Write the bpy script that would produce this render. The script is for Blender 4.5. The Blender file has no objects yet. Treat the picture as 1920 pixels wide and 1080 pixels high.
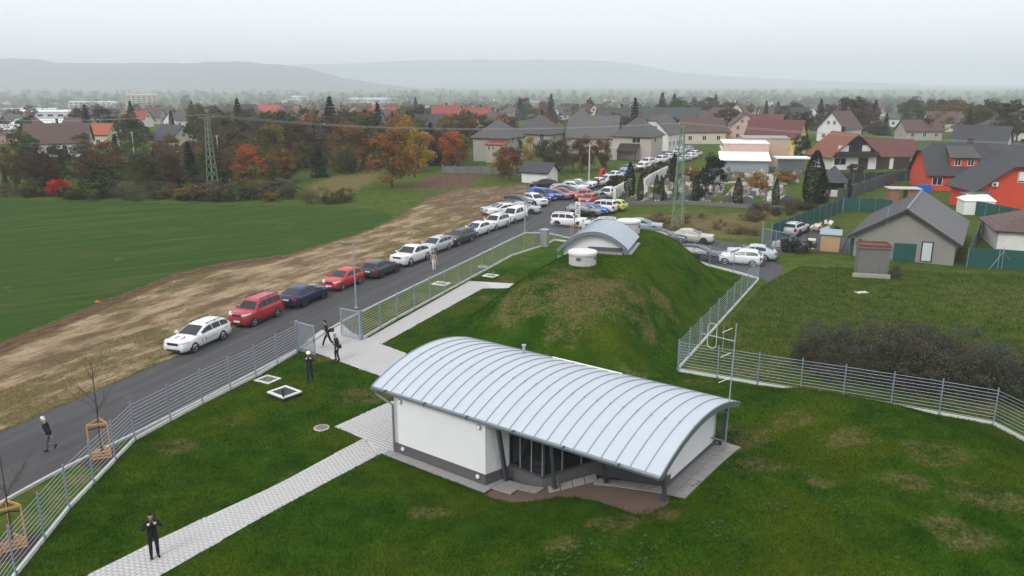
import bpy, bmesh, math, random
import numpy as np
from mathutils import Vector, Matrix
from mathutils.geometry import tessellate_polygon
R = math.radians
random.seed(7)
RNG = np.random.default_rng(7)
SC = bpy.context.scene
COL = SC.collection

# ------------------------------------------------------------------ camera
CAM_H, PITCH, FPX = 16.5, R(14.4), 1500.0
cam_data = bpy.data.cameras.new('camera')
cam_data.sensor_width = 36.0
cam_data.lens = 36.0 * FPX / 1920.0
cam_data.clip_start, cam_data.clip_end = 0.3, 30000
cam = bpy.data.objects.new('camera', cam_data)
COL.objects.link(cam)
cam.location = (0, 0, CAM_H)
cam.rotation_euler = (R(90) - PITCH, 0, 0)
SC.camera = cam

# ------------------------------------------------------------------ overcast sky and soft sun
SUN_EL, SUN_AZ = R(42), R(215)
world = bpy.data.worlds.new('World'); SC.world = world; world.use_nodes = True
nt = world.node_tree; nt.nodes.clear()
sky = nt.nodes.new('ShaderNodeTexSky'); sky.sky_type = 'NISHITA'; sky.sun_disc = False
sky.sun_elevation = SUN_EL; sky.sun_rotation = SUN_AZ
sky.air_density, sky.dust_density, sky.ozone_density = 1.0, 6.0, 1.0
hs = nt.nodes.new('ShaderNodeHueSaturation'); hs.inputs['Saturation'].default_value = 0.1
mixc = nt.nodes.new('ShaderNodeMixRGB'); mixc.inputs['Fac'].default_value = 0.93
mixc.inputs['Color2'].default_value = (8.65, 8.75, 9.2, 1)      # the closed cloud cover
bg = nt.nodes.new('ShaderNodeBackground'); bg.inputs['Strength'].default_value = 0.142
wo = nt.nodes.new('ShaderNodeOutputWorld')
nt.links.new(sky.outputs['Color'], hs.inputs['Color'])
nt.links.new(hs.outputs['Color'], mixc.inputs['Color1'])
nt.links.new(mixc.outputs['Color'], bg.inputs['Color'])
nt.links.new(bg.outputs['Background'], wo.inputs['Surface'])
sun_data = bpy.data.lights.new('sun', 'SUN')
sun_data.energy = 1.5; sun_data.angle = R(20); sun_data.color = (1.0, 0.97, 0.92)
sun = bpy.data.objects.new('sun', sun_data); COL.objects.link(sun)
sun.rotation_euler = (R(90) - SUN_EL, 0, R(180) - SUN_AZ)
SC.view_settings.view_transform = 'Standard'; SC.view_settings.look = 'None'
SC.view_settings.exposure = 0.0; SC.view_settings.gamma = 1.0
SC.view_settings.use_curve_mapping = False
SC.render.engine = 'CYCLES'
cy = SC.cycles
cy.max_bounces = 6; cy.diffuse_bounces = 3; cy.glossy_bounces = 2; cy.transmission_bounces = 3
cy.transparent_max_bounces = 6; cy.volume_bounces = 4
cy.use_denoising = True; cy.use_adaptive_sampling = True; cy.adaptive_threshold = 0.02
cy.caustics_reflective = False; cy.caustics_refractive = False

# ------------------------------------------------------------------ helpers
def tag(o, label=None, cat=None, group=None, kind=None):
    if label: o['label'] = label
    if cat: o['category'] = cat
    if group: o['group'] = group
    if kind: o['kind'] = kind
    return o

def empty(name, loc=(0, 0, 0), rz=0.0, label=None, cat=None, group=None):
    o = bpy.data.objects.new(name, None); COL.objects.link(o)
    o.empty_display_size = 0.2
    o.location = loc; o.rotation_euler = (0, 0, rz)
    return tag(o, label, cat, group)

def copy_tree(o, parent=None):
    c = o.copy(); COL.objects.link(c); c.parent = parent
    for ch in o.children:
        copy_tree(ch, c)
    return c

def paint(o, col):
    o.color = (col[0], col[1], col[2], 1)
    for c in o.children:
        paint(c, col)
    return o

class MB:
    """collects faces; build() links them as ONE mesh object"""
    def __init__(s): s.v = []; s.f = []
    def add(s, vs, fs):
        b = len(s.v); s.v += [tuple(p) for p in vs]
        s.f += [tuple(b + i for i in f) for f in fs]; return s
    def box(s, c, d, rz=0.0, taper=1.0):
        x, y, z = d[0] / 2, d[1] / 2, d[2] / 2
        cs, sn = math.cos(rz), math.sin(rz)
        vs = []
        for k, (a, b, e) in enumerate([(-x, -y, -z), (x, -y, -z), (x, y, -z), (-x, y, -z), (-x, -y, z), (x, -y, z), (x, y, z), (-x, y, z)]):
            t = taper if k > 3 else 1.0
            a, b = a * t, b * t
            vs.append((c[0] + a * cs - b * sn, c[1] + a * sn + b * cs, c[2] + e))
        return s.add(vs, [(3, 2, 1, 0), (4, 5, 6, 7), (0, 1, 5, 4), (1, 2, 6, 5), (2, 3, 7, 6), (3, 0, 4, 7)])
    def rbox(s, p0, p1, w, h):
        """beam of width w and height h from p0 to p1"""
        a, b = Vector(p0), Vector(p1); d = (b - a).normalized()
        up = Vector((0, 0, 1)) if abs(d.z) < 0.95 else Vector((0, 1, 0))
        sx = d.cross(up).normalized() * (w / 2); sy = sx.cross(d).normalized() * (h / 2)
        vs = [p + i * sx + j * sy for p in (a, b) for i, j in ((-1, -1), (1, -1), (1, 1), (-1, 1))]
        return s.add(vs, [(3, 2, 1, 0), (4, 5, 6, 7), (0, 1, 5, 4), (1, 2, 6, 5), (2, 3, 7, 6), (3, 0, 4, 7)])
    def tube(s, p0, p1, r0, r1=None, n=6, cap=True):
        r1 = r0 if r1 is None else r1
        a, b = Vector(p0), Vector(p1); d = b - a
        if d.length < 1e-6: return s
        d.normalize()
        up = Vector((0, 0, 1)) if abs(d.z) < 0.95 else Vector((1, 0, 0))
        sx = d.cross(up).normalized(); sy = sx.cross(d)
        vs = []
        for p, r in ((a, r0), (b, r1)):
            for k in range(n):
                t = 2 * math.pi * k / n
                vs.append(p + (sx * math.cos(t) + sy * math.sin(t)) * r)
        fs = [(k, (k + 1) % n, n + (k + 1) % n, n + k) for k in range(n)]
        if cap: fs += [tuple(range(n))[::-1], tuple(range(n, 2 * n))]
        return s.add(vs, fs)
    def path(s, pts, r, n=6):
        for a, b in zip(pts[:-1], pts[1:]): s.tube(a, b, r, r, n)
        return s
    def lathe(s, c, prof, n=24):
        vs = []; m = len(prof)
        for k in range(n):
            t = 2 * math.pi * k / n
            for r, z in prof: vs.append((c[0] + r * math.cos(t), c[1] + r * math.sin(t), c[2] + z))
        fs = []
        for k in range(n):
            for j in range(m - 1):
                a, b = k * m + j, ((k + 1) % n) * m + j
                fs.append((a, b, b + 1, a + 1))
        return s.add(vs, fs)
    def prism(s, poly, z0, z1):
        """poly of (x,y); z0,z1 numbers or lists"""
        n = len(poly)
        za = [z0] * n if not hasattr(z0, '__len__') else z0
        zb = [z1] * n if not hasattr(z1, '__len__') else z1
        vs = [(p[0], p[1], z) for p, z in zip(poly, za)] + [(p[0], p[1], z) for p, z in zip(poly, zb)]
        fs = [tuple(range(n))[::-1], tuple(range(n, 2 * n))] + [(k, (k + 1) % n, n + (k + 1) % n, n + k) for k in range(n)]
        return s.add(vs, fs)
    def quad(s, a, b, c, d): return s.add([a, b, c, d], [(0, 1, 2, 3)])
    def slab(s, quad, t):
        """quad of 4 points thickened by t against its normal"""
        a, b, c, d = [Vector(p) for p in quad]
        n = (b - a).cross(d - a).normalized() * t
        vs = [a, b, c, d, a - n, b - n, c - n, d - n]
        return s.add(vs, [(0, 1, 2, 3), (7, 6, 5, 4), (0, 4, 5, 1), (1, 5, 6, 2), (2, 6, 7, 3), (3, 7, 4, 0)])
    def mesh(s, name, mat=None, smooth=False):
        me = bpy.data.meshes.new(name); me.from_pydata(s.v, [], s.f); me.update()
        if mat: me.materials.append(mat)
        if smooth: me.shade_smooth()
        return me
    def build(s, name, mat=None, parent=None, smooth=False, bevel=0.0):
        me = s.mesh(name, mat, smooth)
        if bevel:
            bm = bmesh.new(); bm.from_mesh(me)
            bmesh.ops.remove_doubles(bm, verts=bm.verts, dist=1e-5)
            bmesh.ops.bevel(bm, geom=list(bm.edges), offset=bevel, segments=1, affect='EDGES', clamp_overlap=True)
            bm.to_mesh(me); bm.free()
        return link(name, me, parent)

def link(name, me, parent=None):
    o = bpy.data.objects.new(name, me); COL.objects.link(o); o.parent = parent
    return o

def np_mesh(name, verts, faces_flat, per, mat=None, attrs=None, smooth=False):
    """big mesh from numpy; per = corners per face"""
    me = bpy.data.meshes.new(name)
    nv = len(verts); nf = len(faces_flat) // per
    me.vertices.add(nv); me.vertices.foreach_set('co', np.asarray(verts, np.float32).ravel())
    me.loops.add(nf * per); me.loops.foreach_set('vertex_index', np.asarray(faces_flat, np.int32))
    me.polygons.add(nf); me.polygons.foreach_set('loop_start', np.arange(0, nf * per, per, dtype=np.int32))
    me.polygons.foreach_set('loop_total', np.full(nf, per, np.int32))
    if smooth: me.polygons.foreach_set('use_smooth', np.ones(nf, bool))
    for k, a in (attrs or {}).items():
        a = np.asarray(a, np.float32)
        if a.ndim == 1:
            at = me.attributes.new(k, 'FLOAT', 'POINT'); at.data.foreach_set('value', a)
        else:
            at = me.attributes.new(k, 'FLOAT_COLOR', 'POINT'); at.data.foreach_set('color', a.ravel())
    me.update(calc_edges=True); me.validate()
    if mat: me.materials.append(mat)
    return me

# ------------------------------------------------------------------ materials
MATS = {}
class NT:
    """small node-tree writer"""
    def __init__(s, name):
        s.m = bpy.data.materials.new(name); s.m.use_nodes = True
        s.t = s.m.node_tree; s.b = s.t.nodes['Principled BSDF']; s.o = s.t.nodes['Material Output']
    def n(s, typ, **kw):
        d = s.t.nodes.new(typ)
        for k, v in kw.items(): setattr(d, k, v)
        return d
    def put(s, sock, val):
        if val is None: return
        if isinstance(val, bpy.types.NodeSocket): s.t.links.new(val, sock)
        elif hasattr(val, '__len__') and len(val) == 3 and sock.type == 'RGBA': sock.default_value = (*val, 1)
        else: sock.default_value = val
    def math(s, op, a, b=None, clamp=False):
        d = s.n('ShaderNodeMath', operation=op, use_clamp=clamp); s.put(d.inputs[0], a); s.put(d.inputs[1], b); return d.outputs[0]
    def mix(s, f, a, b, blend='MIX'):
        d = s.n('ShaderNodeMixRGB', blend_type=blend); s.put(d.inputs[0], f); s.put(d.inputs[1], a); s.put(d.inputs[2], b); return d.outputs[0]
    def noise(s, scale, detail=3, vec=None, rough=0.55):
        d = s.n('ShaderNodeTexNoise'); d.inputs['Scale'].default_value = scale
        d.inputs['Detail'].default_value = detail; d.inputs['Roughness'].default_value = rough
        if vec is not None: s.t.links.new(vec, d.inputs['Vector'])
        return d.outputs['Fac']
    def ramp(s, f, lo, hi):
        """0 at lo, 1 at hi"""
        d = s.n('ShaderNodeMapRange', interpolation_type='SMOOTHSTEP'); s.put(d.inputs[0], f)
        d.inputs[1].default_value = lo; d.inputs[2].default_value = hi; return d.outputs[0]
    def bump(s, h, strength, dist):
        d = s.n('ShaderNodeBump'); d.inputs['Strength'].default_value = strength; d.inputs['Distance'].default_value = dist
        s.put(d.inputs['Height'], h); s.t.links.new(d.outputs['Normal'], s.b.inputs['Normal'])
    def pos(s): return s.n('ShaderNodeNewGeometry').outputs['Position']
    def aligned(s, p, deg, sx):
        """coordinates turned to run along a direction, then stretched along it"""
        a = s.n('ShaderNodeMapping'); a.inputs['Rotation'].default_value = (0, 0, R(-deg)); s.put(a.inputs['Vector'], p)
        b = s.n('ShaderNodeMapping'); b.inputs['Scale'].default_value = (sx, 1, 1); s.put(b.inputs['Vector'], a.outputs[0])
        return b.outputs[0]
    def obj(s): return s.n('ShaderNodeTexCoord').outputs['Object']

def mat(name, col=None, rough=0.6, metal=0.0, var=0.12, scale=3.0, bump=0.0, bscale=30.0, spec=0.4, objcol=False, dirt=0.0, dirtcol=(.12, .1, .08), bdist=0.02, coat=0.0):
    if name in MATS: return MATS[name]
    g = NT(name)
    base = g.n('ShaderNodeObjectInfo').outputs['Color'] if objcol else None
    if base is None:
        rgb = g.n('ShaderNodeRGB'); rgb.outputs[0].default_value = (*col, 1); base = rgb.outputs[0]
    p = g.pos()
    if var:
        f = g.noise(scale, 4, p)
        fac = g.math('ADD', g.math('MULTIPLY', f, var * 2), 1 - var)
        base = g.mix(1.0, base, fac, 'MULTIPLY')
    if dirt:
        base = g.mix(g.math('MULTIPLY', g.ramp(g.noise(scale * .6, 5, p, .65), .45, .75), dirt), base, dirtcol)
    g.put(g.b.inputs['Base Color'], base)
    g.b.inputs['Roughness'].default_value = rough; g.b.inputs['Metallic'].default_value = metal
    g.b.inputs['Specular IOR Level'].default_value = spec
    g.b.inputs['Coat Weight'].default_value = coat; g.b.inputs['Coat Roughness'].default_value = 0.05
    if bump: g.bump(g.noise(bscale, 4, p), bump, bdist)
    MATS[name] = g.m
    return g.m

# ------------------------------------------------------------------ the lie of the land
CP, SP = math.cos(PITCH), math.sin(PITCH)
def ray(x, y):
    u, v = (x - 960) / FPX, (540 - y) / FPX
    return u, CP + v * SP, -SP + v * CP
def at(x, y, z=0.0):
    """the place on the level plane z that lies in this direction"""
    a, b, c = ray(x, y); t = (z - CAM_H) / c
    return np.array([a * t, b * t])

BANG = R(-36.8)                                   # long axis of the pump house
BO = at(742, 848)
BU = np.array([math.cos(BANG), math.sin(BANG)]); BV = np.array([-BU[1], BU[0]])
def buv(u, v): return BO + BU * u + BV * v

MC1, MC2 = np.array([4.0, 51.5]), np.array([10.3, 66.2])      # crest of the covered reservoir
def _smooth(t):
    t = np.clip(t, 0, 1); return t * t * (3 - 2 * t)
def mound(x, y):
    p = np.stack([x, y], -1); d = MC2 - MC1; L = np.linalg.norm(d); d = d / L
    t = np.clip((p - MC1) @ d, 0, L); q = p - (MC1 + t[..., None] * d)
    r = np.linalg.norm(q, axis=-1)
    along = (p - MC1) @ d
    side = q @ np.array([d[1], -d[0]])
    ws = np.where(side > 0, 9.2, 9.0)
    e = np.where(along < 0, -along, np.where(along > L, along - L, 0)); wf = np.where(along < 0, 11.5, 6.8)
    ca = e / (r + 1e-6); wid = np.sqrt((ca * wf) ** 2 + (1 - ca * ca).clip(0, 1) * ws ** 2)
    # the fence stands on the level at its foot
    f0, f1 = at(1270, 695), at(1423, 524); fd = (f1 - f0) / np.linalg.norm(f1 - f0)
    sd = (p - f0) @ np.array([-fd[1], fd[0]])
    return 4.3 * (1 - _smooth((r - 1.6) / (wid - 1.6))) * _smooth((sd - .3) / 3.2)

_cp = []
def _c(u, v, z): _cp.append((*buv(u, v), z))
for v in (-6, -3, 0, 2.5, 5, 8):
    for u in (-6, -2, 2, 5.6): _c(u, v, 0.0)
for u, v, z in [(7, -.5, .06), (7, 2, .05), (7, -4, .2), (7, -8, .2), (9.4, 2.3, .85), (9.4, 0, .7), (9.6, -3, .8), (10, -7, .8), (12.7, 2, 1.45),
                (12.7, 4.5, 1.5), (12.7, 7, 1.5), (13.4, 0, 1.4), (13, -4, 1.45), (13.5, -8, 1.4), (17, 1, 1.9), (17, -4, 1.9), (18, -9, 1.8), (16.5, 4.2, 1.7), (21, -6, 1.5), (22, -11, 1.5), (20, -1, 1.75),
                (9, 8.2, .6), (6, 8.2, .1), (11, 9.5, .8), (9, 11, .3), (14, 9, 1.0), (26, -12, .6), (28, -18, .3), (20, -18, 1.2), (12, -16, .7), (2, -14, 0), (-6, -12, 0)]: _c(u, v, z)
for px, py in [(1270, 695), (1345, 708), (1420, 722), (1500, 735), (1580, 748), (1670, 763), (1760, 778), (1862, 797), (1920, 825), (1330, 630), (1400, 548), (1423, 522), (1450, 640), (1600, 660), (1800, 680), (1990, 860), (2060, 900), (2100, 760)]:
    _cp.append((*at(px, py), 0.0))
for px, py, z in [(1490, 727, 1.5), (1560, 740, 1.75), (1640, 754, 1.8), (1710, 768, 1.8), (1780, 800, 1.8), (1840, 836, 1.75), (1920, 874, 1.6)]: _cp.append((*at(px, py, z), z))
for a in range(0, 360, 15): _cp.append((4 + 60 * math.cos(R(a)), 35 + 62 * math.sin(R(a)), 0.0))
_cp = np.array(_cp)
def _solve():
    P = _cp[:, :2]; D = np.linalg.norm(P[:, None] - P[None], axis=-1)
    return np.linalg.solve(D + 0.02 * np.eye(len(P)), _cp[:, 2])
_w = _solve()
def ht(x, y):
    x = np.asarray(x, float); y = np.asarray(y, float)
    shp = np.broadcast(x, y).shape
    x = np.broadcast_to(x, shp).ravel(); y = np.broadcast_to(y, shp).ravel()
    d = np.hypot(x, y)
    z = np.zeros_like(x)
    near = np.hypot(x - 4, y - 35) < 60
    if near.any():
        xs, ys = x[near], y[near]
        D = np.hypot(xs[:, None] - _cp[None, :, 0], ys[:, None] - _cp[None, :, 1])
        s = D @ _w
        s = np.where(s < 0, s * 0.2, s) * (1 - _smooth((np.hypot(xs - 4, ys - 35) - 45) / 15))
        z[near] = s
    m = mound(x, y)
    z = np.sqrt(z * z + m * m) * np.sign(z + m + 1e-9)
    # the plain sinks gently beyond the village
    z = z - 20.0 * _smooth((d - 240) / 900)
    z = z + np.where(d > 300, 1.5 * np.sin(x * .011 + 1) * np.sin(y * .007), 0) * _smooth((d - 300) / 300)
    return z.reshape(shp)
def hz(x, y): return float(ht(x, y))
def site(x, y):
    """the place on the ground in this direction"""
    z = 0.0
    for _ in range(12):
        p = at(x, y, z); z = 0.5 * z + 0.5 * hz(p[0], p[1])
    return np.array([p[0], p[1], hz(p[0], p[1])])

def sdf(poly, x, y):
    """signed distance to a polygon, positive inside"""
    P = np.asarray(poly, float); n = len(P)
    best = np.full(x.shape, 1e9); ins = np.zeros(x.shape, bool)
    for i in range(n):
        a, b = P[i], P[(i + 1) % n]; e = b - a
        t = np.clip(((x - a[0]) * e[0] + (y - a[1]) * e[1]) / (e @ e + 1e-12), 0, 1)
        best = np.minimum(best, np.hypot(x - a[0] - t * e[0], y - a[1] - t * e[1]))
        c = ((a[1] > y) != (b[1] > y)) & (x < (b[0] - a[0]) * (y - a[1]) / (b[1] - a[1] + 1e-12) + a[0])
        ins ^= c
    return np.where(ins, best, -best)
def zone(poly, x, y, soft): return np.clip(sdf(poly, x, y) / soft + 0.5, 0, 1)

def W(*px): return [tuple(at(a, b)) for a, b in px]
Z_FIELD = W((-900, 1100), (0, 642), (200, 562), (330, 512), (420, 492), (540, 476), (640, 447), (700, 427), (738, 408), (722, 396), (640, 388), (400, 383), (200, 378), (0, 374), (-700, 366), (-2600, 380))
Z_VERGE = W((-900, 1250), (-500, 905), (0, 642), (200, 562), (330, 512), (420, 492), (540, 476), (640, 447), (700, 427), (738, 408), (800, 372), (860, 352), (960, 348), (1110, 345), (1060, 374), (960, 417), (860, 457), (740, 500), (600, 552), (430, 626), (300, 686), (130, 760), (0, 815), (-600, 1080))
Z_TRACK = W((0, 690), (100, 640), (250, 580), (400, 528), (560, 485), (700, 440), (780, 405), (800, 412), (700, 455), (560, 503), (420, 550), (280, 600), (130, 668), (0, 722))
Z_TRACK2 = W((330, 610), (420, 560), (560, 515), (690, 468), (700, 480), (580, 530), (450, 588), (370, 630))
Z_SOILEDGE = W((-300, 790), (0, 642), (200, 562), (330, 512), (420, 492), (540, 476), (545, 484), (430, 502), (330, 526), (200, 580), (0, 668), (-300, 820))
Z_PARK = W((760, 372), (860, 350), (1000, 340), (1110, 345), (1060, 374), (960, 417), (900, 440), (860, 420), (820, 400))
Z_PLOUGH = W((745, 357), (800, 330), (900, 322), (905, 336), (880, 348), (830, 356))
Z_DRYGR = W((560, 352), (620, 330), (700, 318), (720, 325), (700, 345), (640, 368), (560, 372))
Z_WEED = W((1165, 402), (1230, 400), (1330, 402), (1420, 395), (1500, 385), (1440, 425), (1432, 450), (1330, 448), (1240, 425))
Z_LAWN = W((20, 1100), (130, 955), (253, 826), (480, 707), (560, 660), (675, 635), (860, 535), (1022, 460), (1100, 470), (1330, 497), (1423, 522), (1270, 695), (1420, 722), (1862, 797), (2100, 900), (2300, 1500), (0, 1500))
Z_STRIP = W((0, 950), (180, 855), (360, 765), (560, 660), (640, 610), (760, 550), (860, 502), (985, 441), (1022, 458), (860, 535), (675, 635), (560, 660), (480, 707), (253, 826), (130, 955), (20, 1100), (-100, 1050))
Z_PATCH = [tuple(site(a, b)[:2]) for a, b in ((1040, 510), (1130, 508), (1210, 530), (1250, 580), (1200, 625), (1080, 640), (960, 600), (975, 555))]
Z_RIGHT = W((1700, 520), (1960, 535), (2100, 600), (1950, 612), (1800, 600), (1690, 560))
DRYSPOTS = [(1000, 545, 2.4), (1045, 522, 2.0), (980, 575, 1.6), (1010, 560, 1.8), (1100, 560, 2.2), (1180, 575, 2.0), (1060, 610, 1.6), (1240, 560, 1.2), (900, 560, 1.2), (1600, 820, 1.2), (1480, 790, 1.0), (1750, 850, 1.3), (1800, 1000, 1.2), (1150, 980, 1.0), (800, 960, .8), (560, 900, .8), (470, 660, .8), (760, 585, .9), (1380, 820, 1.9), (1190, 700, .9), (1840, 760, 2.2), (1690, 765, 1.0), (1560, 738, .9), (1850, 930, 1.4), (1310, 715, .8), (690, 740, 1.7), (330, 835, 1.1), (1250, 965, .5), (1430, 870, 1.0), (600, 675, 1.0), (1040, 625, .8), (880, 545, .8), (950, 523, 1.5), (430, 790, .8), (1440, 512, 1.6), (1060, 1020, .7), (1540, 905, .6), (1700, 905, .9), (1290, 690, .8), (1410, 700, 1.4), (980, 485, .7), (1640, 470, 1.0), (1460, 560, .6)]
SPOTS_W = [(*site(a, b)[:2], r) for a, b, r in DRYSPOTS]

TRAM = [at(*q) for q in ((-700, 760), (-300, 640), (0, 548), (231, 481), (413, 447), (495, 439), (530, 428), (535, 421), (508, 415), (371, 418), (200, 440), (-100, 490))]
def zones(x, y):
    fld = zone(Z_FIELD, x, y, .8)
    verge = zone(Z_VERGE, x, y, 1.5)
    dirt = .52 * verge + .58 * zone(Z_TRACK, x, y, 2.5) * (1 - fld) + .55 * zone(Z_TRACK2, x, y, 2.0) + .10 * zone(Z_PARK, x, y, 6)
    soil = np.maximum.reduce([.95 * zone(Z_SOILEDGE, x, y, 1.2) * (1 - .0 * fld), zone(Z_PLOUGH, x, y, 3), .46 * zone(Z_RIGHT, x, y, 6), .62 * zone(Z_PARK, x, y, 5)])
    dry = np.maximum.reduce([.95 * zone(Z_DRYGR, x, y, 4), .8 * zone(Z_WEED, x, y, 3), .5 * zone(Z_STRIP, x, y, .8), .80 * zone(Z_PATCH, x, y, 6), .80 * verge])
    for sx, sy, r in SPOTS_W:
        dry = np.maximum(dry, .62 * np.clip(1.6 - np.hypot((x - sx) * .8, y - sy) / r, 0, 1))
    for off in (-1.0, 1.0):                               # tramlines left by the seed drill
        tr = np.full(x.shape, 1e9)
        for a, b in zip(TRAM[:-1], TRAM[1:]):
            e = b - a; t = np.clip(((x - a[0]) * e[0] + (y - a[1]) * e[1]) / (e @ e), 0, 1)
            q = np.hypot(x - a[0] - t * e[0], y - a[1] - t * e[1]); tr = np.minimum(tr, np.abs(q - .95))
        dry = np.maximum(dry, .52 * np.clip(1.25 - tr / .55, 0, 1) * fld)
    lawn = zone(Z_LAWN, x, y, .6)
    d = np.hypot(x, y)
    far = _smooth((d - 160) / 200)
    dry = np.maximum(dry, .35 * far)
    A = np.stack([fld, np.clip(dirt, 0, 1), np.clip(dry, 0, 1), np.clip(soil, 0, 1)], -1)
    B = np.stack([lawn, verge, far, np.ones_like(x)], -1)
    return A, B

def ground_material():
    g = NT('ground'); p = g.pos()
    za = g.n('ShaderNodeAttribute', attribute_name='zone_a'); zb = g.n('ShaderNodeAttribute', attribute_name='zone_b')
    sa = g.n('ShaderNodeSeparateColor'); g.put(sa.inputs[0], za.outputs['Color'])
    sb = g.n('ShaderNodeSeparateColor'); g.put(sb.inputs[0], zb.outputs['Color'])
    fld, dirt, dry = sa.outputs; soil = za.outputs['Alpha']
    lawn, verge, far = sb.outputs
    n_big, n_mid, n_fine, n_tiny = g.noise(.16, 3, p), g.noise(.75, 5, p, .6), g.noise(6, 4, p, .65), g.noise(32, 3, p, .7)
    # streaks along the road for wheel-worn earth
    mp = g.aligned(p, 66, .38); n_str = g.noise(.55, 7, mp, .7); n_str2 = g.noise(2.6, 5, mp, .62)
    grass = g.mix(g.ramp(n_mid, .3, .7), (.018, .056, .0025), (.042, .096, .005))
    grass = g.mix(g.math('MULTIPLY', g.ramp(n_big, .42, .68), .7), grass, (.076, .098, .005))
    rough = g.mix(g.ramp(n_mid, .35, .65), (.042, .086, .010), (.090, .110, .020))
    rough = g.mix(g.math('MULTIPLY', g.ramp(n_fine, .45, .75), .5), rough, (.085, .078, .028))
    rough = g.mix(g.math('MULTIPLY', verge, .75), rough, g.mix(n_fine, (.062, .048, .018), (.115, .092, .036)))
    c = g.mix(lawn, rough, grass)
    # sown field with faint drill lines and tracks
    n_row = g.noise(.9, 3, g.aligned(p, 33, .04), .5)
    fcol = g.mix(g.ramp(n_row, .3, .7), (.027, .064, .009), (.043, .084, .015))
    fcol = g.mix(g.math('MULTIPLY', g.ramp(n_big, .5, .75), .6), fcol, (.070, .085, .026))
    fcol = g.mix(g.math('MULTIPLY', g.ramp(n_row, .62, .72), .35), fcol, (.13, .12, .05))
    c = g.mix(g.ramp(g.math('ADD', fld, g.math('MULTIPLY', g.math('SUBTRACT', n_fine, .5), .6)), .35, .65), c, fcol)
    # dead grass
    dcol = g.mix(g.ramp(n_fine, .3, .7), (.11, .088, .034), (.20, .155, .075))
    dm = g.ramp(g.math('ADD', dry, g.math('MULTIPLY', g.math('SUBTRACT', g.math('ADD', g.math('MULTIPLY', n_mid, .6), g.math('MULTIPLY', n_fine, .4)), .5), 1.7)), .42, .85)
    c = g.mix(g.math('MULTIPLY', dm, .8), c, dcol)
    # bare earth
    ecol = g.mix(g.ramp(n_str, .38, .66), (.125, .086, .048), (.38, .285, .18))
    ecol = g.mix(g.math('MULTIPLY', g.ramp(n_fine, .5, .8), .4), ecol, (.42, .34, .24))
    em = g.ramp(g.math('ADD', dirt, g.math('MULTIPLY', g.math('SUBTRACT', g.math('ADD', g.math('MULTIPLY', n_str, .65), g.math('MULTIPLY', n_str2, .35)), .5), 2.2)), .40, .72)
    c = g.mix(em, c, ecol)
    scol = g.mix(g.ramp(n_str2, .3, .7), (.058, .036, .023), (.165, .105, .066))
    sm = g.ramp(g.math('ADD', soil, g.math('MULTIPLY', g.math('SUBTRACT', n_str2, .5), 1.3)), .45, .75)
    c = g.mix(sm, c, scol)
    tint = g.math('ADD', g.math('MULTIPLY', n_tiny, .7), .65)
    c = g.mix(1.0, c, tint, 'MULTIPLY')
    g.put(g.b.inputs['Base Color'], c); g.b.inputs['Roughness'].default_value = .95
    g.b.inputs['Specular IOR Level'].default_value = .04
    g.bump(g.math('ADD', g.math('MULTIPLY', n_fine, .6), g.math('MULTIPLY', n_tiny, .4)), .8, .09)
    return g.m
M_GROUND = ground_material()

def make_ground():
    ang = np.radians(np.concatenate([np.arange(-180, -62, 6), np.linspace(-62, 62, 470), np.arange(68, 180, 6)]))
    rad = [0.0, 8.0]
    while rad[-1] < 9000:
        q = rad[-1]
        rad.append(q * 1.0135 if q < 320 else q * 1.05)
    rad = np.array(rad[1:])
    A, Rr = np.meshgrid(ang, rad)
    x, y = Rr * np.sin(A), Rr * np.cos(A)
    z = np.concatenate([ht(x[i:i + 20], y[i:i + 20]) for i in range(0, len(rad), 20)])
    # bedding under the gravel and the paving round the pump house
    bed = np.clip(sdf([tuple(buv(*q)) for q in ((-.2, -.8), (5.4, -.8), (7.5, -.5), (9.6, .3), (12.4, -.9), (13.6, 0), (13.8, 6.8), (-.2, 6.8))], x, y) / .3, 0, 1)
    z = z - .10 * bed
    na = len(ang); nr = len(rad)
    i, j = np.meshgrid(np.arange(nr - 1), np.arange(na), indexing='ij')
    j2 = (j + 1) % na
    f = np.stack([i * na + j, i * na + j2, (i + 1) * na + j2, (i + 1) * na + j], -1)
    za, zb = zones(x.ravel(), y.ravel())
    V = np.stack([x.ravel(), y.ravel(), z.ravel()], -1)
    V = np.vstack([V, [[0, 0, 0]]]); za = np.vstack([za, za[:1] * 0]); zb = np.vstack([zb, zb[:1] * 0 + [1, 0, 0, 1]])
    faces = f[:, :, ::-1].reshape(-1)
    me = np_mesh('ground', V, faces, 4, M_GROUND, {'zone_a': za, 'zone_b': zb}, smooth=True)
    bm = bmesh.new(); bm.from_mesh(me); bm.verts.ensure_lookup_table()
    c = bm.verts[len(V) - 1]
    for k in range(na): 
        try: bm.faces.new((bm.verts[(k + 1) % na], bm.verts[k], c))
        except ValueError: pass
    bm.to_mesh(me); bm.free()
    o = link('ground', me); tag(o, kind='structure')
make_ground()

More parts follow.
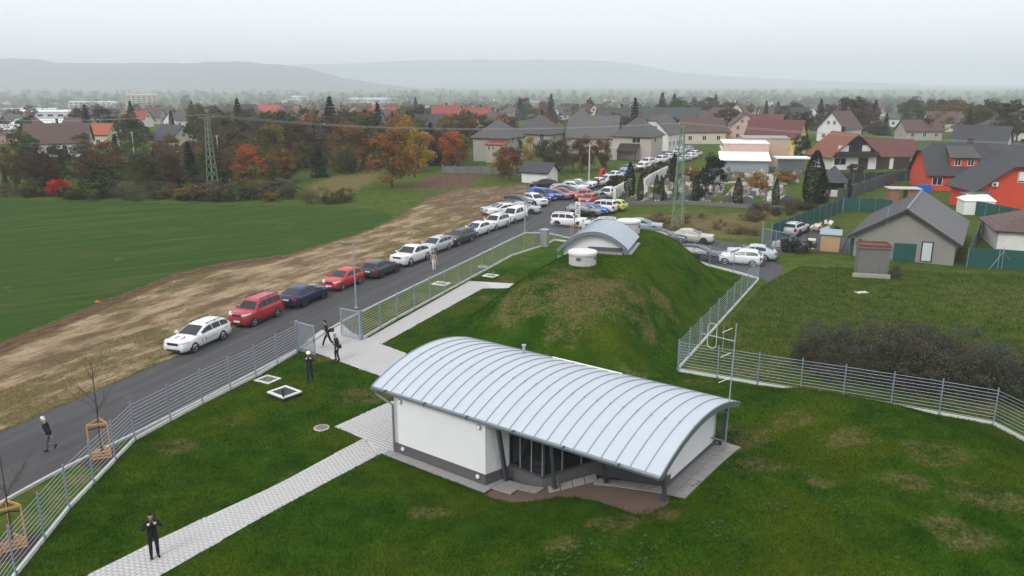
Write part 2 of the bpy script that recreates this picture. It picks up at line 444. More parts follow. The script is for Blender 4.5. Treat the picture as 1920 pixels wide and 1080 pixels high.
# ------------------------------------------------------------------ short grass and weeds on the lawns
def scatter(n, poly, xlim, ylim, dens=None):
    x = RNG.uniform(*xlim, n); y = RNG.uniform(*ylim, n)
    # thin out with distance so that the sward stays even to the eye
    keep = (sdf(poly, x, y) > 0)
    if dens is not None: keep &= RNG.random(n) < dens(x, y)
    return x[keep], y[keep]
PAVED = []       # filled below, before the grass is sown
def sow_grass(name, n, poly, xlim, ylim, h0, h1, label, dens):
    x, y = scatter(n, poly, xlim, ylim, dens)
    for q in PAVED:
        k = sdf(q, x, y) < .02; x, y = x[k], y[k]
    A, B = zones(x, y)
    k = RNG.random(len(x)) > np.clip(A[:, 1] + A[:, 3] * .8, 0, .95); x, y, A, B = x[k], y[k], A[k], B[k]
    z = ht(x, y); m = len(x)
    a = RNG.uniform(0, 2 * np.pi, m); h = RNG.uniform(h0, h1, m); w = h * .17
    lean = RNG.uniform(.1, .8, m) * h; b = RNG.uniform(0, 2 * np.pi, m)
    ca, sa = np.cos(a) * w, np.sin(a) * w
    V = np.empty((m, 3, 3))
    V[:, 0] = np.stack([x - ca, y - sa, z - .01], -1); V[:, 1] = np.stack([x + ca, y + sa, z - .01], -1)
    V[:, 2] = np.stack([x + np.cos(b) * lean, y + np.sin(b) * lean, z + h], -1)
    me = np_mesh(name, V.reshape(-1, 3), np.arange(m * 3), 3, M_GROUND, {'zone_a': np.repeat(A, 3, 0), 'zone_b': np.repeat(B, 3, 0)})
    tag(link(name, me), label, 'grass', kind='stuff')
# ------------------------------------------------------------------ roads, kerbs, paths
def asphalt():
    g = NT('asphalt'); p = g.pos()
    s = g.noise(1.3, 4, g.aligned(p, 70, .05), .55)
    c = g.mix(g.ramp(s, .3, .7), (.042, .042, .045), (.066, .065, .067))
    c = g.mix(g.math('MULTIPLY', g.ramp(s, .66, .70), .35), c, (.20, .19, .18))
    c = g.mix(g.math('MULTIPLY', g.ramp(g.noise(.5, 5, p, .65), .55, .8), .55), c, (.13, .115, .10))
    c = g.mix(g.math('MULTIPLY', g.noise(60, 2, p, .8), .35), c, (.15, .15, .15))
    g.put(g.b.inputs['Base Color'], c); g.b.inputs['Roughness'].default_value = .88; g.b.inputs['Specular IOR Level'].default_value = .25
    g.bump(g.noise(70, 3, p), .35, .02)
    return g.m
M_ASPH = asphalt()
M_KERB = mat('kerb_concrete', (.46, .45, .43), .9, var=.2, scale=5, bump=.3, bscale=40, dirt=.35)
M_PAVER = mat('concrete_paver', (.52, .51, .505), .9, var=.10, scale=9, bump=.3, bscale=60, dirt=.16, dirtcol=(.26, .25, .22))
M_SLAB = mat('paving_slab', (.30, .29, .28), .9, var=.14, scale=6, bump=.3, bscale=50, dirt=.3)

def spline(pts, n):
    """Catmull-Rom through points, n per span"""
    P = [np.array(p, float) for p in pts]; P = [2 * P[0] - P[1]] + P + [2 * P[-1] - P[-2]]; out = []
    for i in range(1, len(P) - 2):
        for k in range(n):
            t = k / n; a, b, c, d = P[i - 1:i + 3]
            out.append(.5 * ((2 * b) + (c - a) * t + (2 * a - 5 * b + 4 * c - d) * t * t + (-a + 3 * b - 3 * c + d) * t ** 3))
    out.append(P[-2]); return out

ROAD_R = spline([at(*q) for q in ((-900, 1500), (-180, 1045), (0, 945), (100, 890), (180, 850), (360, 760), (560, 655), (640, 605), (760, 545), (860, 497), (985, 437))], 8)
ROAD_R2 = spline([at(*q) for q in ((1062, 388), (1092, 374), (1160, 338), (1215, 312), (1262, 290), (1320, 268))], 8)
ROAD_L = spline([at(*q) for q in ((-1100, 1350), (-400, 985), (0, 812), (130, 755), (300, 682), (430, 622), (600, 548), (740, 497), (860, 455), (960, 415), (1010, 393), (1060, 372), (1100, 353), (1135, 335), (1180, 313), (1225, 292), (1285, 266))], 8)
def resample(P, n):
    P = np.array(P); s = np.concatenate([[0], np.cumsum(np.linalg.norm(np.diff(P, axis=0), axis=1))])
    t = np.linspace(0, s[-1], n); return np.stack([np.interp(t, s, P[:, k]) for k in (0, 1)], -1)
L_, R_ = resample(ROAD_L, 160), resample(list(ROAD_R) + list(ROAD_R2), 160)
m = MB()
zr = .022
m.add([(p[0], p[1], hz(*p) + zr) for p in L_] + [(p[0], p[1], hz(*p) + zr) for p in R_], [(i, 160 + i, 161 + i, i + 1) for i in range(159)])
tag(m.build('road', M_ASPH), kind='structure')
YARD = W((985, 436), (1030, 437), (1058, 444), (1100, 452), (1220, 462), (1330, 496), (1395, 512), (1425, 522), (1440, 530), (1462, 516), (1470, 500), (1442, 488), (1460, 478), (1482, 470), (1600, 476), (1602, 450), (1560, 440), (1530, 425), (1470, 420), (1432, 460), (1380, 455), (1335, 450), (1250, 440), (1200, 433), (1120, 427), (1068, 412), (1060, 389))
def flat_poly(name, poly, dz, material, cell=None):
    bm = bmesh.new()
    vs = [bm.verts.new((p[0], p[1], 0)) for p in poly]
    for tri in tessellate_polygon([[Vector((p[0], p[1], 0)) for p in poly]]): bm.faces.new([vs[i] for i in tri])
    if cell:
        bmesh.ops.subdivide_edges(bm, edges=bm.edges, cuts=cell, use_grid_fill=True)
    for v in bm.verts: v.co.z = hz(v.co.x, v.co.y) + dz
    bmesh.ops.recalc_face_normals(bm, faces=bm.faces)
    if sum(f.normal.z for f in bm.faces) < 0: bmesh.ops.reverse_faces(bm, faces=bm.faces)
    me = bpy.data.meshes.new(name); bm.to_mesh(me); bm.free(); me.materials.append(material)
    return tag(link(name, me), kind='structure')
flat_poly('parking_yard', YARD, .014, M_ASPH)

def kerb_line(pts, name, step=1.0, w=.13, h=.13):
    """one row of kerb stones, each cut off from the next by a joint"""
    P = resample(pts, max(2, int(sum(np.linalg.norm(np.diff(np.array(pts), axis=0), axis=1)) / step)))
    m = MB()
    for a, b in zip(P[:-1], P[1:]):
        d = (b - a) / np.linalg.norm(b - a) * .006; n = np.array([d[1], -d[0]]) / .006 * w
        a2, b2 = a + d, b - d
        m.prism([a2, a2 + n, b2 + n, b2], -.1, [hz(*a) + h, hz(*a) + h - .01, hz(*b) + h - .01, hz(*b) + h])
    return tag(m.build(name, M_KERB), kind='structure')
kerb_line([p for p in ROAD_R if p[1] > 12], 'kerb')
kerb_line([at(*q) for q in ((985, 437), (1030, 438), (1058, 445), (1100, 453), (1220, 464), (1330, 498), (1395, 514), (1423, 524))], 'yard_kerb')

PATHS = {
    'garden_path': W((135, 1095), (300, 1010), (520, 909), (680, 823), (715, 850), (470, 982), (300, 1080), (285, 1095)),
    'entrance_path': W((628, 800), (735, 752), (760, 760), (742, 846), (714, 851), (682, 824)),
    'forecourt': W((560, 652), (600, 620), (640, 606), (660, 624), (700, 640), (760, 662), (800, 700), (760, 720), (700, 701), (592, 662)),
    'reservoir_path': W((660, 626), (690, 634), (880, 527), (972, 533), (964, 542), (905, 541), (716, 645), (705, 642)),
}
PAVED += [p for p in PATHS.values()]
PAVED += [list(map(tuple, list(L_) + list(R_)[::-1])), YARD]
def paved(name, poly, ang, lx=.20, ly=.10):
    """a bed of concrete blocks laid in running bond, joints sunk between them"""
    P = np.array(poly); c, s = math.cos(ang), math.sin(ang)
    U = P @ np.array([[c, -s], [s, c]])
    lo, hi = U.min(0), U.max(0)
    base = flat_poly(name, poly, .018, M_PAVER)
    us, vs = np.arange(lo[0], hi[0], lx), np.arange(lo[1], hi[1], ly)
    uu, vv = np.meshgrid(us, vs); uu = uu + (np.arange(len(vs)) % 2)[:, None] * lx / 2
    uu, vv = uu.ravel(), vv.ravel()
    x, y = uu * c - vv * s, uu * s + vv * c
    k = sdf(poly, x, y) > .05; x, y = x[k], y[k]; n = len(x)
    g = .0022; a, b = lx / 2 - g, ly / 2 - g
    off = np.array([(-a, -b), (a, -b), (a, b), (-a, b)]); off = np.stack([off[:, 0] * c - off[:, 1] * s, off[:, 0] * s + off[:, 1] * c], -1)
    z = ht(x, y) + .025 + RNG.uniform(-.001, .001, n)
    V = np.empty((n, 8, 3)); V[:, :4, 0] = V[:, 4:, 0] = x[:, None] + off[:, 0]; V[:, :4, 1] = V[:, 4:, 1] = y[:, None] + off[:, 1]
    V[:, :4, 2] = z[:, None] - .02; V[:, 4:, 2] = z[:, None]
    F = np.array([(4, 5, 6, 7), (0, 1, 5, 4), (1, 2, 6, 5), (2, 3, 7, 6), (3, 0, 4, 7)])
    f = (np.arange(n)[:, None, None] * 8 + F[None]).ravel()
    o = link('paving_blocks', np_mesh('paving_blocks', V.reshape(-1, 3), f, 4, M_PAVER), base); o['kind'] = 'stuff'
for k, poly in PATHS.items():
    a = {'garden_path': math.atan2(*(at(680, 823) - at(300, 1010))[::-1]), 'reservoir_path': math.atan2(*(at(880, 527) - at(690, 634))[::-1])}.get(k, BANG)
    paved(k, poly, a, .2, .2)
# ------------------------------------------------------------------ pump house with a barrel roof
M_WHITE = mat('white_render', (.75, .755, .765), .85, var=.04, scale=1.5, bump=.15, bscale=80, dirt=.06, dirtcol=(.45, .43, .40))
M_PLINTH = mat('grey_plinth', (.105, .10, .105), .85, var=.12, scale=8, bump=.4, bscale=90)
M_ZINC = mat('roof_sheet', (.52, .575, .625), .42, .35, var=.05, scale=1.2, bump=.04, bscale=3, spec=.5)
M_SEAM = mat('roof_seam', (.33, .37, .41), .5, .3, var=.1)
M_GUT = mat('gutter_zinc', (.24, .27, .30), .4, .5, var=.15)
M_STEEL = mat('painted_steel', (.075, .088, .10), .45, .2, var=.15)
M_GALV = mat('galvanised_steel', (.42, .47, .53), .42, .55, var=.12, scale=4)
M_GALVB = mat('galvanised_post', (.28, .34, .44), .45, .35, var=.12, scale=4)
M_FRAME = mat('window_frame_dark', (.05, .055, .06), .5)
M_MULL = mat('window_mullion', (.24, .25, .25), .5)
def glass(name, col, rough=.06):
    g = NT(name); g.put(g.b.inputs['Base Color'], col); g.b.inputs['Roughness'].default_value = rough
    g.b.inputs['Specular IOR Level'].default_value = .38
    MATS[name] = g.m; return g.m
M_GLASS = glass('dark_pane', (.012, .014, .016))
M_GLASSH = glass('house_pane', (.022, .027, .034), .08)
M_LAMPW = mat('opal_lamp', (.82, .82, .80), .4, var=0)
M_BLACK = mat('black_plastic', (.02, .02, .022), .6, var=.1)
M_GRAVEL = mat('brown_gravel', (.155, .108, .082), .95, var=.35, scale=22, bump=.9, bscale=26, bdist=.05, dirt=.4, dirtcol=(.09, .055, .04))

U0, U1, V0, V1, ZE0, ZE1, RISE = -1.18, 13.36, -.16, 7.05, 3.05, 3.45, .81
def zroof(v):
    t = (v - V0) / (V1 - V0); return ZE0 + (ZE1 - ZE0) * t + 4 * RISE * t * (1 - t)
def base(u, v): return hz(*buv(u, v))
ph = empty('pump_house', (*BO, 0), BANG, 'white pump house with a barrel roof of pale seamed metal sheets', 'building')
NS, NV = 24, 22
vv = [V0 + (V1 - V0) * k / NV for k in range(NV + 1)]
du = (U1 - U0) / NS
for i in range(NS):
    m = MB(); a, b = U0 + i * du + .012, U0 + (i + 1) * du - .012
    top = [(x, v, zroof(v)) for v in vv for x in (a, b)]
    bot = [(x, v, zroof(v) - .05) for v in vv for x in (a, b)]
    n = len(top); fs = []
    for k in range(NV):
        q = 2 * k
        fs += [(q, q + 1, q + 3, q + 2), (n + q + 2, n + q + 3, n + q + 1, n + q), (q, q + 2, n + q + 2, n + q), (q + 1, n + q + 1, n + q + 3, q + 3)]
    fs += [(0, n, n + 1, 1), (2 * NV, 2 * NV + 1, n + 2 * NV + 1, n + 2 * NV)]
    m.add(top + bot, fs).build('roof_sheet', M_ZINC, ph)
seam_me = None
for i in range(NS + 1):
    u = U0 + i * du
    if seam_me is None:
        m = MB()
        for a, b in zip(vv[:-1], vv[1:]): m.rbox((0, a, zroof(a) + .012), (0, b, zroof(b) + .012), .017, .045)
        m.box((0, (V0 + V1) / 2 - .9, zroof((V0 + V1) / 2 - .9) + .03), (.06, .06, .05))
        seam_me = m.mesh('roof_seam', M_SEAM)
    o = link('roof_seam', seam_me, ph); o.location.x = u
m = MB()                                              # boarding under the sheets
for a, b in zip(vv[:-1], vv[1:]):
    m.slab([(U0 + .04, a, zroof(a) - .055), (U1 - .04, a, zroof(a) - .055), (U1 - .04, b, zroof(b) - .055), (U0 + .04, b, zroof(b) - .055)], .16)
m.build('roof_deck', M_STEEL, ph)
for u in (U0 - .02, U1 + .02):
    m = MB()
    for a, b in zip(vv[:-1], vv[1:]): m.rbox((u, a, zroof(a) - .10), (u, b, zroof(b) - .10), .05, .24)
    m.build('verge_trim', M_GUT, ph)
for v, s in ((V0, -1), (V1, 1)):
    m = MB(); zz = zroof(v) - .07
    prof = [(-.075, .05), (-.07, -.03), (-.035, -.075), (.035, -.075), (.07, -.03), (.075, .05), (.06, .05), (0, -.055), (-.06, .05)]
    vs = [(u, v + s * .07 + p[0], zz + p[1]) for u in (U0, U1) for p in prof]; k = len(prof)
    m.add(vs, [(i, (i + 1) % k, k + (i + 1) % k, k + i) for i in range(k)] + [tuple(range(k)), tuple(range(k, 2 * k))])
    g = m.build('gutter', M_GUT, ph)
    for u in np.arange(U0 + .9, U1, 2.4): MB().box((u, v + s * .07, zz), (.04, .17, .16)).build('gutter_bracket', M_STEEL, g)
m = MB(); z = zroof(V0) - .15
m.path([(-.9, V0 - .07, z), (-.9, V0 - .04, z - .18), (-.05, -.03, z - .55), (-.05, -.03, .02)], .05, 8)
m.build('downpipe', M_GUT, ph)
# walls: plan points (u, v)
PLAN = [(0, 0), (5.3, 0), (5.62, 1.25), (7.55, 1.0), (9.4, 2.45), (12.62, 2.0), (12.62, 6.55), (0, 6.55)]
PZ = [0, 0, .02, .1, .92, 1.42, 1.5, 0]
def wall_seg(i, lo, hi, name, material, out=0.0, th=.22):
    """wall along plan edge i between heights lo(u,v,zb) and hi"""
    (a, b), (za, zb_) = (PLAN[i], PLAN[(i + 1) % 8]), (PZ[i], PZ[(i + 1) % 8])
    a, b = np.array(a, float), np.array(b, float); d = (b - a) / np.linalg.norm(b - a); n = np.array([d[1], -d[0]])
    N = 10; vs = []
    for k in range(N + 1):
        t = k / N; p = a + (b - a) * t; zb = za + (zb_ - za) * t
        for off in (n * out, n * out - n * th):
            q = p + off
            for h in (lo, hi): vs.append((q[0], q[1], h(q, zb)))
    fs = []
    for k in range(N):
        q = 4 * k
        fs += [(q, q + 4, q + 5, q + 1), (q + 2, q + 3, q + 7, q + 6), (q + 1, q + 5, q + 7, q + 3), (q, q + 2, q + 6, q + 4)]
    fs += [(0, 1, 3, 2), (4 * N, 4 * N + 2, 4 * N + 3, 4 * N + 1)]
    return MB().add(vs, fs).build(name, material, ph)
roof_u = lambda q, zb: zroof(q[1]) - .22
PL = .52
for i in (0, 1, 4, 5, 6, 7):
    pl = PL if i != 5 else .22
    wall_seg(i, lambda q, zb: zb + pl - .04, roof_u, 'wall', M_WHITE)
    wall_seg(i, lambda q, zb: zb - .3, lambda q, zb: zb + pl, 'plinth', M_PLINTH, out=.02, th=.26)
for i in (2, 3):
    wall_seg(i, lambda q, zb: zb - .3, lambda q, zb: zb + .55, 'plinth', M_PLINTH, out=.02, th=.26)
    wall_seg(i, lambda q, zb: zb + .56, roof_u, 'window_pane', M_GLASS, out=-.06, th=.02)
    wall_seg(i, lambda q, zb: zb + .552, lambda q, zb: zb + .62, 'window_sill', M_FRAME, out=.05, th=.2)
    a, b = np.array(PLAN[i]), np.array(PLAN[i + 1]); za, zb = PZ[i], PZ[i + 1]
    n = 3
    for k in range(n + 1):
        t = min(max(k / n, .02), .98); p = a + (b - a) * t
        m = MB().rbox((p[0], p[1], za + (zb - za) * t + .6), (p[0], p[1], zroof(p[1]) - .25), .045, .06)
        m.build('window_mullion', M_FRAME if k in (0,) else M_MULL, ph)
for foot, top in (((5.72, .95), (5.98, -.02)), ((8.12, 1.05), (8.6, -.02)), ((10.0, 1.95), (10.9, .02)), ((12.95, 1.16), (12.98, .85)), ((12.78, 6.62), (12.95, 6.95)), ((.1, 6.75), (.0, 6.95))):
    zb = base(*foot); m = MB()
    zt = zroof(top[1]) - .2
    m.rbox((*foot, zb - .25), (*top, zt), .13, .17); m.box((foot[0], foot[1], zb + .06), (.26, .26, .03))
    m.build('column', M_STEEL, ph)
for u, z in ((.42, 2.62), (5.0, 2.62), (.52, .34), (4.92, .34)):
    m = MB(); m.tube((u, -.03 - .02, z), (u, -.075, z), .12, .11, 14); o = m.build('wall_lamp', M_GALV, ph)
    MB().tube((u, -.07, z), (u, -.10, z), .09, .075, 14).build('lamp_glass', M_LAMPW, o)
p = (10.75, 2.0, 2.05)
m = MB().tube((10.75, 2.1, 1.95), (10.75, 1.98, 1.95), .12, .11, 14); o = m.build('wall_lamp', M_GALV, ph)
MB().tube((10.75, 1.99, 1.95), (10.75, 1.96, 1.95), .09, .075, 14).build('lamp_glass', M_LAMPW, o)
MB().lathe((3.0, 5.9, zroof(5.9)), [(.07, 0), (.07, .35), (.11, .36), (.11, .42), (0, .45)], 10).build('roof_vent', M_GALV, ph)
MB().rbox((4.2, 6.6, zroof(6.6) + .04), (8.0, 6.6, zroof(6.6) + .04), .1, .04).build('snow_guard', M_LAMPW, ph)

# paving round the pump house, slab by slab
apron = empty('slab_paving', (*BO, 0), BANG); tag(apron, kind='structure')
def slab_row(cells, rz=0.0):
    me = MB().box((0, 0, 0), (.485, .485, .05)).mesh('paving_slab', M_SLAB)
    for u, v in cells:
        o = link('paving_slab', me, apron)
        w = buv(u, v); z = hz(*w)
        e = .25
        gx = (hz(*buv(u + e, v)) - hz(*buv(u - e, v))) / (2 * e); gy = (hz(*buv(u, v + e)) - hz(*buv(u, v - e))) / (2 * e)
        o.location = (u, v, z + .012 + random.uniform(-.004, .004)); o.rotation_euler = (math.atan(gy), -math.atan(gx), rz)
slab_row([(-.1 + .5 * i, v) for i in range(12) for v in (-.27,)] + [(5.4 + .5 * i, -.27 + .5 * j) for i in range(1) for j in range(0, 3)] + [(5.9 + .5 * i, .72) for i in range(4)] + [(5.9 + .5 * i, .22) for i in range(2)])
slab_row([(7.72 + .394 * (.5 * i + .3) / .5 + .17, 1.0 + .308 * (.5 * i + .3) / .5 - .22) for i in range(4)], R(38))
slab_row([(9.9 + .5 * i, 1.72) for i in range(6)] + [(12.88 + .5 * j, 1.72 + .5 * i) for i in range(11) for j in range(2)])
gb = [tuple(buv(*q)) for q in ((5.65, 0.0), (5.7, -.62), (7.2, -.72), (7.9, -.25), (8.7, .25), (9.5, .35), (10.6, .25), (11.6, .0), (12.4, -.2), (12.85, .0), (13.2, .9), (12.9, 1.9), (9.4, 2.15), (7.6, .9), (5.9, 1.1))]
flat_poly('gravel_bed', gb, -.045, M_GRAVEL, 8)
PAVED.append([tuple(buv(*q)) for q in ((-.5, -.55), (5.6, -.55), (5.7, -.62), (7.2, -.72), (8.7, .25), (9.5, .35), (11.6, -.0), (12.4, -.2), (13.3, .9), (13.8, 1.5), (13.8, 7.0), (12.6, 7), (-.2, 6.9))])

# antenna mast beside the gable
mx, my = buv(13.25, 6.1); mz = hz(mx, my)
mast = empty('antenna_mast', (mx, my, mz), BANG, 'tall thin steel antenna mast standing at the gable of the barrel-roofed house', 'mast')
MB().tube((0, 0, -.2), (.1, .05, 5.6), .034, .024, 8).build('pole', M_GALV, mast)
for z in (.45, 1.75): MB().rbox((-.62, 0, z), (.06, 0, z), .05, .06).build('wall_bracket', M_GUT, mast)
for z in (2.2, 3.3, 4.4, 5.45): MB().tube((-.03, -.02, z - .05), (-.34, -.3, z - .22), .013, .013, 5).build('step_rod', M_LAMPW, mast)
an = MB(); an.tube((.1, .05, 4.85), (-1.45, .25, 4.85), .018, .018, 6); o = an.build('antenna_boom', M_GALV, mast)
m = MB(); c = (-.95, .19, 4.85)
loop = [(c[0] + .2 * math.cos(t) * (1 if abs(math.sin(t)) < .99 else 1), c[1], c[2] + (.34 if math.sin(t) > 0 else -.34) + .2 * math.sin(t)) for t in np.linspace(0, 2 * math.pi, 21)]
m.path(loop, .010, 5); m.build('dipole_loop', M_LAMPW, o)
for u in (-.45, -1.42): MB().tube((u, .13 - u * .06, 4.3 if u > -1 else 4.55), (u, .13 - u * .06, 5.35), .012, .012, 5).build('antenna_rod', M_GALV, o)

# ------------------------------------------------------------------ valve chamber and hatches on the reservoir mound
M_CONC = mat('pale_concrete', (.50, .49, .46), .9, var=.12, scale=2.5, bump=.3, bscale=40, dirt=.25, dirtcol=(.30, .28, .25))
M_CONCW = mat('white_concrete', (.66, .66, .63), .85, var=.08, scale=2.0, bump=.2, bscale=40, dirt=.15, dirtcol=(.40, .38, .34))
def hatch(px, py, z, r, h, label):
    p = at(px, py, z); zz = hz(*p)
    t = empty('shaft_hatch', (*p, zz), .4, label, 'hatch')
    MB().lathe((0, 0, 0), [(0, -.5), (r * .965, -.5), (r * .965, h), (0, h)], 40).build('shaft_ring', M_CONC, t)
    MB().lathe((0, 0, h), [(0, .001), (r * 1.02, .001), (r * 1.04, .05), (r * 1.04, .17), (r * .98, .22), (0, .27)], 40).build('cover', M_CONCW, t)
    for a in (-2.35, -.9):
        f = MB().box((r * .97 * math.cos(a), r * .97 * math.sin(a), h * .72), (.05, .34, .2), a).build('vent_grille', M_GUT, t)
        for k in range(4): MB().box((r * .995 * math.cos(a), r * .995 * math.sin(a), h * .72 - .075 + .05 * k), (.03, .3, .02), a).build('louvre', M_STEEL, f)
    return t
hatch(1092, 497, 4.22, .98, .72, 'round white concrete shaft on top of the grass mound, in front of the small vault')
hatch(1178, 440, 4.15, .98, .9, 'round white concrete shaft behind the small barrel-vaulted valve chamber')

VA = math.atan2(*(MC2 - MC1)[::-1])                     # mound axis
vp = np.array([6.05, 58.3])
vc = empty('valve_chamber', (*vp, 0), R(-17), 'small white valve chamber under an arched metal roof, half buried in the mound', 'building')
VW, VL, VZ0, VZR = 2.35, 5.6, 4.82, 1.08                    # half width, length, eave height, rise
def zv(x): return VZ0 + .12 * (x / VW) + VZR * (1 - (x / VW) ** 2)
xs = [-VW - .3 + (2 * VW + .6) * k / 16 for k in range(17)]
ns = 9
for i in range(ns):
    a, b = -.45 + VL * i / ns + .01, -.45 + VL * (i + 1) / ns - .01
    m = MB()
    for x0, x1 in zip(xs[:-1], xs[1:]): m.slab([(x0, a, zv(x0)), (x1, a, zv(x1)), (x1, b, zv(x1)), (x0, b, zv(x0))], .05)
    m.build('roof_sheet', M_ZINC, vc)
m0 = MB()
for x0, x1 in zip(xs[:-1], xs[1:]): m0.rbox((x0, 0, zv(x0) + .015), (x1, 0, zv(x1) + .015), .025, .05)
sm = m0.mesh('roof_seam', M_SEAM)
for i in range(ns + 1):
    o = link('roof_seam', sm, vc); o.location.y = -.45 + VL * i / ns
m = MB()
for x0, x1 in zip(xs[:-1], xs[1:]): m.slab([(x0, -.40, zv(x0) - .055), (x1, -.40, zv(x1) - .055), (x1, VL - .5, zv(x1) - .055), (x0, VL - .5, zv(x0) - .055)], .12)
m.build('roof_deck', M_STEEL, vc)
m = MB()
for x0, x1 in zip(xs[:-1], xs[1:]): m.rbox((x0, -.48, zv(x0) - .09), (x1, -.48, zv(x1) - .09), .05, .26)
m.build('verge_trim', M_GUT, vc)
m = MB()
xw = [-VW + .15 + (2 * VW - .3) * k / 14 for k in range(15)]
for y in (0, VL - 1.0):
    for x0, x1 in zip(xw[:-1], xw[1:]): m.prism([(x0, y), (x1, y), (x1, y + .2), (x0, y + .2)], 0.2, [zv(x0) - .19, zv(x1) - .19, zv(x1) - .19, zv(x0) - .19])
for x in (xw[0], xw[-1]): m.box((x, VL / 2 - .4, (zv(x) + .2) / 2 - .12), (.2, VL - 1.0, zv(x) - .45))
m.build('wall', M_WHITE, vc)
MB().rbox((-.75, -.04, 4.25), (-.2, -.04, 4.62), .06, .24).rbox((-.2, -.04, 4.56), (VW - .2, -.04, 4.56), .06, .3).build('plinth', M_PLINTH, vc)
MB().box((1.0, -.35, 4.36), (2.5, .55, .10)).build('ledge_slab', M_SLAB, vc)
MB().box((VW + .28, 1.9, 4.36), (.55, 4.4, .10)).build('ledge_slab', M_SLAB, vc)
MB().box((-VW - .05, -.12, 3.5), (.6, .06, .8)).build('hatch_door', M_GALVB, vc)

# ------------------------------------------------------------------ wire fences and gates
def fence(pts, label, bay=2.5, h=1.75, extra_end=True):
    P = [np.array(p, float) for p in pts]
    t = empty('wire_fence', (*P[0], hz(*P[0])), 0, label, 'fence')
    o0 = np.array([*P[0], hz(*P[0])])
    mpost = MB().tube((0, 0, -.1), (0, 0, h + .2), .034, .034, 6)
    mpost.lathe((0, 0, h + .2), [(.036, 0), (.036, .02), (0, .035)], 6)
    mpost.box((0, 0, .05), (.10, .12, .26))
    pm = mpost.mesh('post', M_GALVB)
    def post(p):
        o = link('post', pm, t); z = hz(*p); o.location = (p[0] - o0[0], p[1] - o0[1], z - o0[2])
    post(P[0])
    for a, b in zip(P[:-1], P[1:]):
        n = max(1, round(np.linalg.norm(b - a) / bay))
        for k in range(n):
            p, q = a + (b - a) * k / n, a + (b - a) * (k + 1) / n
            zp, zq = hz(*p), hz(*q); post(q)
            d = (q - p) / np.linalg.norm(q - p)
            A = np.array([*(p + d * .035), zp]) - o0; B = np.array([*(q - d * .035), zq]) - o0
            kb = MB(); nn = np.array([d[1], -d[0]]) * .035
            kb.prism([A[:2] - nn, B[:2] - nn, B[:2] + nn, A[:2] + nn], [A[2] - .3, B[2] - .3, B[2] - .3, A[2] - .3], [A[2] + .17, B[2] + .17, B[2] + .17, A[2] + .17])
            kb.build('base_board', M_CONCW, t)
            w = MB()
            for i in range(10):
                z = .24 + i * (h - .1) / 9.4
                w.tube((A[0], A[1], A[2] + z), (B[0], B[1], B[2] + z), .0105, .0105, 4, False)
            w.build('wire_panel', M_GALV, t)
    return t
F1 = [at(*q) for q in ((-60, 1215), (30, 1080), (130, 955), (253, 826), (380, 757), (480, 707), (557, 662))]
fence(F1[::-1], 'wire fence on a white concrete footing beside the road, with the two staked saplings')
fence([at(*q) for q in ((680, 636), (745, 598), (860, 535), (960, 480), (1022, 460), (1040, 451), (1110, 459))], 'wire fence between the parked cars on the road and the reservoir path')
fence([at(*q) for q in ((1423, 524), (1330, 499), (1250, 470))], 'wire fence behind the mound along the parking yard')
fence([at(*q) for q in ((1270, 695), (1423, 524))], 'wire fence down the far foot of the mound, seen end-on')
fence([at(*q) for q in ((1272, 697), (1420, 722), (1500, 736), (1580, 750), (1670, 763), (1760, 778), (1862, 797), (2010, 880), (2200, 1040))], 'wire fence in front of the dark bare thicket')

def gate(p, q, label, h=1.95):
    p, q = np.array(p), np.array(q); L = np.linalg.norm(q - p); a = math.atan2(*(q - p)[::-1])
    t = empty('gate_leaf', (*p, hz(*p)), a, label, 'gate')
    MB().box((0, 0, h / 2 + .03), (.14, .14, h + .12)).build('hinge_post', M_GALVB, t)
    fr = MB()
    for z in (.12, h): fr.rbox((.09, 0, z), (L, 0, z), .05, .07)
    for x in (.11, L - .03): fr.rbox((x, 0, .12), (x, 0, h), .06, .06)
    fr.build('frame', M_GALV, t)
    bm_ = MB().rbox((0, 0, .15), (0, 0, h - .03), .03, .03).mesh('bar', M_GALV)
    n = 14
    for k in range(1, n):
        o = link('bar', bm_, t); o.location.x = .11 + (L - .14) * k / n
    MB().box((L - .03, -.05, 1.05), (.06, .05, .16)).build('lock_box', M_STEEL, t)
    return t
gate(at(559, 659), at(592, 668), 'open barred gate leaf beside the man in the white helmet')
gate(at(677, 638), at(640, 630), 'open barred gate leaf at the start of the reservoir path')

# meter pillar in the fence
pp = at(1021, 462)
t = empty('meter_pillar', (*pp, 0), R(62), 'grey concrete meter pillar with a metal cap, built into the fence line', 'pillar')
MB().box((0, 0, .85), (.62, .75, 1.75)).build('pillar_block', mat('grey_block', (.27, .27, .26), .9, var=.12, scale=6, bump=.3), t, bevel=.01)
MB().box((0, 0, 1.77), (.74, .88, .08), 0, .97).build('pillar_cap', M_GALV, t)

# ------------------------------------------------------------------ street lamps
def lamp(px, py, h, label, arm=-.8):
    p = at(px, py); t = empty('street_lamp', (*p, hz(*p)), 0, label, 'street lamp')
    MB().tube((0, 0, -.1), (0, 0, h * .35), .075, .07, 10).tube((0, 0, h * .35), (0, 0, h), .055, .045, 10).build('pole', M_GALV, t)
    MB().lathe((0, 0, 0), [(.0, .06), (.12, .06), (.14, 0), (.14, -.1)], 10).build('base_flange', M_CONCW, t)
    b = MB(); b.rbox((0, 0, h), (arm * .35, 0, h + .03), .06, .06); b.build('arm', M_STEEL, t)
    MB().box((arm * .7, 0, h + .04), (abs(arm) * .8, .24, .09), 0, .9).build('lamp_head', M_STEEL, t, bevel=.015)
lamp(668, 577, 4.9, 'slim grey street lamp with a flat head beside the open gates')
lamp(984, 437, 5.0, 'slim grey street lamp at the corner of the road and the parking yard')

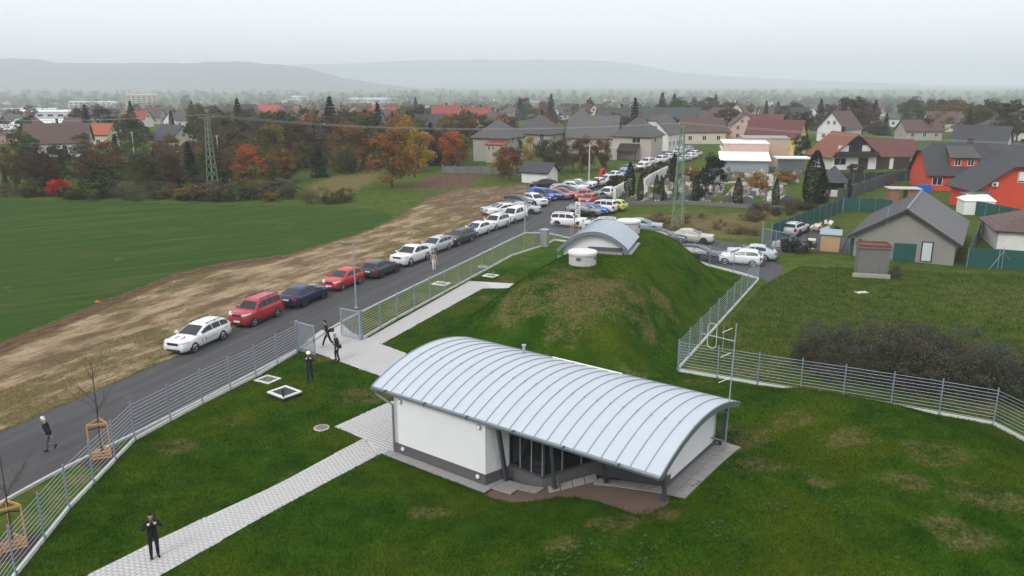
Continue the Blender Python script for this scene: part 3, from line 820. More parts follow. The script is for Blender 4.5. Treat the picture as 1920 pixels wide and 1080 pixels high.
# ------------------------------------------------------------------ covers and small things on the lawn
M_LID = mat('dark_lid', (.045, .045, .045), .85, var=.3, scale=15, bump=.5, bscale=60)
M_GRIT = mat('grey_grit', (.22, .20, .18), .95, var=.4, scale=25, bump=.9, bscale=45)
def frame_cover(px, py, sx, sy, rz, h, mat_lid, label, post=False):
    p = at(px, py); z = hz(*p); t = empty('shaft_cover', (*p, z), rz, label, 'cover')
    f = MB(); w = .17
    for s in (-1, 1):
        f.box((0, s * (sy / 2 - w / 2), h - .04), (sx, w, .08)); f.box((s * (sx / 2 - w / 2), 0, h - .04), (w, sy - 2 * w, .08))
    f.build('frame', M_CONCW, t, bevel=.01)
    if h > .12: MB().box((0, 0, h / 2 - .1), (sx * .97, sy * .97, h - .0)).build('shaft_wall', M_BLACK, t)
    MB().box((0, 0, h - .06), (sx - 2 * w, sy - 2 * w, .06)).build('lid', mat_lid, t)
    if post: MB().tube((sx * .42, -sy * .42, 0), (sx * .42, -sy * .42, h + .45), .05, .05, 8).build('vent_pipe', M_GALV if post == 2 else M_BLACK, t)
frame_cover(534, 742, 1.45, 1.25, R(-38), .26, M_LID, 'square shaft cover with a white rim and a black lid on the lawn', 1)
frame_cover(502, 712, 1.15, 1.05, R(-30), .05, M_GRIT, 'flush square cover with a pale rim and grey grit, in the lawn near the fence')
frame_cover(920, 520, 1.2, 1.0, R(-28), .2, M_GRIT, 'pale rimmed shaft cover with a short steel pipe at the end of the reservoir path', 2)
frame_cover(827, 532, 1.35, 1.1, R(-25), .05, M_GRIT, 'white rimmed cover in the verge just outside the fence')
def round_cover(px, py, r, label):
    p = at(px, py); t = empty('manhole', (*p, hz(*p)), 0, label, 'manhole')
    MB().lathe((0, 0, 0), [(r * .8, .035), (r * .8, .05), (r, .045), (r + .02, -.1)], 28).build('ring', M_CONC, t)
    MB().lathe((0, 0, 0), [(0, .042), (r * .79, .04), (r * .79, -.05)], 28).build('lid', M_GRIT, t)
round_cover(603, 803, .38, 'round concrete manhole cover in the lawn by the entrance path')
round_cover(905, 500, .42, 'round manhole cover in the grass strip outside the fence')

# saplings in timber guards
M_WOOD = mat('new_timber', (.47, .27, .12), .8, var=.2, scale=6, bump=.3, bscale=30)
M_BARK = mat('bark', (.075, .058, .045), .95, var=.3, scale=8, bump=.6, bscale=20)
M_MULCH = mat('mulch', (.05, .032, .025), .95, var=.5, scale=14, bump=.9, bscale=25, bdist=.05)
def branchy(m, p, d, L, r, depth, rnd, spread=.5):
    q = p + d * L; m.tube(p, q, r, r * .55, 5 if r > .02 else 3, False)
    if depth == 0: return
    for k in range(rnd.choice((3, 4)) if depth > 1 else 4):
        t = rnd.uniform(.3, 1); a = rnd.uniform(0, 6.28); s = spread * rnd.uniform(.6, 1.3)
        up = Vector((0, 0, 1)) if abs(d.z) < .9 else Vector((1, 0, 0))
        x = d.cross(up).normalized(); y = x.cross(d)
        nd = (d + (x * math.cos(a) + y * math.sin(a)) * s + Vector((0, 0, .12))).normalized()
        branchy(m, p + d * L * t, nd, L * rnd.uniform(.35, .6), max(r * .42, .004), depth - 1, rnd, spread)
def sapling(px, py, h, rz, label, seed, glab):
    p = at(px, py); z = hz(*p); rnd = random.Random(seed)
    t = empty('sapling', (*p, z), 0, label, 'tree')
    m = MB(); m.tube((0, 0, -.1), (.03, .02, h * .55), .04, .028, 7); m.build('trunk', M_BARK, t)
    c = MB()
    branchy(c, Vector((.03, .02, h * .5)), Vector((.02, 0, 1)), h * .5, .025, 3, rnd, .45)
    for k in range(5):
        a = rnd.uniform(0, 6.28); branchy(c, Vector((.02, .02, h * rnd.uniform(.38, .6))), Vector((math.cos(a) * .55, math.sin(a) * .55, .8)).normalized(), h * .25, .014, 2, rnd, .45)
    c.build('crown', M_BARK, t)
    g = empty('tree_guard', (*p, z), rz, glab, 'tree guard')
    cs = [(.48 * math.cos(R(90 + 120 * k)), .48 * math.sin(R(90 + 120 * k))) for k in range(3)]
    for c_ in cs: MB().tube((*c_, -.1), (*c_, 1.75), .035, .035, 8).build('stake', M_WOOD, g)
    for k in range(3):
        a, b = cs[k], cs[(k + 1) % 3]
        MB().rbox((*a, 1.72), (*b, 1.72), .04, .08).build('rail', M_WOOD, g)
        for zz in (.1, .24, .38): MB().rbox((*a, zz), (*b, zz), .025, .09).build('slat', M_WOOD, g)
    b = MB()
    for c_ in cs: b.rbox((*c_, 1.5), (.02, .01, 1.48), .01, .05)
    b.build('tie_strap', M_BLACK, g)
    mu = MB(); n = 26
    for ring in range(1):
        vs = [(0, 0, .07)] + [(r_ * math.cos(6.283 * k / n) * (1 + .12 * math.sin(3 * k)), r_ * math.sin(6.283 * k / n) * (1 + .1 * math.cos(2 * k)), zz) for r_, zz in ((.7, .05), (1.15, -.03)) for k in range(n)]
        fs = [(0, 1 + k, 1 + (k + 1) % n) for k in range(n)] + [(1 + k, 1 + n + k, 1 + n + (k + 1) % n, 1 + (k + 1) % n) for k in range(n)]
        mu.add(vs, fs)
    o = mu.build('mulch_bed', M_MULCH); o.location = (*p, z); tag(o, kind='structure')
sapling(192, 858, 4.6, R(20), 'thin bare sapling staked in a timber frame beside the white-haired man on the road', 3, 'timber tree guard around the sapling at the bend of the fence')
sapling(26, 1028, 4.4, R(35), 'thin bare sapling staked in a timber frame among dark mulch beds', 5, 'timber tree guard in the dark mulch bed beside the fence')
sapling(1076, 452, 4.2, R(10), 'thin bare sapling in front of the boxy white car at the parking yard', 8, 'timber tree guard at the parking yard beside the small vault')
# ------------------------------------------------------------------ people
def skin(name, joints, edges, mat_, root, parent, sub=2):
    """one continuous surface grown over a skeleton: joints {name: ((x,y,z), r) or ((x,y,z), rx, ry)}"""
    names = list(joints); me = bpy.data.meshes.new(name)
    me.from_pydata([joints[n][0] for n in names], [(names.index(a), names.index(b)) for a, b in edges], [])
    ob = bpy.data.objects.new(name + '_tmp', me); COL.objects.link(ob)
    md = ob.modifiers.new('s', 'SKIN'); md.use_smooth_shade = True; md.branch_smoothing = .6
    sv = me.skin_vertices[0].data
    for i, n in enumerate(names):
        j = joints[n]; sv[i].radius = (j[1], j[2] if len(j) > 2 else j[1]); sv[i].use_root = (n == root)
    ss = ob.modifiers.new('d', 'SUBSURF'); ss.levels = sub; ss.render_levels = sub
    out = bpy.data.meshes.new_from_object(ob.evaluated_get(bpy.context.evaluated_depsgraph_get()))
    bpy.data.objects.remove(ob); out.name = name
    out.materials.clear(); out.materials.append(mat_); out.shade_smooth()
    return link(name, out, parent)
M_SKIN = mat('skin', (.46, .26, .19), .6, var=.08, scale=20)
def cloth(name, col): return mat('cloth_' + name, col, .9, var=.18, scale=9, bump=.35, bscale=22, bdist=.03)
def person(px, py, facing, h, pose, jacket, trousers, shoes, hair, label, shirt=None, coat=.0, hairkind='short', bag=None, helmet=None, phone=False, ground=None, scarf=None):
    """local +Y is where the person faces; pose holds stride, arm positions and lean"""
    p = ground if ground is not None else site(px, py)[:2]
    t = empty('person', (*p, hz(*p) + pose.get('lift', .03)), R(facing - 90), label, 'person')
    s = h / 1.78; t.scale = (s, s, s)
    st = pose.get('stride', 0.0); ln = pose.get('lean', 0.02)
    V3 = lambda x, y, z: (x, y, z)
    hip = 0.93; sh = 1.45
    H = {}
    # legs: sign +1 right. stride moves right leg forward, left leg back
    def leg(sx, f, bend):
        foot_y = f; knee_y = f * .5 + (.06 if bend < .05 else .12 + .1 * bend); fz = .09
        if bend > .05: return [(sx * .10, .0, hip), (sx * .10, .10, hip - .43), (sx * .10, f, .36 * bend + .12)]
        return [(sx * .10, 0, hip), (sx * .105, knee_y, .50), (sx * .11, foot_y, fz)]
    legs = {1: leg(1, st * .42, 0), -1: leg(-1, -st * .50, pose.get('kick', 0.0))}
    # trousers
    J = {'pel': ((0, 0, hip + .04), .155, .115), 'waist': ((0, 0, hip + .16), .15, .11)}; E = [('pel', 'waist')]
    for sx in (1, -1):
        a, b, c = legs[sx]; k = 'R' if sx > 0 else 'L'
        J['h' + k] = (a[:2] + (a[2] - .06,), .098, .10); J['t' + k] = (tuple((np.array(a) + np.array(b)) / 2), .088, .09); J['k' + k] = (b, .066); J['c' + k] = (tuple((np.array(b) * .6 + np.array(c) * .4)), .064, .068); J['a' + k] = (tuple(np.array(c) + [0, 0, .0]), .056, .058)
        E += [('pel', 'h' + k), ('h' + k, 't' + k), ('t' + k, 'k' + k), ('k' + k, 'c' + k), ('c' + k, 'a' + k)]
    skin('trousers', J, E, trousers, 'pel', t)
    for sx in (1, -1):
        a, b, c = legs[sx]; c = np.array(c); kick = (sx < 0 and pose.get('kick', 0) > .05)
        d = np.array([0.02 * sx, .17, -.02]) if not kick else np.array([0, .06, -.16])
        heel = c + ([0, -.05, -.04] if not kick else [0, -.06, -.0])
        J = {'heel': (tuple(heel), .046, .05), 'ank': (tuple(c + [0, 0, -.01]), .052), 'ball': (tuple(c + d * .7 + [0, 0, -.035]), .05, .035), 'toe': (tuple(c + d * 1.05 + [0, 0, -.04]), .04, .026)}
        skin('shoe', J, [('ank', 'heel'), ('ank', 'ball'), ('ball', 'toe')], shoes, 'ank', t, 1)
    # torso jacket with sleeves
    top = np.array([0, ln * 1.2, sh]); ch = np.array([0, ln * .8, 1.27])
    arms = {}
    for sx in (1, -1):
        shd = top + [sx * .185, -.005, -.03]
        el, wr = pose['arms'][sx]
        arms[sx] = (shd, np.array(el), np.array(wr))
    J = {'hem': ((0, -.01, hip + .02 - coat), .178 + coat * .22, .135 + coat * .2), 'wst': ((0, ln * .3, 1.10), .172 + coat * .08, .13 + coat * .08), 'chest': (tuple(ch), .19, .136), 'sho': (tuple(top + [0, 0, -.035]), .135, .10), 'col': (tuple(top + [0, .0, .055]), .070, .068)}
    E = [('hem', 'wst'), ('wst', 'chest'), ('chest', 'sho'), ('sho', 'col')]
    for sx in (1, -1):
        k = 'R' if sx > 0 else 'L'; a, b, c = arms[sx]
        J['s' + k] = (tuple(a), .075, .075); J['u' + k] = (tuple(a * .5 + b * .5), .062); J['e' + k] = (tuple(b), .054); J['f' + k] = (tuple(b * .5 + c * .5), .048); J['w' + k] = (tuple(b * .08 + c * .92), .043)
        E += [('sho', 's' + k), ('s' + k, 'u' + k), ('u' + k, 'e' + k), ('e' + k, 'f' + k), ('f' + k, 'w' + k)]
    skin('jacket', J, E, jacket, 'chest', t)
    # body: head, neck and the two hands, one skeleton through the sleeves
    hd = np.array(pose.get('head', (0, .035, 1.665))) + [0, ln * 1.4, 0]
    tilt = pose.get('tilt', 0.0)
    J = {'chest': (tuple(ch), .11, .08), 'nk0': (tuple(top + [0, 0, .02]), .058), 'nk1': (tuple(hd + [0, -.03, -.115]), .052), 'jaw': (tuple(hd + [0, .012 + tilt * .05, -.072]), .056, .062), 'mid': (tuple(hd), .073, .088), 'crn': (tuple(hd + [0, -.012, .062]), .066, .078), 'cr2': (tuple(hd + [0, -.015, .098]), .035, .04),
         'nose': (tuple(hd + [0, .098 + tilt * .02, -.018]), .012, .014), 'earR': (tuple(hd + [.082, -.005, -.01]), .010, .018), 'earL': (tuple(hd + [-.082, -.005, -.01]), .010, .018)}
    E = [('chest', 'nk0'), ('nk0', 'nk1'), ('nk1', 'jaw'), ('jaw', 'mid'), ('mid', 'crn'), ('crn', 'cr2'), ('mid', 'nose'), ('mid', 'earR'), ('mid', 'earL')]
    for sx in (1, -1):
        k = 'R' if sx > 0 else 'L'; a, b, c = arms[sx]
        d = (c - b) / np.linalg.norm(c - b)
        if pose.get('hands') == 'phone': d = (d * .5 + np.array([-sx * .35, .35, .55])); d /= np.linalg.norm(d)
        side_ = np.cross(d, [0, 0, 1.0] if abs(d[2]) < .9 else [0, 1.0, 0]); side_ /= np.linalg.norm(side_)
        nrm = np.cross(side_, d)
        J['el' + k] = (tuple(b), .03); J['wr' + k] = (tuple(c), .027, .02); J['pm' + k] = (tuple(c + d * .055), .036, .018); J['sh' + k] = (tuple(a), .04)
        E += [('chest', 'sh' + k), ('sh' + k, 'el' + k), ('el' + k, 'wr' + k), ('wr' + k, 'pm' + k)]
        for i, (o_, L_f) in enumerate(((-.027, .062), (-.009, .075), (.009, .07), (.026, .055))):
            b0 = c + d * .085 + side_ * o_; b1 = b0 + d * L_f * .55 + nrm * .006; b2 = b1 + d * L_f * .35 + nrm * .022
            J[f'f{i}a' + k] = (tuple(b0), .0095); J[f'f{i}b' + k] = (tuple(b1), .0088); J[f'f{i}c' + k] = (tuple(b2), .0078)
            E += [('pm' + k, f'f{i}a' + k), (f'f{i}a' + k, f'f{i}b' + k), (f'f{i}b' + k, f'f{i}c' + k)]
        b0 = c + d * .03 - side_ * .04; b1 = b0 + d * .045 - side_ * .018 + nrm * .01
        J['tha' + k] = (tuple(b0), .011); J['thb' + k] = (tuple(b1), .009); E += [('wr' + k, 'tha' + k), ('tha' + k, 'thb' + k)]
    body = skin('body', J, E, M_SKIN, 'chest', t)
    # face: eyes and mouth
    for sx in (1, -1): MB().lathe((0, 0, 0), [(0, -.011), (.009, -.006), (.011, 0), (.009, .006), (0, .011)], 8).build('eye', M_BLACK, body).location = tuple(hd + [sx * .031, .078, .012])
    MB().box(tuple(hd + [0, .074, -.062]), (.045, .02, .008)).build('mouth', mat('lips', (.30, .10, .09), .6, var=0), body)
    if helmet is not None:
        m = MB(); n = 20
        m.lathe((0, 0, 0), [(.128, -.012), (.126, .0), (.122, .03), (.108, .075), (.07, .112), (0, .125)], n); m.prism([(.05 * math.cos(a_) * 2.1, .10 + .075 * math.sin(a_)) for a_ in np.linspace(0, math.pi, 9)], -.012, .0)
        o = m.build('helmet', helmet, t, True); o.location = tuple(hd + [0, -.01, .035])
    elif hair is not None:
        m = MB(); N, Mr = 14, 7; vs = []
        for j in range(Mr):
            ph_ = math.pi * .5 * j / (Mr - 1)
            for i in range(N):
                a_ = 2 * math.pi * i / N; lowr = (-.055 if math.sin(a_) < -.25 else (.0 if math.sin(a_) < .3 else .04)) if hairkind == 'short' else (-.03 if math.sin(a_) < 0 else .045)
                z = .128 * math.sin(ph_) + lowr * (1 - j / (Mr - 1)); r = math.cos(ph_) * .5 + .5 * math.cos(ph_) ** .5
                vs.append((.090 * r * math.cos(a_), .106 * r * math.sin(a_) - .012, z))
        m.add(vs, [(j * N + i, j * N + (i + 1) % N, (j + 1) * N + (i + 1) % N, (j + 1) * N + i) for j in range(Mr - 1) for i in range(N)])
        o = m.build('hair', hair, t, True); o.location = tuple(hd + [0, 0, .018])
    if shirt is not None:
        m = MB(); q = ch
        m.add([(-.05, q[1] + .118, 1.40), (.05, q[1] + .118, 1.40), (.03, q[1] + .150, 1.22), (.035, q[1] + .142, 1.02), (-.035, q[1] + .142, 1.02), (-.03, q[1] + .150, 1.22)], [(0, 5, 2, 1), (5, 4, 3, 2)]); m.build('shirt_front', shirt, t)
    if pose.get('hands') == 'phone':
        for sx in (1, -1):
            a, b, c = arms[sx]; d = (c - b) / np.linalg.norm(c - b); MB().tube(tuple(c - d * .05), tuple(c - d * .005), .046, .044, 10).build('cuff', M_LAMPW, t)
    def world(v): 
        a_ = R(facing - 90); v = np.array(v) * s
        return (p[0] + v[0] * math.cos(a_) - v[1] * math.sin(a_), p[1] + v[0] * math.sin(a_) + v[1] * math.cos(a_), hz(*p) + pose.get('lift', .03) + v[2])
    if phone:
        c = (arms[1][2] + arms[-1][2]) / 2 + [0, .05, .11]
        ph_o = empty('phone', world(c), R(facing - 90), phone, 'phone'); MB().box((0, 0, 0), (.15, .012, .078)).build('case', M_BLACK, ph_o, bevel=.003); MB().box((0, -.008, 0), (.13, .002, .068)).build('screen', M_GLASS, ph_o)
    if bag:
        bo = empty('shoulder_bag', world((bag[0], bag[1], bag[2])), R(facing - 90), bag[3], 'bag')
        MB().box((0, 0, 0), (.13, .34, .25), 0, .92).build('pouch', M_BLACK, bo, bevel=.03)
        MB().path([(0, -.12, .1), (-bag[0] * .5, -.02, sh - bag[2] + .02), (-bag[0] * 1.2, .02, sh - bag[2] + .07)], .012, 5).build('strap', M_BLACK, bo)
    return t
K_BLACK, K_NAVY, K_GREY, K_WHITE, K_SAND = cloth('black', (.010, .010, .014)), cloth('navy', (.012, .016, .034)), cloth('grey', (.10, .105, .115)), cloth('white', (.66, .65, .63)), cloth('sand', (.40, .32, .24))
K_CHAR, K_BLUE, K_RED, K_LIGHT = cloth('charcoal', (.028, .03, .033)), cloth('sky_blue', (.03, .22, .50)), cloth('dark_red', (.14, .02, .025)), cloth('pale', (.62, .60, .58))
HR_D, HR_W, HR_G, HR_B = cloth('dark_hair', (.014, .011, .010)), cloth('white_hair', (.70, .69, .67)), cloth('grey_hair', (.30, .28, .26)), cloth('blond_hair', (.42, .30, .18))
SHB = cloth('shoe_black', (.012, .012, .012)); SHW = cloth('shoe_white', (.55, .55, .53))
PHONE = {'arms': {1: ((.33, .10, 1.20), (.085, .27, 1.47)), -1: ((-.33, .10, 1.20), (-.085, .27, 1.47))}, 'hands': 'phone', 'head': (0, .05, 1.665), 'tilt': .5}
HANG = {1: ((.27, -.02, 1.16), (.27, .06, .93)), -1: ((-.27, -.02, 1.16), (-.27, .04, .93))}
def cam_face(x, y): q = site(x, y); return math.degrees(math.atan2(-q[1], -q[0]))
person(291, 1046, cam_face(291, 1046) + 4, 1.80, PHONE, K_BLACK, K_BLACK, SHB, HR_D, 'man in a black coat on the garden path, filming with his phone', K_BLACK, coat=.20, phone='phone held up by the man in the black coat')
person(97, 850, 187, 1.78, {'arms': {1: ((.25, .08, 1.18), (.24, .22, .98)), -1: ((-.25, -.16, 1.18), (-.25, -.20, .96))}, 'stride': .55, 'kick': .9, 'lean': .09}, K_BLACK, K_GREY, SHB, HR_W, 'white-haired man in a black jacket striding along the road', coat=.08)
person(582, 716, cam_face(582, 716) - 6, 1.80, {**PHONE, 'stride': .35}, K_CHAR, K_NAVY, SHB, None, 'man in a white helmet and dark jacket filming on the lawn', helmet=M_LAMPW, phone='phone held up by the man in the white helmet', coat=.05)
person(633, 677, 215, 1.76, {'arms': {1: ((.27, .05, 1.17), (.06, .24, 1.13)), -1: ((-.29, .0, 1.17), (-.36, .14, .97))}, 'head': (0, .06, 1.655), 'stride': .12, 'lean': .03}, K_BLACK, K_BLACK, SHB, HR_G, 'man in a dark suit and white shirt looking down, standing on the forecourt', shirt=K_WHITE, bag=(-.27, -.02, .98, 'black shoulder bag of the man in the dark suit'))
person(616, 652, 195, 1.82, {'arms': {1: ((.26, .06, 1.17), (.25, .18, .98)), -1: ((-.26, -.02, 1.16), (-.25, .04, .94))}, 'stride': .8, 'lean': .08}, K_NAVY, K_BLACK, SHW, HR_D, 'man in a navy jacket walking through the gateway with a bag on his back', bag=(-.1, -.24, 1.15, 'black bag slung on the back of the walking man in navy'))
person(814, 506, 285, 1.72, {'arms': HANG, 'stride': .35}, K_SAND, K_WHITE, SHW, HR_B, 'person in a sand-coloured jacket and white trousers walking beside the fence')
person(887, 449, 250, 1.75, {'arms': HANG, 'stride': .3}, K_BLUE, K_NAVY, SHB, HR_D, 'person in a bright blue jacket standing beside the white hatchback')
person(1122, 354, 240, 1.74, {'arms': HANG, 'stride': .4}, K_RED, K_BLACK, SHB, HR_D, 'person in dark red walking down the village street')
person(1094, 441, 200, 1.72, {'arms': HANG, 'stride': .15}, K_LIGHT, K_LIGHT, SHW, HR_B, 'person in pale clothes standing beside the sapling at the parking yard')
# ------------------------------------------------------------------ cars
def car_paint():
    g = NT('car_paint'); c = g.n('ShaderNodeObjectInfo').outputs['Color']
    z = g.n('ShaderNodeSeparateXYZ'); g.put(z.inputs[0], g.pos())
    low = g.math('MULTIPLY', g.ramp(g.noise(7, 4, g.pos(), .65), .4, .75), .22)
    c = g.mix(low, c, g.mix(1.0, c, (.75, .70, .63), 'MULTIPLY'))
    g.put(g.b.inputs['Base Color'], c); g.b.inputs['Roughness'].default_value = .32; g.b.inputs['Metallic'].default_value = .0
    g.b.inputs['Coat Weight'].default_value = .3; g.b.inputs['Specular IOR Level'].default_value = .35; g.b.inputs['Coat Roughness'].default_value = .06
    return g.m
M_PAINT = car_paint()
M_CARGLASS = glass('car_glass', (.020, .024, .028), .04)
M_TYRE = mat('tyre_rubber', (.022, .022, .022), .85, var=.2)
M_RIM = mat('alloy_rim', (.45, .46, .47), .35, .7, var=.1)
M_HEAD = glass('headlight_glass', (.62, .65, .68), .12)
M_TAIL = glass('taillight_glass', (.42, .018, .015), .2)
M_PLATE = mat('number_plate', (.72, .72, .70), .5, var=.05)
M_CLAD = mat('black_cladding', (.028, .028, .03), .7, var=.15)

# length, width, height, wheelbase, belt, nose height, cabin stations (x,z) from windscreen foot to rear foot, tail height, wheel radius
CARS = {
    'estate': (4.66, 1.80, 1.47, 2.68, .97, .81, [(1.08, .97), (.10, 1.38), (-.35, 1.45), (-1.35, 1.45), (-1.85, 1.38), (-2.22, .98)], .98, .345),
    'hatch': (4.02, 1.72, 1.47, 2.46, .97, .82, [(.98, .97), (.10, 1.38), (-.30, 1.46), (-1.10, 1.44), (-1.50, 1.36), (-1.92, .98)], .98, .325),
    'saloon': (4.62, 1.79, 1.44, 2.60, .95, .79, [(1.06, .95), (.12, 1.37), (-.30, 1.44), (-.90, 1.41), (-1.20, 1.34), (-2.02, 1.0)], 1.0, .335),
    'boxy': (4.22, 1.79, 1.68, 2.58, 1.07, .97, [(1.05, 1.07), (.48, 1.58), (.05, 1.67), (-1.45, 1.67), (-1.85, 1.62), (-2.04, 1.06)], 1.06, .36),
    'coupe': (4.86, 1.97, 1.68, 2.92, 1.08, .98, [(1.05, 1.08), (.22, 1.56), (-.25, 1.67), (-.95, 1.60), (-1.55, 1.42), (-2.25, 1.14)], 1.14, .41),
    'suv': (4.45, 1.84, 1.66, 2.64, 1.05, .95, [(1.05, 1.05), (.25, 1.55), (-.15, 1.65), (-1.30, 1.64), (-1.75, 1.56), (-2.10, 1.06)], 1.06, .375),
    'van': (4.40, 1.82, 1.80, 2.70, 1.08, .95, [(1.28, 1.05), (.55, 1.68), (.15, 1.79), (-1.60, 1.79), (-2.02, 1.74), (-2.14, 1.08)], 1.08, .345),
}
def lerp_prof(prof, x):
    P = sorted(prof); return float(np.interp(x, [p[0] for p in P], [p[1] for p in P]))
def car_meshes(kind):
    L, Wd, Ht, WB, belt, nose, cab, tail, wr = CARS[kind]
    hw = Wd / 2; parts = []
    fx, rx = L / 2, -L / 2
    a, b = cab[0][0], cab[-1][0]
    top = [(fx, nose - .14), (fx - .07, nose - .02), (fx - .22, nose + .035), (fx - .5, nose + .075), (a + .05, belt + .0), (a - .2, belt), (b + .2, belt + .01), (b - .02, tail), (rx + .10, tail - .05), (rx, tail - .22)]
    xs = sorted({rx, rx + .06, rx + .18, rx + .4, b, b + .5, -.6, 0, .6, a, a + .35, fx - .62, fx - .35, fx - .16, fx - .05, fx})
    def wid(x):
        e = max(0, (x - (fx - .65)) / .65); r = max(0, ((rx + .5) - x) / .5)
        return hw * (1 - .20 * e ** 2.2 - .13 * r ** 2.2)
    secs = []
    for x in xs:
        w, zt = wid(x), lerp_prof(top, x); lift = .16 * max(0, (x - (fx - .3)) / .3) ** 2 * .5 + .16 * max(0, ((rx + .3) - x) / .3) ** 2 * .6
        zb = .19 + lift
        half = [(0, zb), (.78 * w, zb), (.955 * w, zb + .10), (1.0 * w, zb + (zt - zb) * .45), (.985 * w, zt - .16), (.94 * w, zt - .04), (.80 * w, zt + .005), (.4 * w, zt + .035), (0, zt + .045)]
        secs.append([(x, y, z) for y, z in half] + [(x, -y, z) for y, z in half[-2:0:-1]])
    m = MB(); n = len(secs[0]); vs = [p for s in secs for p in s]; fs = []
    for i in range(len(xs) - 1):
        for k in range(n):
            fs.append((i * n + k, i * n + (k + 1) % n, (i + 1) * n + (k + 1) % n, (i + 1) * n + k))
    fs += [tuple(range(n))[::-1], tuple(range((len(xs) - 1) * n, len(xs) * n))]
    m.add(vs, fs)
    # cabin shell
    cx = sorted(set([round(p[0], 4) for p in cab] + list(np.linspace(b, a, 13).round(4))))
    wb = hw * .93
    def zc(x): return max(lerp_prof(cab, x), 0)
    def wt(x):
        f = (zc(x) - belt) / (Ht - belt + 1e-6); return wb - (wb - hw * .70) * max(0, min(1, f))
    def S(x, t):
        z1 = zc(x) - .045; return (x, wb + (wt(x) - wb) * t, belt - .02 + (z1 - belt + .02) * t)
    secs = []
    for x in cx:
        p = S(x, 1); zt = zc(x)
        half = [(wb, belt - .05), (p[1], p[2]), (p[1] - .09, zt - .006), (p[1] * .5, zt + .012), (0, zt + .018)]
        secs.append([(x, y, z) for y, z in half] + [(x, -y, z) for y, z in half[-2::-1]])
    n = len(secs[0]); vs = [p for s in secs for p in s]
    fs = [(i * n + k, i * n + k + 1, (i + 1) * n + k + 1, (i + 1) * n + k) for i in range(len(cx) - 1) for k in range(n - 1)]
    fs += [tuple(range(n)), tuple(range((len(cx) - 1) * n, len(cx) * n))[::-1]]
    m.add(vs, fs)
    # sills and bumper edge
    parts.append(('body', m.mesh('body', M_PAINT, True), None, []))
    # glass: windscreen, rear window, side windows
    def band(x0, x1, name):
        g = MB(); N = 5
        for i in range(N + 1):
            x = x0 + (x1 - x0) * i / N; zt = zc(x); w = wt(x) - .12
            for y in (-w, -w * .5, 0, w * .5, w): g.v.append((x + (.012 if x0 > 0 else -.012), y, zt + (.026 if abs(y) < w else .012)))
        for i in range(N):
            for k in range(4): g.f.append((i * 5 + k, i * 5 + k + 1, i * 5 + 6 + k, i * 5 + 5 + k))
        return (name, g.mesh(name, M_CARGLASS, True), None, [])
    a1, b1 = cab[1][0], cab[-2][0]
    parts.append(band(a - .06, a1 + .05, 'windscreen')); parts.append(band(b1 - .04, b + .05, 'rear_window'))
    xs0, xs1 = b1 - (b1 - b) * (.15 if kind == 'saloon' else .35), a1 + (a - a1) * .62
    cuts = [xs1, (a1 + b1) / 2 + .42, (a1 + b1) / 2 - .36, xs0] if kind not in ('coupe', 'saloon', 'hatch') else [xs1, (a1 + b1) / 2 + .22, xs0]
    for s in (-1, 1):
        for i in range(len(cuts) - 1):
            if kind == 'van' and i > 1: continue
            x0, x1 = cuts[i] - .035, cuts[i + 1] + .035; g = MB(); N = 5
            for k in range(N + 1):
                x = x0 + (x1 - x0) * k / N
                for t in (.16, .86):
                    p = S(x, t); g.v.append((p[0], s * (p[1] + .010), p[2]))
            for k in range(N): g.f.append((2 * k, 2 * k + 1, 2 * k + 3, 2 * k + 2))
            parts.append(('side_window', g.mesh('side_window', M_CARGLASS), None, []))
    # wheels
    tyre = MB(); prof = [(wr * .62, -.09), (wr * .9, -.10), (wr, -.075), (wr, .075), (wr * .9, .10), (wr * .62, .09)]
    N = 22; vs = []
    for k in range(N):
        t = 2 * math.pi * k / N
        vs += [(r * math.cos(t), y, r * math.sin(t)) for r, y in prof]
    q = len(prof)
    tyre.add(vs, [(k * q + j, k * q + j + 1, ((k + 1) % N) * q + j + 1, ((k + 1) % N) * q + j) for k in range(N) for j in range(q - 1)])
    ty = tyre.mesh('wheel', M_TYRE, True)
    rim = MB(); rim.tube((0, -.075, 0), (0, .075, 0), wr * .22, wr * .22, 10)
    for k in range(5):
        t = 2 * math.pi * k / 5; d = (math.cos(t), math.sin(t))
        rim.rbox((d[0] * wr * .1, .0, d[1] * wr * .1), (d[0] * wr * .63, .0, d[1] * wr * .63), .15, .10)
    vs = []
    for k in range(20):
        t = 2 * math.pi * k / 20
        vs += [(r * math.cos(t), y, r * math.sin(t)) for r, y in ((wr * .60, -.088), (wr * .66, -.095), (wr * .66, .095), (wr * .60, .088))]
    rim.add(vs, [(k * 4 + j, k * 4 + j + 1, ((k + 1) % 20) * 4 + j + 1, ((k + 1) % 20) * 4 + j) for k in range(20) for j in range(3)])
    rm = rim.mesh('rim', M_RIM)
    well = MB().tube((0, -.16, 0), (0, .05, 0), wr * 1.17, wr * 1.17, 20).mesh('wheel_well', M_BLACK)
    for sx in (1, -1):
        for s in (1, -1):
            x = sx * WB / 2 + (.10 if kind not in ('van',) else .12) * .6
            parts.append(('wheel', ty, (x, s * (hw - .085), wr), [('rim', rm)]))
            parts.append(('wheel_well', well, (x, s * (hw - .055) , wr + .02) , []))
    w = wid(fx - .12)
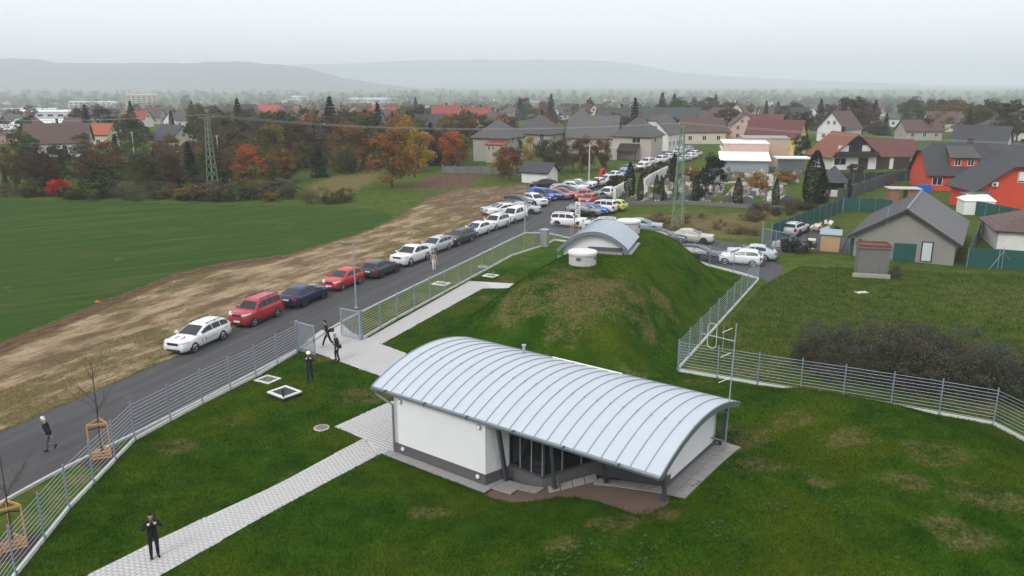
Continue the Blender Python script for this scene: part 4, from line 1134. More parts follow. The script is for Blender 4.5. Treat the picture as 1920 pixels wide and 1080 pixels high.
    for s in (1, -1):
        h = MB(); zt = nose - .07
        h.add([(fx - .46, s * wid(fx - .46) * 1.004, zt + .075), (fx - .07, s * w * .90, zt + .015), (fx - .005, s * w * .52, zt - .03), (fx - .01, s * w * .52, zt + .07), (fx - .09, s * w * .88, zt + .12), (fx - .46, s * wid(fx - .46) * .99, zt + .14)], [(0, 1, 4, 5), (1, 2, 3, 4)])
        v = [Vector(p) for p in h.v]; h2 = MB(); off = Vector((.022, s * .012, .008))
        h2.add([p + off for p in v] + [p - Vector((.1, s * .05, 0)) for p in v], [(0, 1, 4, 5), (1, 2, 3, 4)] + [(i, 6 + i, 6 + (i + 1) % 6, (i + 1) % 6) for i in range(6)])
        parts.append(('headlight', h2.mesh('headlight', M_HEAD), None, []))
        tl = MB(); wr_ = wid(rx + .1); zz = tail - .22
        tall = .34 if kind in ('boxy', 'suv', 'van', 'estate') else .17
        tl.box((rx + .10, s * wr_ * .86, zz), (.22, .27, tall), 0)
        parts.append(('tail_light', tl.mesh('tail_light', M_TAIL), None, []))
        mi = MB(); mi.box((a - .25, s * (hw + .07), belt + .07), (.14, .20, .14), 0, .8)
        parts.append(('mirror', mi.mesh('mirror', M_PAINT), None, []))
    parts.append(('grille', MB().box((fx - .02, 0, nose - .08), (.07, w * 1.0, .15), 0).mesh('grille', M_CLAD), None, []))
    parts.append(('bumper_intake', MB().box((fx - .035, 0, .33), (.09, w * 1.35, .13), 0).mesh('bumper_intake', M_CLAD), None, []))
    parts.append(('number_plate', MB().box((fx + .022, 0, .49), (.03, .5, .11)).mesh('number_plate', M_PLATE), None, []))
    parts.append(('number_plate', MB().box((rx - .012, 0, tail - .27), (.03, .5, .11)).mesh('number_plate', M_PLATE), None, []))
    parts.append(('rear_bumper', MB().box((rx + .05, 0, .38), (.14, wid(rx + .1) * 1.9, .10)).mesh('rear_bumper', M_CLAD), None, []))
    if kind in ('estate', 'boxy', 'suv'):
        for s in (1, -1):
            r = MB(); p0, p1 = cab[1][0] - .25, cab[-2][0] + .12
            r.rbox((p0, s * hw * .68, Ht + .035), (p1, s * hw * .68, Ht + .03), .035, .035)
            for x in (p0, (p0 + p1) / 2, p1): r.box((x, s * hw * .68, Ht + .0), (.08, .035, .07))
            parts.append(('roof_rail', r.mesh('roof_rail', M_CLAD), None, []))
    if kind in ('boxy', 'suv', 'coupe', 'van'):
        for s in (1, -1): parts.append(('sill_cladding', MB().box((.06, s * (hw - .03), .27), (WB - wr * 2.4, .09, .12)).mesh('sill_cladding', M_CLAD), None, []))
    return parts
CARM = {k: car_meshes(k) for k in CARS}
FAR_SKIP = {'bumper_intake', 'sill_cladding', 'rear_bumper', 'wheel_well', 'number_plate'}

def project(P):
    P = np.asarray(P, float) - [0, 0, CAM_H]
    d = P[:, 1] * CP - P[:, 2] * SP; u = P[:, 1] * SP + P[:, 2] * CP
    return np.stack([960 + FPX * P[:, 0] / d, 540 - FPX * u / d], -1)
def stand(bbox, dims, heading):
    """where a box of these dimensions stands to fill the picture box: middle and foot"""
    L, Wd, Ht = dims; c, s = math.cos(heading), math.sin(heading)
    x0, y0, x1, y1 = bbox; p = at((x0 + x1) / 2, y1 - .35 * (y1 - y0))
    for _ in range(8):
        z = hz(*p)
        Q = [(p[0] + i * c * L / 2 - j * s * Wd / 2, p[1] + i * s * L / 2 + j * c * Wd / 2, z + k * Ht) for i in (-1, 1) for j in (-1, 1) for k in (0.08, .7)]
        S = project(Q); cx = (S[:, 0].min() + S[:, 0].max()) / 2; by = S[:, 1].max()
        q = project([(p[0], p[1], z)])[0]
        p = at(q[0] + (x0 + x1) / 2 - cx, q[1] + y1 - by)
    return p
def car(kind, bbox, head, col, label, group=None, far=False):
    h = R(head); L, Wd, Ht = CARS[kind][:3]
    p = stand(bbox, (L, Wd, Ht), h)
    t = empty('parked_car', (*p, hz(*p) + .022), h, label, 'car', group or 'cars parked along the road and in the yard')
    for name, me, loc, kids in CARM[kind]:
        if far and name in FAR_SKIP: continue
        o = link(name, me, t); o.color = (*col, 1)
        if loc: o.location = loc
        if name == 'wheel_well': o.scale = (1, .75, 1); 
        for kn, km in kids:
            k = link(kn, km, o)
    return t
CW = (.74, .75, .76); CS = (.40, .43, .46); CG = (.10, .11, .12); CB = (.018, .018, .022); CR = (.42, .022, .024); CN = (.012, .020, .065); CBL = (.02, .09, .42)
BUILT = {}
tv = car('estate', (315, 598, 424, 667), 251, CW, 'white estate car with a red and grey emblem on bonnet and door')
car('boxy', (434, 556, 523, 615), 250, (.40, .030, .045), 'boxy red car with black roof rails, behind the white estate with the emblem')
car('saloon', (527, 540, 611, 580), 69, (.014, .022, .075), 'dark blue saloon with its tail to the boxy red car')
car('hatch', (608, 507, 677, 547), 247, (.48, .028, .030), 'bright red hatchback beside the street lamp')
car('hatch', (682, 487, 743, 524), 66, (.045, .052, .062), 'dark grey hatchback with its tail to the bright red hatchback')
car('coupe', (735, 460, 804, 501), 245, CW, 'large white coupe-backed car with a twin black grille')
car('estate', (793, 446, 837, 479), 244, (.46, .49, .52), 'silver estate car close behind the big white coupe-backed car')
car('estate', (834, 430, 883, 463), 243, (.045, .040, .042), 'dark brown estate car behind the silver estate')
car('hatch', (871, 417, 915, 446), 242, CW, 'white hatchback beside the person in the blue jacket')
car('suv', (908, 404, 949, 433), 242, CW, 'white off-roader with a black lower bumper, in front of the white van')
car('van', (941, 387, 985, 419), 242, (.78, .78, .77), 'small white van with black bumpers parked at the roadside')
car('estate', (912, 381, 960, 403), 200, CS, 'silver estate car standing on the grass behind the white van')
car('saloon', (924, 386, 962, 405), 205, CW, 'white low car beside the silver estate on the grass', far=True)
car('saloon', (953, 377, 1008, 401), 345, (.36, .40, .45), 'silver-grey saloon nosing onto the road by the white van')
car('suv', (944, 370, 1000, 390), 340, (.065, .055, .052), 'dark brown off-roader parked at an angle on bare earth')
car('suv', (993, 368, 1014, 388), 300, CW, 'white off-roader with its tail to the road, next to the dark brown one')
car('hatch', (989, 364, 1025, 383), 320, (.035, .05, .085), 'dark slate-blue hatchback parked at an angle on bare earth')
car('van', (1001, 358, 1036, 378), 320, CBL, 'bright blue van in the slanted row of cars')
car('hatch', (1029, 359, 1044, 375), 320, (.02, .06, .28), 'deep blue car tucked beside the bright blue van', far=True)
car('saloon', (1018, 356, 1066, 375), 335, (.11, .12, .13), 'grey saloon nosing out beside the bright blue van')
car('saloon', (1038, 353, 1075, 372), 335, (.40, .03, .05), 'red saloon in the slanted row of cars')
car('saloon', (1042, 350, 1085, 367), 335, (.02, .025, .045), 'dark navy saloon in the slanted row, behind the red saloon')
car('estate', (1036, 345, 1083, 364), 338, CS, 'silver estate in the slanted row of cars')
car('saloon', (1060, 344, 1092, 359), 335, CW, 'white saloon in the slanted row of cars', far=True)
car('estate', (1057, 340, 1105, 356), 338, (.20, .22, .25), 'dark silver estate at the far end of the slanted row')
car('saloon', (1072, 338, 1105, 354), 335, CW, 'white saloon at the very end of the slanted row', far=True)
car('saloon', (998, 335, 1041, 352), 178, CB, 'lone black saloon parked by the garden fence beside the white hut')
car('hatch', (1079, 357, 1109, 377), 248, (.50, .035, .035), 'red hatchback standing in the middle of the road')
car('hatch', (1089, 369, 1116, 386), 245, (.46, .055, .055), 'faded red hatchback at the edge of the road behind the blue car')
car('hatch', (1110, 363, 1136, 380), 62, (.13, .15, .16), 'grey hatchback beside the faded red one')
car('suv', (1127, 356, 1150, 375), 242, CW, 'white off-roader beside the cemetery gate pillar')
car('hatch', (1146, 357, 1158, 370), 60, (.6, .62, .64), 'pale car half hidden at the cemetery wall', far=True)
car('estate', (1068, 386, 1123, 406), 338, (.19, .20, .21), 'grey estate behind the small hedge at the yard entrance')
car('hatch', (1088, 383, 1133, 404), 338, (.02, .10, .46), 'bright blue hatchback parked between a grey estate and a white car')
car('boxy', (1109, 377, 1145, 400), 150, CW, 'white boxy car with its tail lights toward the green verge')
car('hatch', (1133, 376, 1163, 396), 148, (.52, .60, .10), 'lime yellow hatchback at the end of the row by the verge')
car('boxy', (1040, 398, 1093, 427), 343, CW, 'boxy white car with a black roof rail at the yard entrance')
car('estate', (1093, 409, 1155, 432), 168, (.50, .53, .55), 'silver estate behind the small vault on the mound')
car('saloon', (1186, 415, 1223, 435), 345, (.30, .35, .40), 'blue-grey saloon half hidden behind the grass mound')
car('estate', (1211, 427, 1277, 459), 338, (.060, .068, .082), 'dark grey estate beside the champagne saloon in the yard')
car('saloon', (1259, 427, 1334, 458), 340, (.46, .44, .39), 'champagne saloon beside the lattice pylon')
car('estate', (1274, 458, 1353, 494), 336, (.035, .040, .052), 'black estate car just behind the fence at the foot of the mound')
car('hatch', (1352, 466, 1425, 500), 158, CW, 'white hatchback behind the corner post of the fence')
car('saloon', (1366, 458, 1452, 490), 162, (.46, .50, .55), 'silver saloon with red tail lights beside the white hatchback in the yard')
car('estate', (1471, 418, 1512, 444), 52, (.52, .55, .58), 'old silver estate inside the mesh gate by the green screen')
for bb, kd, co, lb in [((1106, 333, 1133, 352), 'saloon', CW, 'white saloon facing down the road beside the red inflatable arch'), ((1126, 330, 1146, 346), 'hatch', (.6, .62, .64), 'silver-white hatchback close behind the foremost white saloon'),
                       ((1140, 323, 1160, 338), 'saloon', CW, 'white saloon in front of the light blue car'), ((1156, 319, 1177, 334), 'saloon', (.10, .24, .55), 'light blue saloon in the line along the cemetery'),
                       ((1172, 311, 1184, 324), 'hatch', (.25, .27, .28), 'grey car in the line beside the tall thuja'), ((1193, 306, 1214, 320), 'saloon', CW, 'white saloon in the line in front of the grey hip-roofed house'),
                       ((1204, 299, 1222, 312), 'suv', CW, 'white off-roader in the line in front of the grey hip-roofed house'), ((1227, 294, 1249, 307), 'suv', CW, 'white off-roader further along the village street'),
                       ((1241, 289, 1260, 301), 'saloon', CW, 'white saloon on the village street beside the pylon'), ((1250, 285, 1268, 296), 'saloon', (.5, .52, .54), 'silver saloon on the village street beside the pylon'),
                       ((1266, 279, 1279, 291), 'suv', CW, 'white car on the village street just behind the pylon top'), ((1280, 274, 1296, 286), 'estate', (.35, .37, .40), 'silver-grey estate at the far end of the village street')]:
    car(kd, bb, 232, co, lb, 'cars queued along the village street', far=True)
for bb, co in [((1287, 288, 1304, 299), CW), ((1296, 284, 1312, 294), (.6, .6, .6)), ((1276, 294, 1292, 304), (.5, .52, .55))]:
    car('saloon', bb, 52, co, 'pale car parked on the far side of the street by the grey van shed', 'pale cars by the grey shed', far=True)

# emblem and lettering on the white estate
M_RED = mat('red_print', (.50, .02, .03), .5, var=0); M_GREY = mat('grey_print', (.12, .13, .15), .5, var=0)
def bracket(parent, material, cx, cy, s, flip, place):
    """half of a rounded square ring"""
    m = MB(); pts = []
    for t in np.linspace(R(100), R(260), 12): pts.append((math.cos(t), math.sin(t)))
    vs = []
    for c, q in pts:
        r = 1 / max(abs(c), abs(q)) ** .55
        for k in (1.0, .62): vs.append(place(cx + flip * c * r * s * k, cy + q * r * s * k))
    m.add(vs, [(2 * i, 2 * i + 1, 2 * i + 3, 2 * i + 2) for i in range(len(pts) - 1)])
    return m.build('emblem', material, parent)
bonnet = lambda a, b: (1.62 + b, a, lerp_prof([(2.33, .67), (2.26, .79), (2.11, .845), (1.83, .885), (1.13, .97)], 1.62 + b) + .078 - .06 * abs(a))
bracket(tv, M_GREY, -.12, 0, .20, 1, bonnet); bracket(tv, M_RED, .12, 0, .20, -1, bonnet)
side = lambda a, b: (-a, .908, .62 + b)
bracket(tv, M_GREY, -.86 + .26, 0, .13, 1, side); bracket(tv, M_RED, -.70 + .26, 0, .13, -1, side)
def lettering(text, size, loc, rot, material, parent, name='lettering'):
    cu = bpy.data.curves.new('lettering', 'FONT'); cu.body = text; cu.size = size; cu.align_x = 'LEFT'
    ob = bpy.data.objects.new('tmp', cu); COL.objects.link(ob)
    me = bpy.data.meshes.new_from_object(ob.evaluated_get(bpy.context.evaluated_depsgraph_get()))
    bpy.data.objects.remove(ob)
    me.materials.clear(); me.materials.append(material)
    o = link(name, me, parent); o.location = loc; o.rotation_euler = rot; return o
lettering('Česká televize', .19, (.38, .912, .57), (R(90), 0, R(180)), M_GREY, tv)
lettering('ct24.cz', .15, (-1.45, .905, .80), (R(90), 0, R(180)), M_GREY, tv)
# ------------------------------------------------------------------ trees and bushes
def leaf_mat():
    g = NT('foliage'); oi = g.n('ShaderNodeObjectInfo'); at_ = g.n('ShaderNodeAttribute', attribute_name='rnd')
    c = oi.outputs['Color']
    k = g.math('ADD', g.math('MULTIPLY', at_.outputs['Fac'], 1.0), .5)
    c = g.mix(1.0, c, k, 'MULTIPLY')
    h = g.n('ShaderNodeHueSaturation'); g.put(h.inputs['Color'], c)
    g.put(h.inputs['Hue'], g.math('ADD', g.math('MULTIPLY', at_.outputs['Fac'], -.035), .517)); h.inputs['Saturation'].default_value = 1.0
    g.put(g.b.inputs['Base Color'], h.outputs[0]); g.b.inputs['Roughness'].default_value = .8; g.b.inputs['Specular IOR Level'].default_value = .2
    tr = g.n('ShaderNodeBsdfTranslucent'); g.put(tr.inputs[0], h.outputs[0])
    mx = g.n('ShaderNodeMixShader'); mx.inputs[0].default_value = .25
    g.t.links.new(g.b.outputs[0], mx.inputs[1]); g.t.links.new(tr.outputs[0], mx.inputs[2]); g.t.links.new(mx.outputs[0], g.o.inputs['Surface'])
    return g.m
M_LEAF = leaf_mat()
M_TRUNK = mat('tree_trunk', (.07, .055, .042), .95, var=.3, scale=3, bump=.5, bscale=12)
def leaves(name, pos, size, rng, dark=None, flat=.0, aspect=.6):
    """one small face per leaf or leaf spray"""
    n = len(pos); size = np.broadcast_to(size, n)
    d = rng.normal(size=(n, 3)); d[:, 2] *= (1 - flat); d /= np.linalg.norm(d, axis=1)[:, None] + 1e-9
    e = rng.normal(size=(n, 3)); e -= (e * d).sum(1)[:, None] * d; e /= np.linalg.norm(e, axis=1)[:, None] + 1e-9
    a = d * size[:, None] * .5; b = e * size[:, None] * .5 * aspect
    V = np.stack([pos - a, pos + b, pos + a, pos - b], 1).reshape(-1, 3)
    rnd = rng.random(n) if dark is None else np.clip(dark + rng.uniform(-.22, .22, n), 0, 1)
    return np_mesh(name, V, np.arange(4 * n), 4, M_LEAF, {'rnd': np.repeat(rnd, 4)})
def clumpy(rng, n, clumps, rad, cz, hgt, open_=.0, low=.18):
    """points through a crown made of uneven clumps; also a tone for each clump"""
    t = rng.uniform(0, 2 * np.pi, clumps); u = rng.uniform(-.85, 1, clumps); r = np.sqrt(1 - u * u) * rng.uniform(.45, .95, clumps)
    c = np.stack([rad * r * np.cos(t), rad * r * np.sin(t), cz + hgt * .5 * u * rng.uniform(.75, 1.05, clumps)], -1)
    s = rng.uniform(.22, .42, clumps) * rad
    k = rng.integers(0, clumps, n)
    d = rng.normal(size=(n, 3)); d /= np.linalg.norm(d, axis=1)[:, None]
    q = rng.random(n) ** (.45)
    P = c[k] + d * (s[k] * q)[:, None] * [1, 1, .8]
    tone = rng.uniform(.28, .72, clumps)[k]
    return P, tone, c, s
def limb_trunk(rng, h, r, clumps_c, n=7):
    m = MB(); m.tube((0, 0, -.3), (0, 0, h), r, r * .62, 8); m.tube((0, 0, h), (rng.normal() * .2, rng.normal() * .2, h * 1.75), r * .62, r * .2, 6)
    for c in clumps_c[:n]: m.tube((0, 0, h * rng.uniform(.75, 1.3)), c * np.array([.9, .9, 1]), r * .42, r * .08, 5)
    return m.mesh('trunk', M_TRUNK)
TREES = {}
def reg(kind, crown, trunk): TREES.setdefault(kind, []).append((crown, trunk))
for k in range(3):                                            # full broadleaf, unit height 8
    rng = np.random.default_rng(20 + k)
    P, tone, c, s = clumpy(rng, 2600, 26, 3.0, 4.9, 6.0)
    reg('broad', leaves('crown', P, .42, rng, tone), limb_trunk(rng, 1.9, .2, c))
for k in range(3):                                            # crown down to the ground
    rng = np.random.default_rng(30 + k)
    P, tone, c, s = clumpy(rng, 3400, 34, 3.3, 4.1, 7.6); P[:, 2] = np.maximum(P[:, 2], .05)
    reg('round', leaves('crown', P, .40, rng, tone), limb_trunk(rng, 1.2, .2, c, 10))
for k in range(2):                                            # tall narrow
    rng = np.random.default_rng(40 + k)
    P, tone, c, s = clumpy(rng, 2200, 24, 1.75, 5.0, 7.6)
    reg('tall', leaves('crown', P, .36, rng, tone), limb_trunk(rng, 1.6, .17, c))
for k in range(3):                                            # thin late-autumn crown, more twig than leaf
    rng = np.random.default_rng(50 + k); rnd = random.Random(50 + k)
    m = MB(); m.tube((0, 0, -.3), (0, 0, 2.2), .18, .13, 7)
    for j in range(7):
        a = 6.283 * j / 7 + rnd.uniform(-.3, .3)
        branchy(m, Vector((0, 0, 1.4 + .25 * j)), Vector((math.cos(a) * .75, math.sin(a) * .75, .75)).normalized(), 2.9, .075, 3, rnd, .55)
    P, tone, c, s = clumpy(rng, 1900, 22, 2.9, 4.8, 6.0)
    reg('thin', leaves('crown', P, .26, rng, tone, aspect=.5), m.mesh('trunk', M_TRUNK))
for k in range(2):                                            # spruce
    rng = np.random.default_rng(60 + k); n = 2400
    h = rng.random(n) ** 1.4; ring = np.floor(h * 15) / 15 + rng.normal(0, .012, n)
    z = .5 + ring * 7.5; r = (1 - ring) * 2.0 * rng.random(n) ** .5 * (1 + .14 * np.sin(9 * ring + k)) + .05
    t = rng.uniform(0, 6.283, n); P = np.stack([r * np.cos(t), r * np.sin(t), z - r * .28], -1)
    m = MB().tube((0, 0, -.3), (0, 0, 8), .16, .03, 7).mesh('trunk', M_TRUNK)
    reg('spruce', leaves('crown', P, .40, rng, .25 + .45 * rng.random(n), .5, .45), m)
for k in range(2):                                            # columnar thuja, unit height 4
    rng = np.random.default_rng(70 + k); n = 2600
    z = rng.random(n); pr = .62 * np.sin(np.pi * np.clip(z * .93 + .07, 0, 1) ** .75) ** .7 + .04
    t = rng.uniform(0, 6.283, n); r = pr * (.72 + .3 * rng.random(n) ** .5) * (1 + .08 * np.sin(3 * t + 9 * z))
    P = np.stack([r * np.cos(t), r * np.sin(t), .05 + z * 3.95], -1)
    m = MB().tube((0, 0, -.2), (0, 0, 3.2), .08, .02, 6).mesh('trunk', M_TRUNK)
    reg('thuja', leaves('crown', P, .17, rng, .3 + .4 * rng.random(n), 0, .5), m)
for k in range(3):                                            # bush, unit height 2.4
    rng = np.random.default_rng(80 + k)
    P, tone, c, s = clumpy(rng, 1500, 18, 1.6, 1.15, 2.0); P[:, 2] = np.maximum(P[:, 2], .03)
    m = MB()
    for q in c[:8]: m.tube((0, 0, -.1), q, .05, .015, 5)
    reg('bush', leaves('crown', P, .26, rng, tone), m.mesh('stems', M_TRUNK))
for k in range(3):                                            # bare scrub: twigs with a few dead leaves, unit height 2.4
    rng = np.random.default_rng(90 + k); rnd = random.Random(90 + k); m = MB()
    for j in range(16):
        a = rnd.uniform(0, 6.28); q = rnd.uniform(.15, .9)
        branchy(m, Vector((rnd.uniform(-.5, .5), rnd.uniform(-.5, .5), -.05)), Vector((math.cos(a) * q, math.sin(a) * q, 1)).normalized(), rnd.uniform(1.0, 1.5), .026, 3, rnd, .7)
    P, tone, c, s = clumpy(rng, 1000, 22, 1.55, 1.2, 2.2); P[:, 2] = np.maximum(P[:, 2], .03)
    reg('scrub', leaves('crown', P, .15, rng, tone, aspect=.35), m.mesh('stems', M_TRUNK))
UNIT = {'broad': 8, 'round': 8, 'tall': 8.9, 'thin': 8, 'spruce': 8.1, 'thuja': 4, 'bush': 2.35, 'scrub': 2.5}
NAME = {'broad': 'broadleaf_tree', 'round': 'spreading_tree', 'tall': 'poplar_tree', 'thin': 'autumn_tree', 'spruce': 'spruce_tree', 'thuja': 'thuja', 'bush': 'bush', 'scrub': 'bare_shrub'}
TR_I = [0]
def tree(kind, p, h, col, label, group=None, wide=1.0):
    TR_I[0] += 1
    crown, trunk = TREES[kind][TR_I[0] % len(TREES[kind])]
    z = p[2] if len(p) > 2 else hz(p[0], p[1])
    t = empty(NAME[kind], (p[0], p[1], z - .02), random.uniform(0, 6.28), label, 'bush' if kind in ('bush', 'scrub') else 'tree', group)
    s = h / UNIT[kind]; t.scale = (s * wide, s * wide, s)
    o = link('crown', crown, t); o.color = (*col, 1)
    link('stems' if kind in ('bush', 'scrub') else 'trunk', trunk, t)
    return t
def tree_px(kind, x, yb, hpx, col, label, group=None, wide=1.0):
    """a tree that stands at this spot and is this tall in the photograph"""
    p = site(x, yb); d = p[1] * CP - (p[2] - CAM_H) * SP
    return tree(kind, p, hpx * d / FPX * 1.03, col, label, group, wide)
# leaf colours
RUST, ORAN, REDL, YELL, OLIV, DGRN, BRWN, GREY, MGRN, SPRC, THUJ = (.22, .075, .016), (.42, .125, .018), (.36, .10, .028), (.40, .24, .02), (.115, .100, .022), (.028, .046, .014), (.095, .058, .028), (.11, .09, .062), (.060, .085, .018), (.015, .030, .015), (.024, .048, .012)
SCARL = (.55, .025, .018)
for a in [
    ('bush', 108, 367, 29, SCARL, 'small scarlet bush glowing at the far edge of the sown field', 1.25),
    ('bush', 126, 373, 24, DGRN, 'round dark green bush in front of the scarlet bush', 1.0),
    ('round', 470, 350, 74, REDL, 'red and orange tree beside the left lattice pylon', 1.1),
    ('bush', 480, 362, 48, OLIV, 'olive shrub at the foot of the red and orange tree', 1.2),
    ('round', 735, 352, 108, (.25, .115, .026), 'broad rust-brown tree at the corner of the ploughed plot', 1.05),
    ('round', 785, 322, 74, YELL, 'golden yellow tree behind the ploughed plot', .95),
    ('round', 850, 312, 66, ORAN, 'orange tree beside the grey hip-roofed house', 1.0),
    ('round', 762, 300, 74, (.36, .20, .025), 'tall golden-brown tree behind the rust-brown tree', .9),
    ('bush', 650, 320, 33, YELL, 'yellow-green rounded tree in the gardens', 1.2),
    ('spruce', 600, 332, 55, SPRC, 'dark spruce in the gardens right of the red tree', 1.3),
    ('spruce', 360, 355, 88, SPRC, 'tall dark spruce left of the lattice pylon', 1.15),
    ('bush', 355, 372, 24, (.34, .14, .02), 'low orange hedge bush beside the pylon foot', 2.0),
    ('bush', 190, 366, 60, (.05, .058, .026), 'grey-green shrub right of the scarlet bush', 1.0),
    ('thin', 30, 362, 96, BRWN, 'large brown thinning tree at the edge of the sown field, farthest from the pylon', 1.2),
    ('thin', 80, 358, 88, (.05, .035, .022), 'dark brown tangle of a tree just left of the scarlet bush', 1.2),
    ('round', 955, 338, 62, (.17, .075, .028), 'rust-brown tree in front of the white hut', .95),
    ('round', 940, 330, 52, (.28, .22, .03), 'yellow-green tree in front of the grey hip-roofed house', .9),
    ('round', 993, 306, 48, (.34, .26, .02), 'yellow tree between the two hip-roofed houses', .7),
    ('round', 1025, 318, 56, MGRN, 'green tree in front of the second hip-roofed house', 1.1),
    ('round', 1092, 322, 62, (.15, .075, .03), 'russet spreading tree in front of the long grey-roofed house', .9),
    ('round', 1045, 322, 56, (.075, .08, .025), 'dull green spreading tree behind the white hut', .9),
    ('round', 1128, 318, 56, (.13, .07, .03), 'brown spreading tree at the gable of the long grey-roofed house', .8),
    ('round', 970, 300, 40, (.10, .09, .03), 'olive tree squeezed between the two hip-roofed houses', .8),
    ('thin', 1075, 325, 68, (.085, .04, .022), 'reddish-brown tree in front of the long grey-roofed house', 1.2),
    ('thin', 1052, 328, 56, (.065, .058, .022), 'olive brown tree behind the white hut', 1.0),
    ('round', 1335, 358, 64, (.010, .015, .009), 'very dark yew among the graves', 1.0),
    ('spruce', 1262, 345, 58, (.022, .036, .020), 'dusky green spruce in the cemetery beside the pylon', 1.5),
    ('bush', 1422, 358, 33, (.30, .16, .02), 'rounded golden shrub among the graves', 1.0),
    ('bush', 1476, 345, 26, (.28, .15, .02), 'smaller rounded golden shrub among the graves near the white canopy', 1.0),
    ('bush', 1298, 340, 28, (.22, .11, .02), 'brown-gold shrub left of the very dark yew', 1.1),
    ('bush', 1150, 352, 22, (.06, .035, .015), 'clipped brownish shrub at the cemetery gate', 1.1),
    ('bush', 1162, 347, 20, (.09, .045, .017), 'clipped rusty shrub at the cemetery gate', 1.1),
    ('bush', 1215, 332, 24, (.06, .045, .018), 'clipped brown-green shrub on the cemetery wall', 1.2),
    ('bush', 1240, 326, 22, (.045, .045, .018), 'dark clipped shrub on the cemetery wall', 1.3),
    ('bush', 1098, 404, 16, (.07, .055, .042), 'low grey-brown hedge bush between two parked cars', 1.9),
    ('thuja', 1524, 382, 96, (.020, .030, .013), 'tall wide dark thuja beside the gazebo', 1.25),
    ('thuja', 1540, 380, 52, (.06, .055, .018), 'browning thuja leaning on the tall dark one', 1.6),
    ('thuja', 1180, 372, 66, (.016, .026, .012), 'tallest of the thujas at the cemetery gate', .9),
    ('thuja', 1200, 378, 48, THUJ, 'thuja beside the tallest one at the cemetery edge', .8),
    ('thuja', 1230, 379, 50, THUJ, 'twin-stemmed thuja left of the pylon, its left half', .75),
    ('thuja', 1239, 379, 47, THUJ, 'twin-stemmed thuja left of the pylon, its right half', .75),
    ('thuja', 1266, 378, 44, THUJ, 'slim thuja just behind the pylon', .7),
    ('thuja', 1304, 381, 52, THUJ, 'thuja in front of the very dark yew', .9),
    ('bush', 1318, 374, 26, (.026, .05, .014), 'rounded green shrub beside the very dark yew', 1.2),
    ('thuja', 1382, 386, 52, (.028, .042, .012), 'wide green thuja at the end of the cemetery path', 1.05),
    ('thuja', 1453, 387, 50, THUJ, 'thuja nearest the tall dark one, with flowers beside it', .85),
    ('spruce', 1380, 312, 0.1, SPRC, '', 1), ]:
    if a[6 - 1] == '': continue
    tree_px(*a[:6], wide=a[6])
# hedge line along the sown field
hl = random.Random(11)
for i in range(34):
    x = 5 + i * 20 + hl.uniform(-8, 8); yb = 368 + hl.uniform(-4, 6) + (4 if x > 150 else 0) + (6 if x > 560 else 0)
    if x > 664: break
    kd = hl.choice(['bush', 'bush', 'scrub', 'scrub']); col = hl.choice([OLIV, OLIV, GREY, (.15, .13, .028), MGRN, MGRN, (.12, .095, .05)])
    tree_px(kd, x, yb, hl.uniform(17, 36), tuple(c * hl.uniform(.9, 1.3) for c in col), 'low bush in the tangled hedge along the far edge of the sown field' if kd == 'bush' else 'leafless shrub in the tangled hedge along the far edge of the sown field', 'hedge bushes' if kd == 'bush' else 'hedge shrubs', hl.uniform(1.1, 1.7))
for i in range(120):
    x = hl.uniform(0, 720); yb = hl.uniform(292, 362) if i % 3 else hl.uniform(335, 364)
    if 540 < x < 720 and yb > 330: continue
    kd = hl.choice(['thin', 'thin', 'round', 'round', 'bush', 'tall', 'round', 'thin', 'spruce'])
    col = SPRC if kd == 'spruce' else hl.choice([OLIV, BRWN, GREY, MGRN, (.14, .085, .03), (.105, .078, .036), (.17, .12, .03)])
    tree_px(kd, x, yb, hl.uniform(34, 66) if kd != 'bush' else hl.uniform(22, 36), tuple(c * hl.uniform(.7, 1.15) for c in col), {'thin': 'half bare tree in the garden belt behind the sown field', 'round': 'leafy autumn tree in the garden belt behind the sown field', 'bush': 'tall shrub in the garden belt behind the sown field', 'tall': 'narrow upright tree in the garden belt behind the sown field', 'spruce': 'small dark spruce in the garden belt behind the sown field'}[kd], {'thin': 'half bare garden trees', 'round': 'leafy garden trees', 'bush': 'tall garden shrubs', 'tall': 'upright garden trees', 'spruce': 'garden spruces'}[kd], hl.uniform(.9, 1.25))
# bare thicket beyond the near fence
for i in range(46):
    u = hl.random(); x = 1500 + 560 * u; yb = 706 + 62 * u + hl.uniform(-50, 8)
    tree_px('scrub', x, yb, hl.uniform(62, 104) * (.85 if x < 1560 else 1.0), tuple(c * hl.uniform(.75, 1.2) for c in (.082, .081, .062)), 'tangled leafless shrub in the dark thicket beyond the wire fence', 'dark thicket shrubs', hl.uniform(.95, 1.3))
# rank weeds by the yard and round the gate
for i in range(46):
    x, yb = hl.uniform(1195, 1425), hl.uniform(408, 446)
    tree_px('scrub', x, yb, hl.uniform(9, 17), hl.choice([(.20, .135, .06), (.16, .11, .05), (.13, .09, .055), (.27, .2, .09)]), 'clump of dead brown weeds between the parking yard and the cemetery verge', 'dead weeds', hl.uniform(1.3, 2.2))
for i in range(26):
    x = hl.uniform(1395, 1545); yb = 405 - (x - 1395) * .14 + hl.uniform(-9, 10)
    tree_px('scrub', x, yb, hl.uniform(10, 20), hl.choice([(.06, .06, .025), (.09, .06, .03), (.05, .04, .025)]), 'clump of rank brown weeds along the green screen by the cemetery', 'rank weeds', hl.uniform(1.2, 2.0))
for x, yb, h, lb in ((1495, 473, 30, 'grey-green bush beside the mesh gate of the yard'), (1478, 472, 20, 'low scrubby bush at the gate post of the yard')):
    tree_px('bush', x, yb, h, (.055, .055, .035), lb, None, 1.4)
tree_px('scrub', 1678, 522, 24, (.05, .045, .028), 'dark weeds at the corner of the concrete hut', None, 1.1)
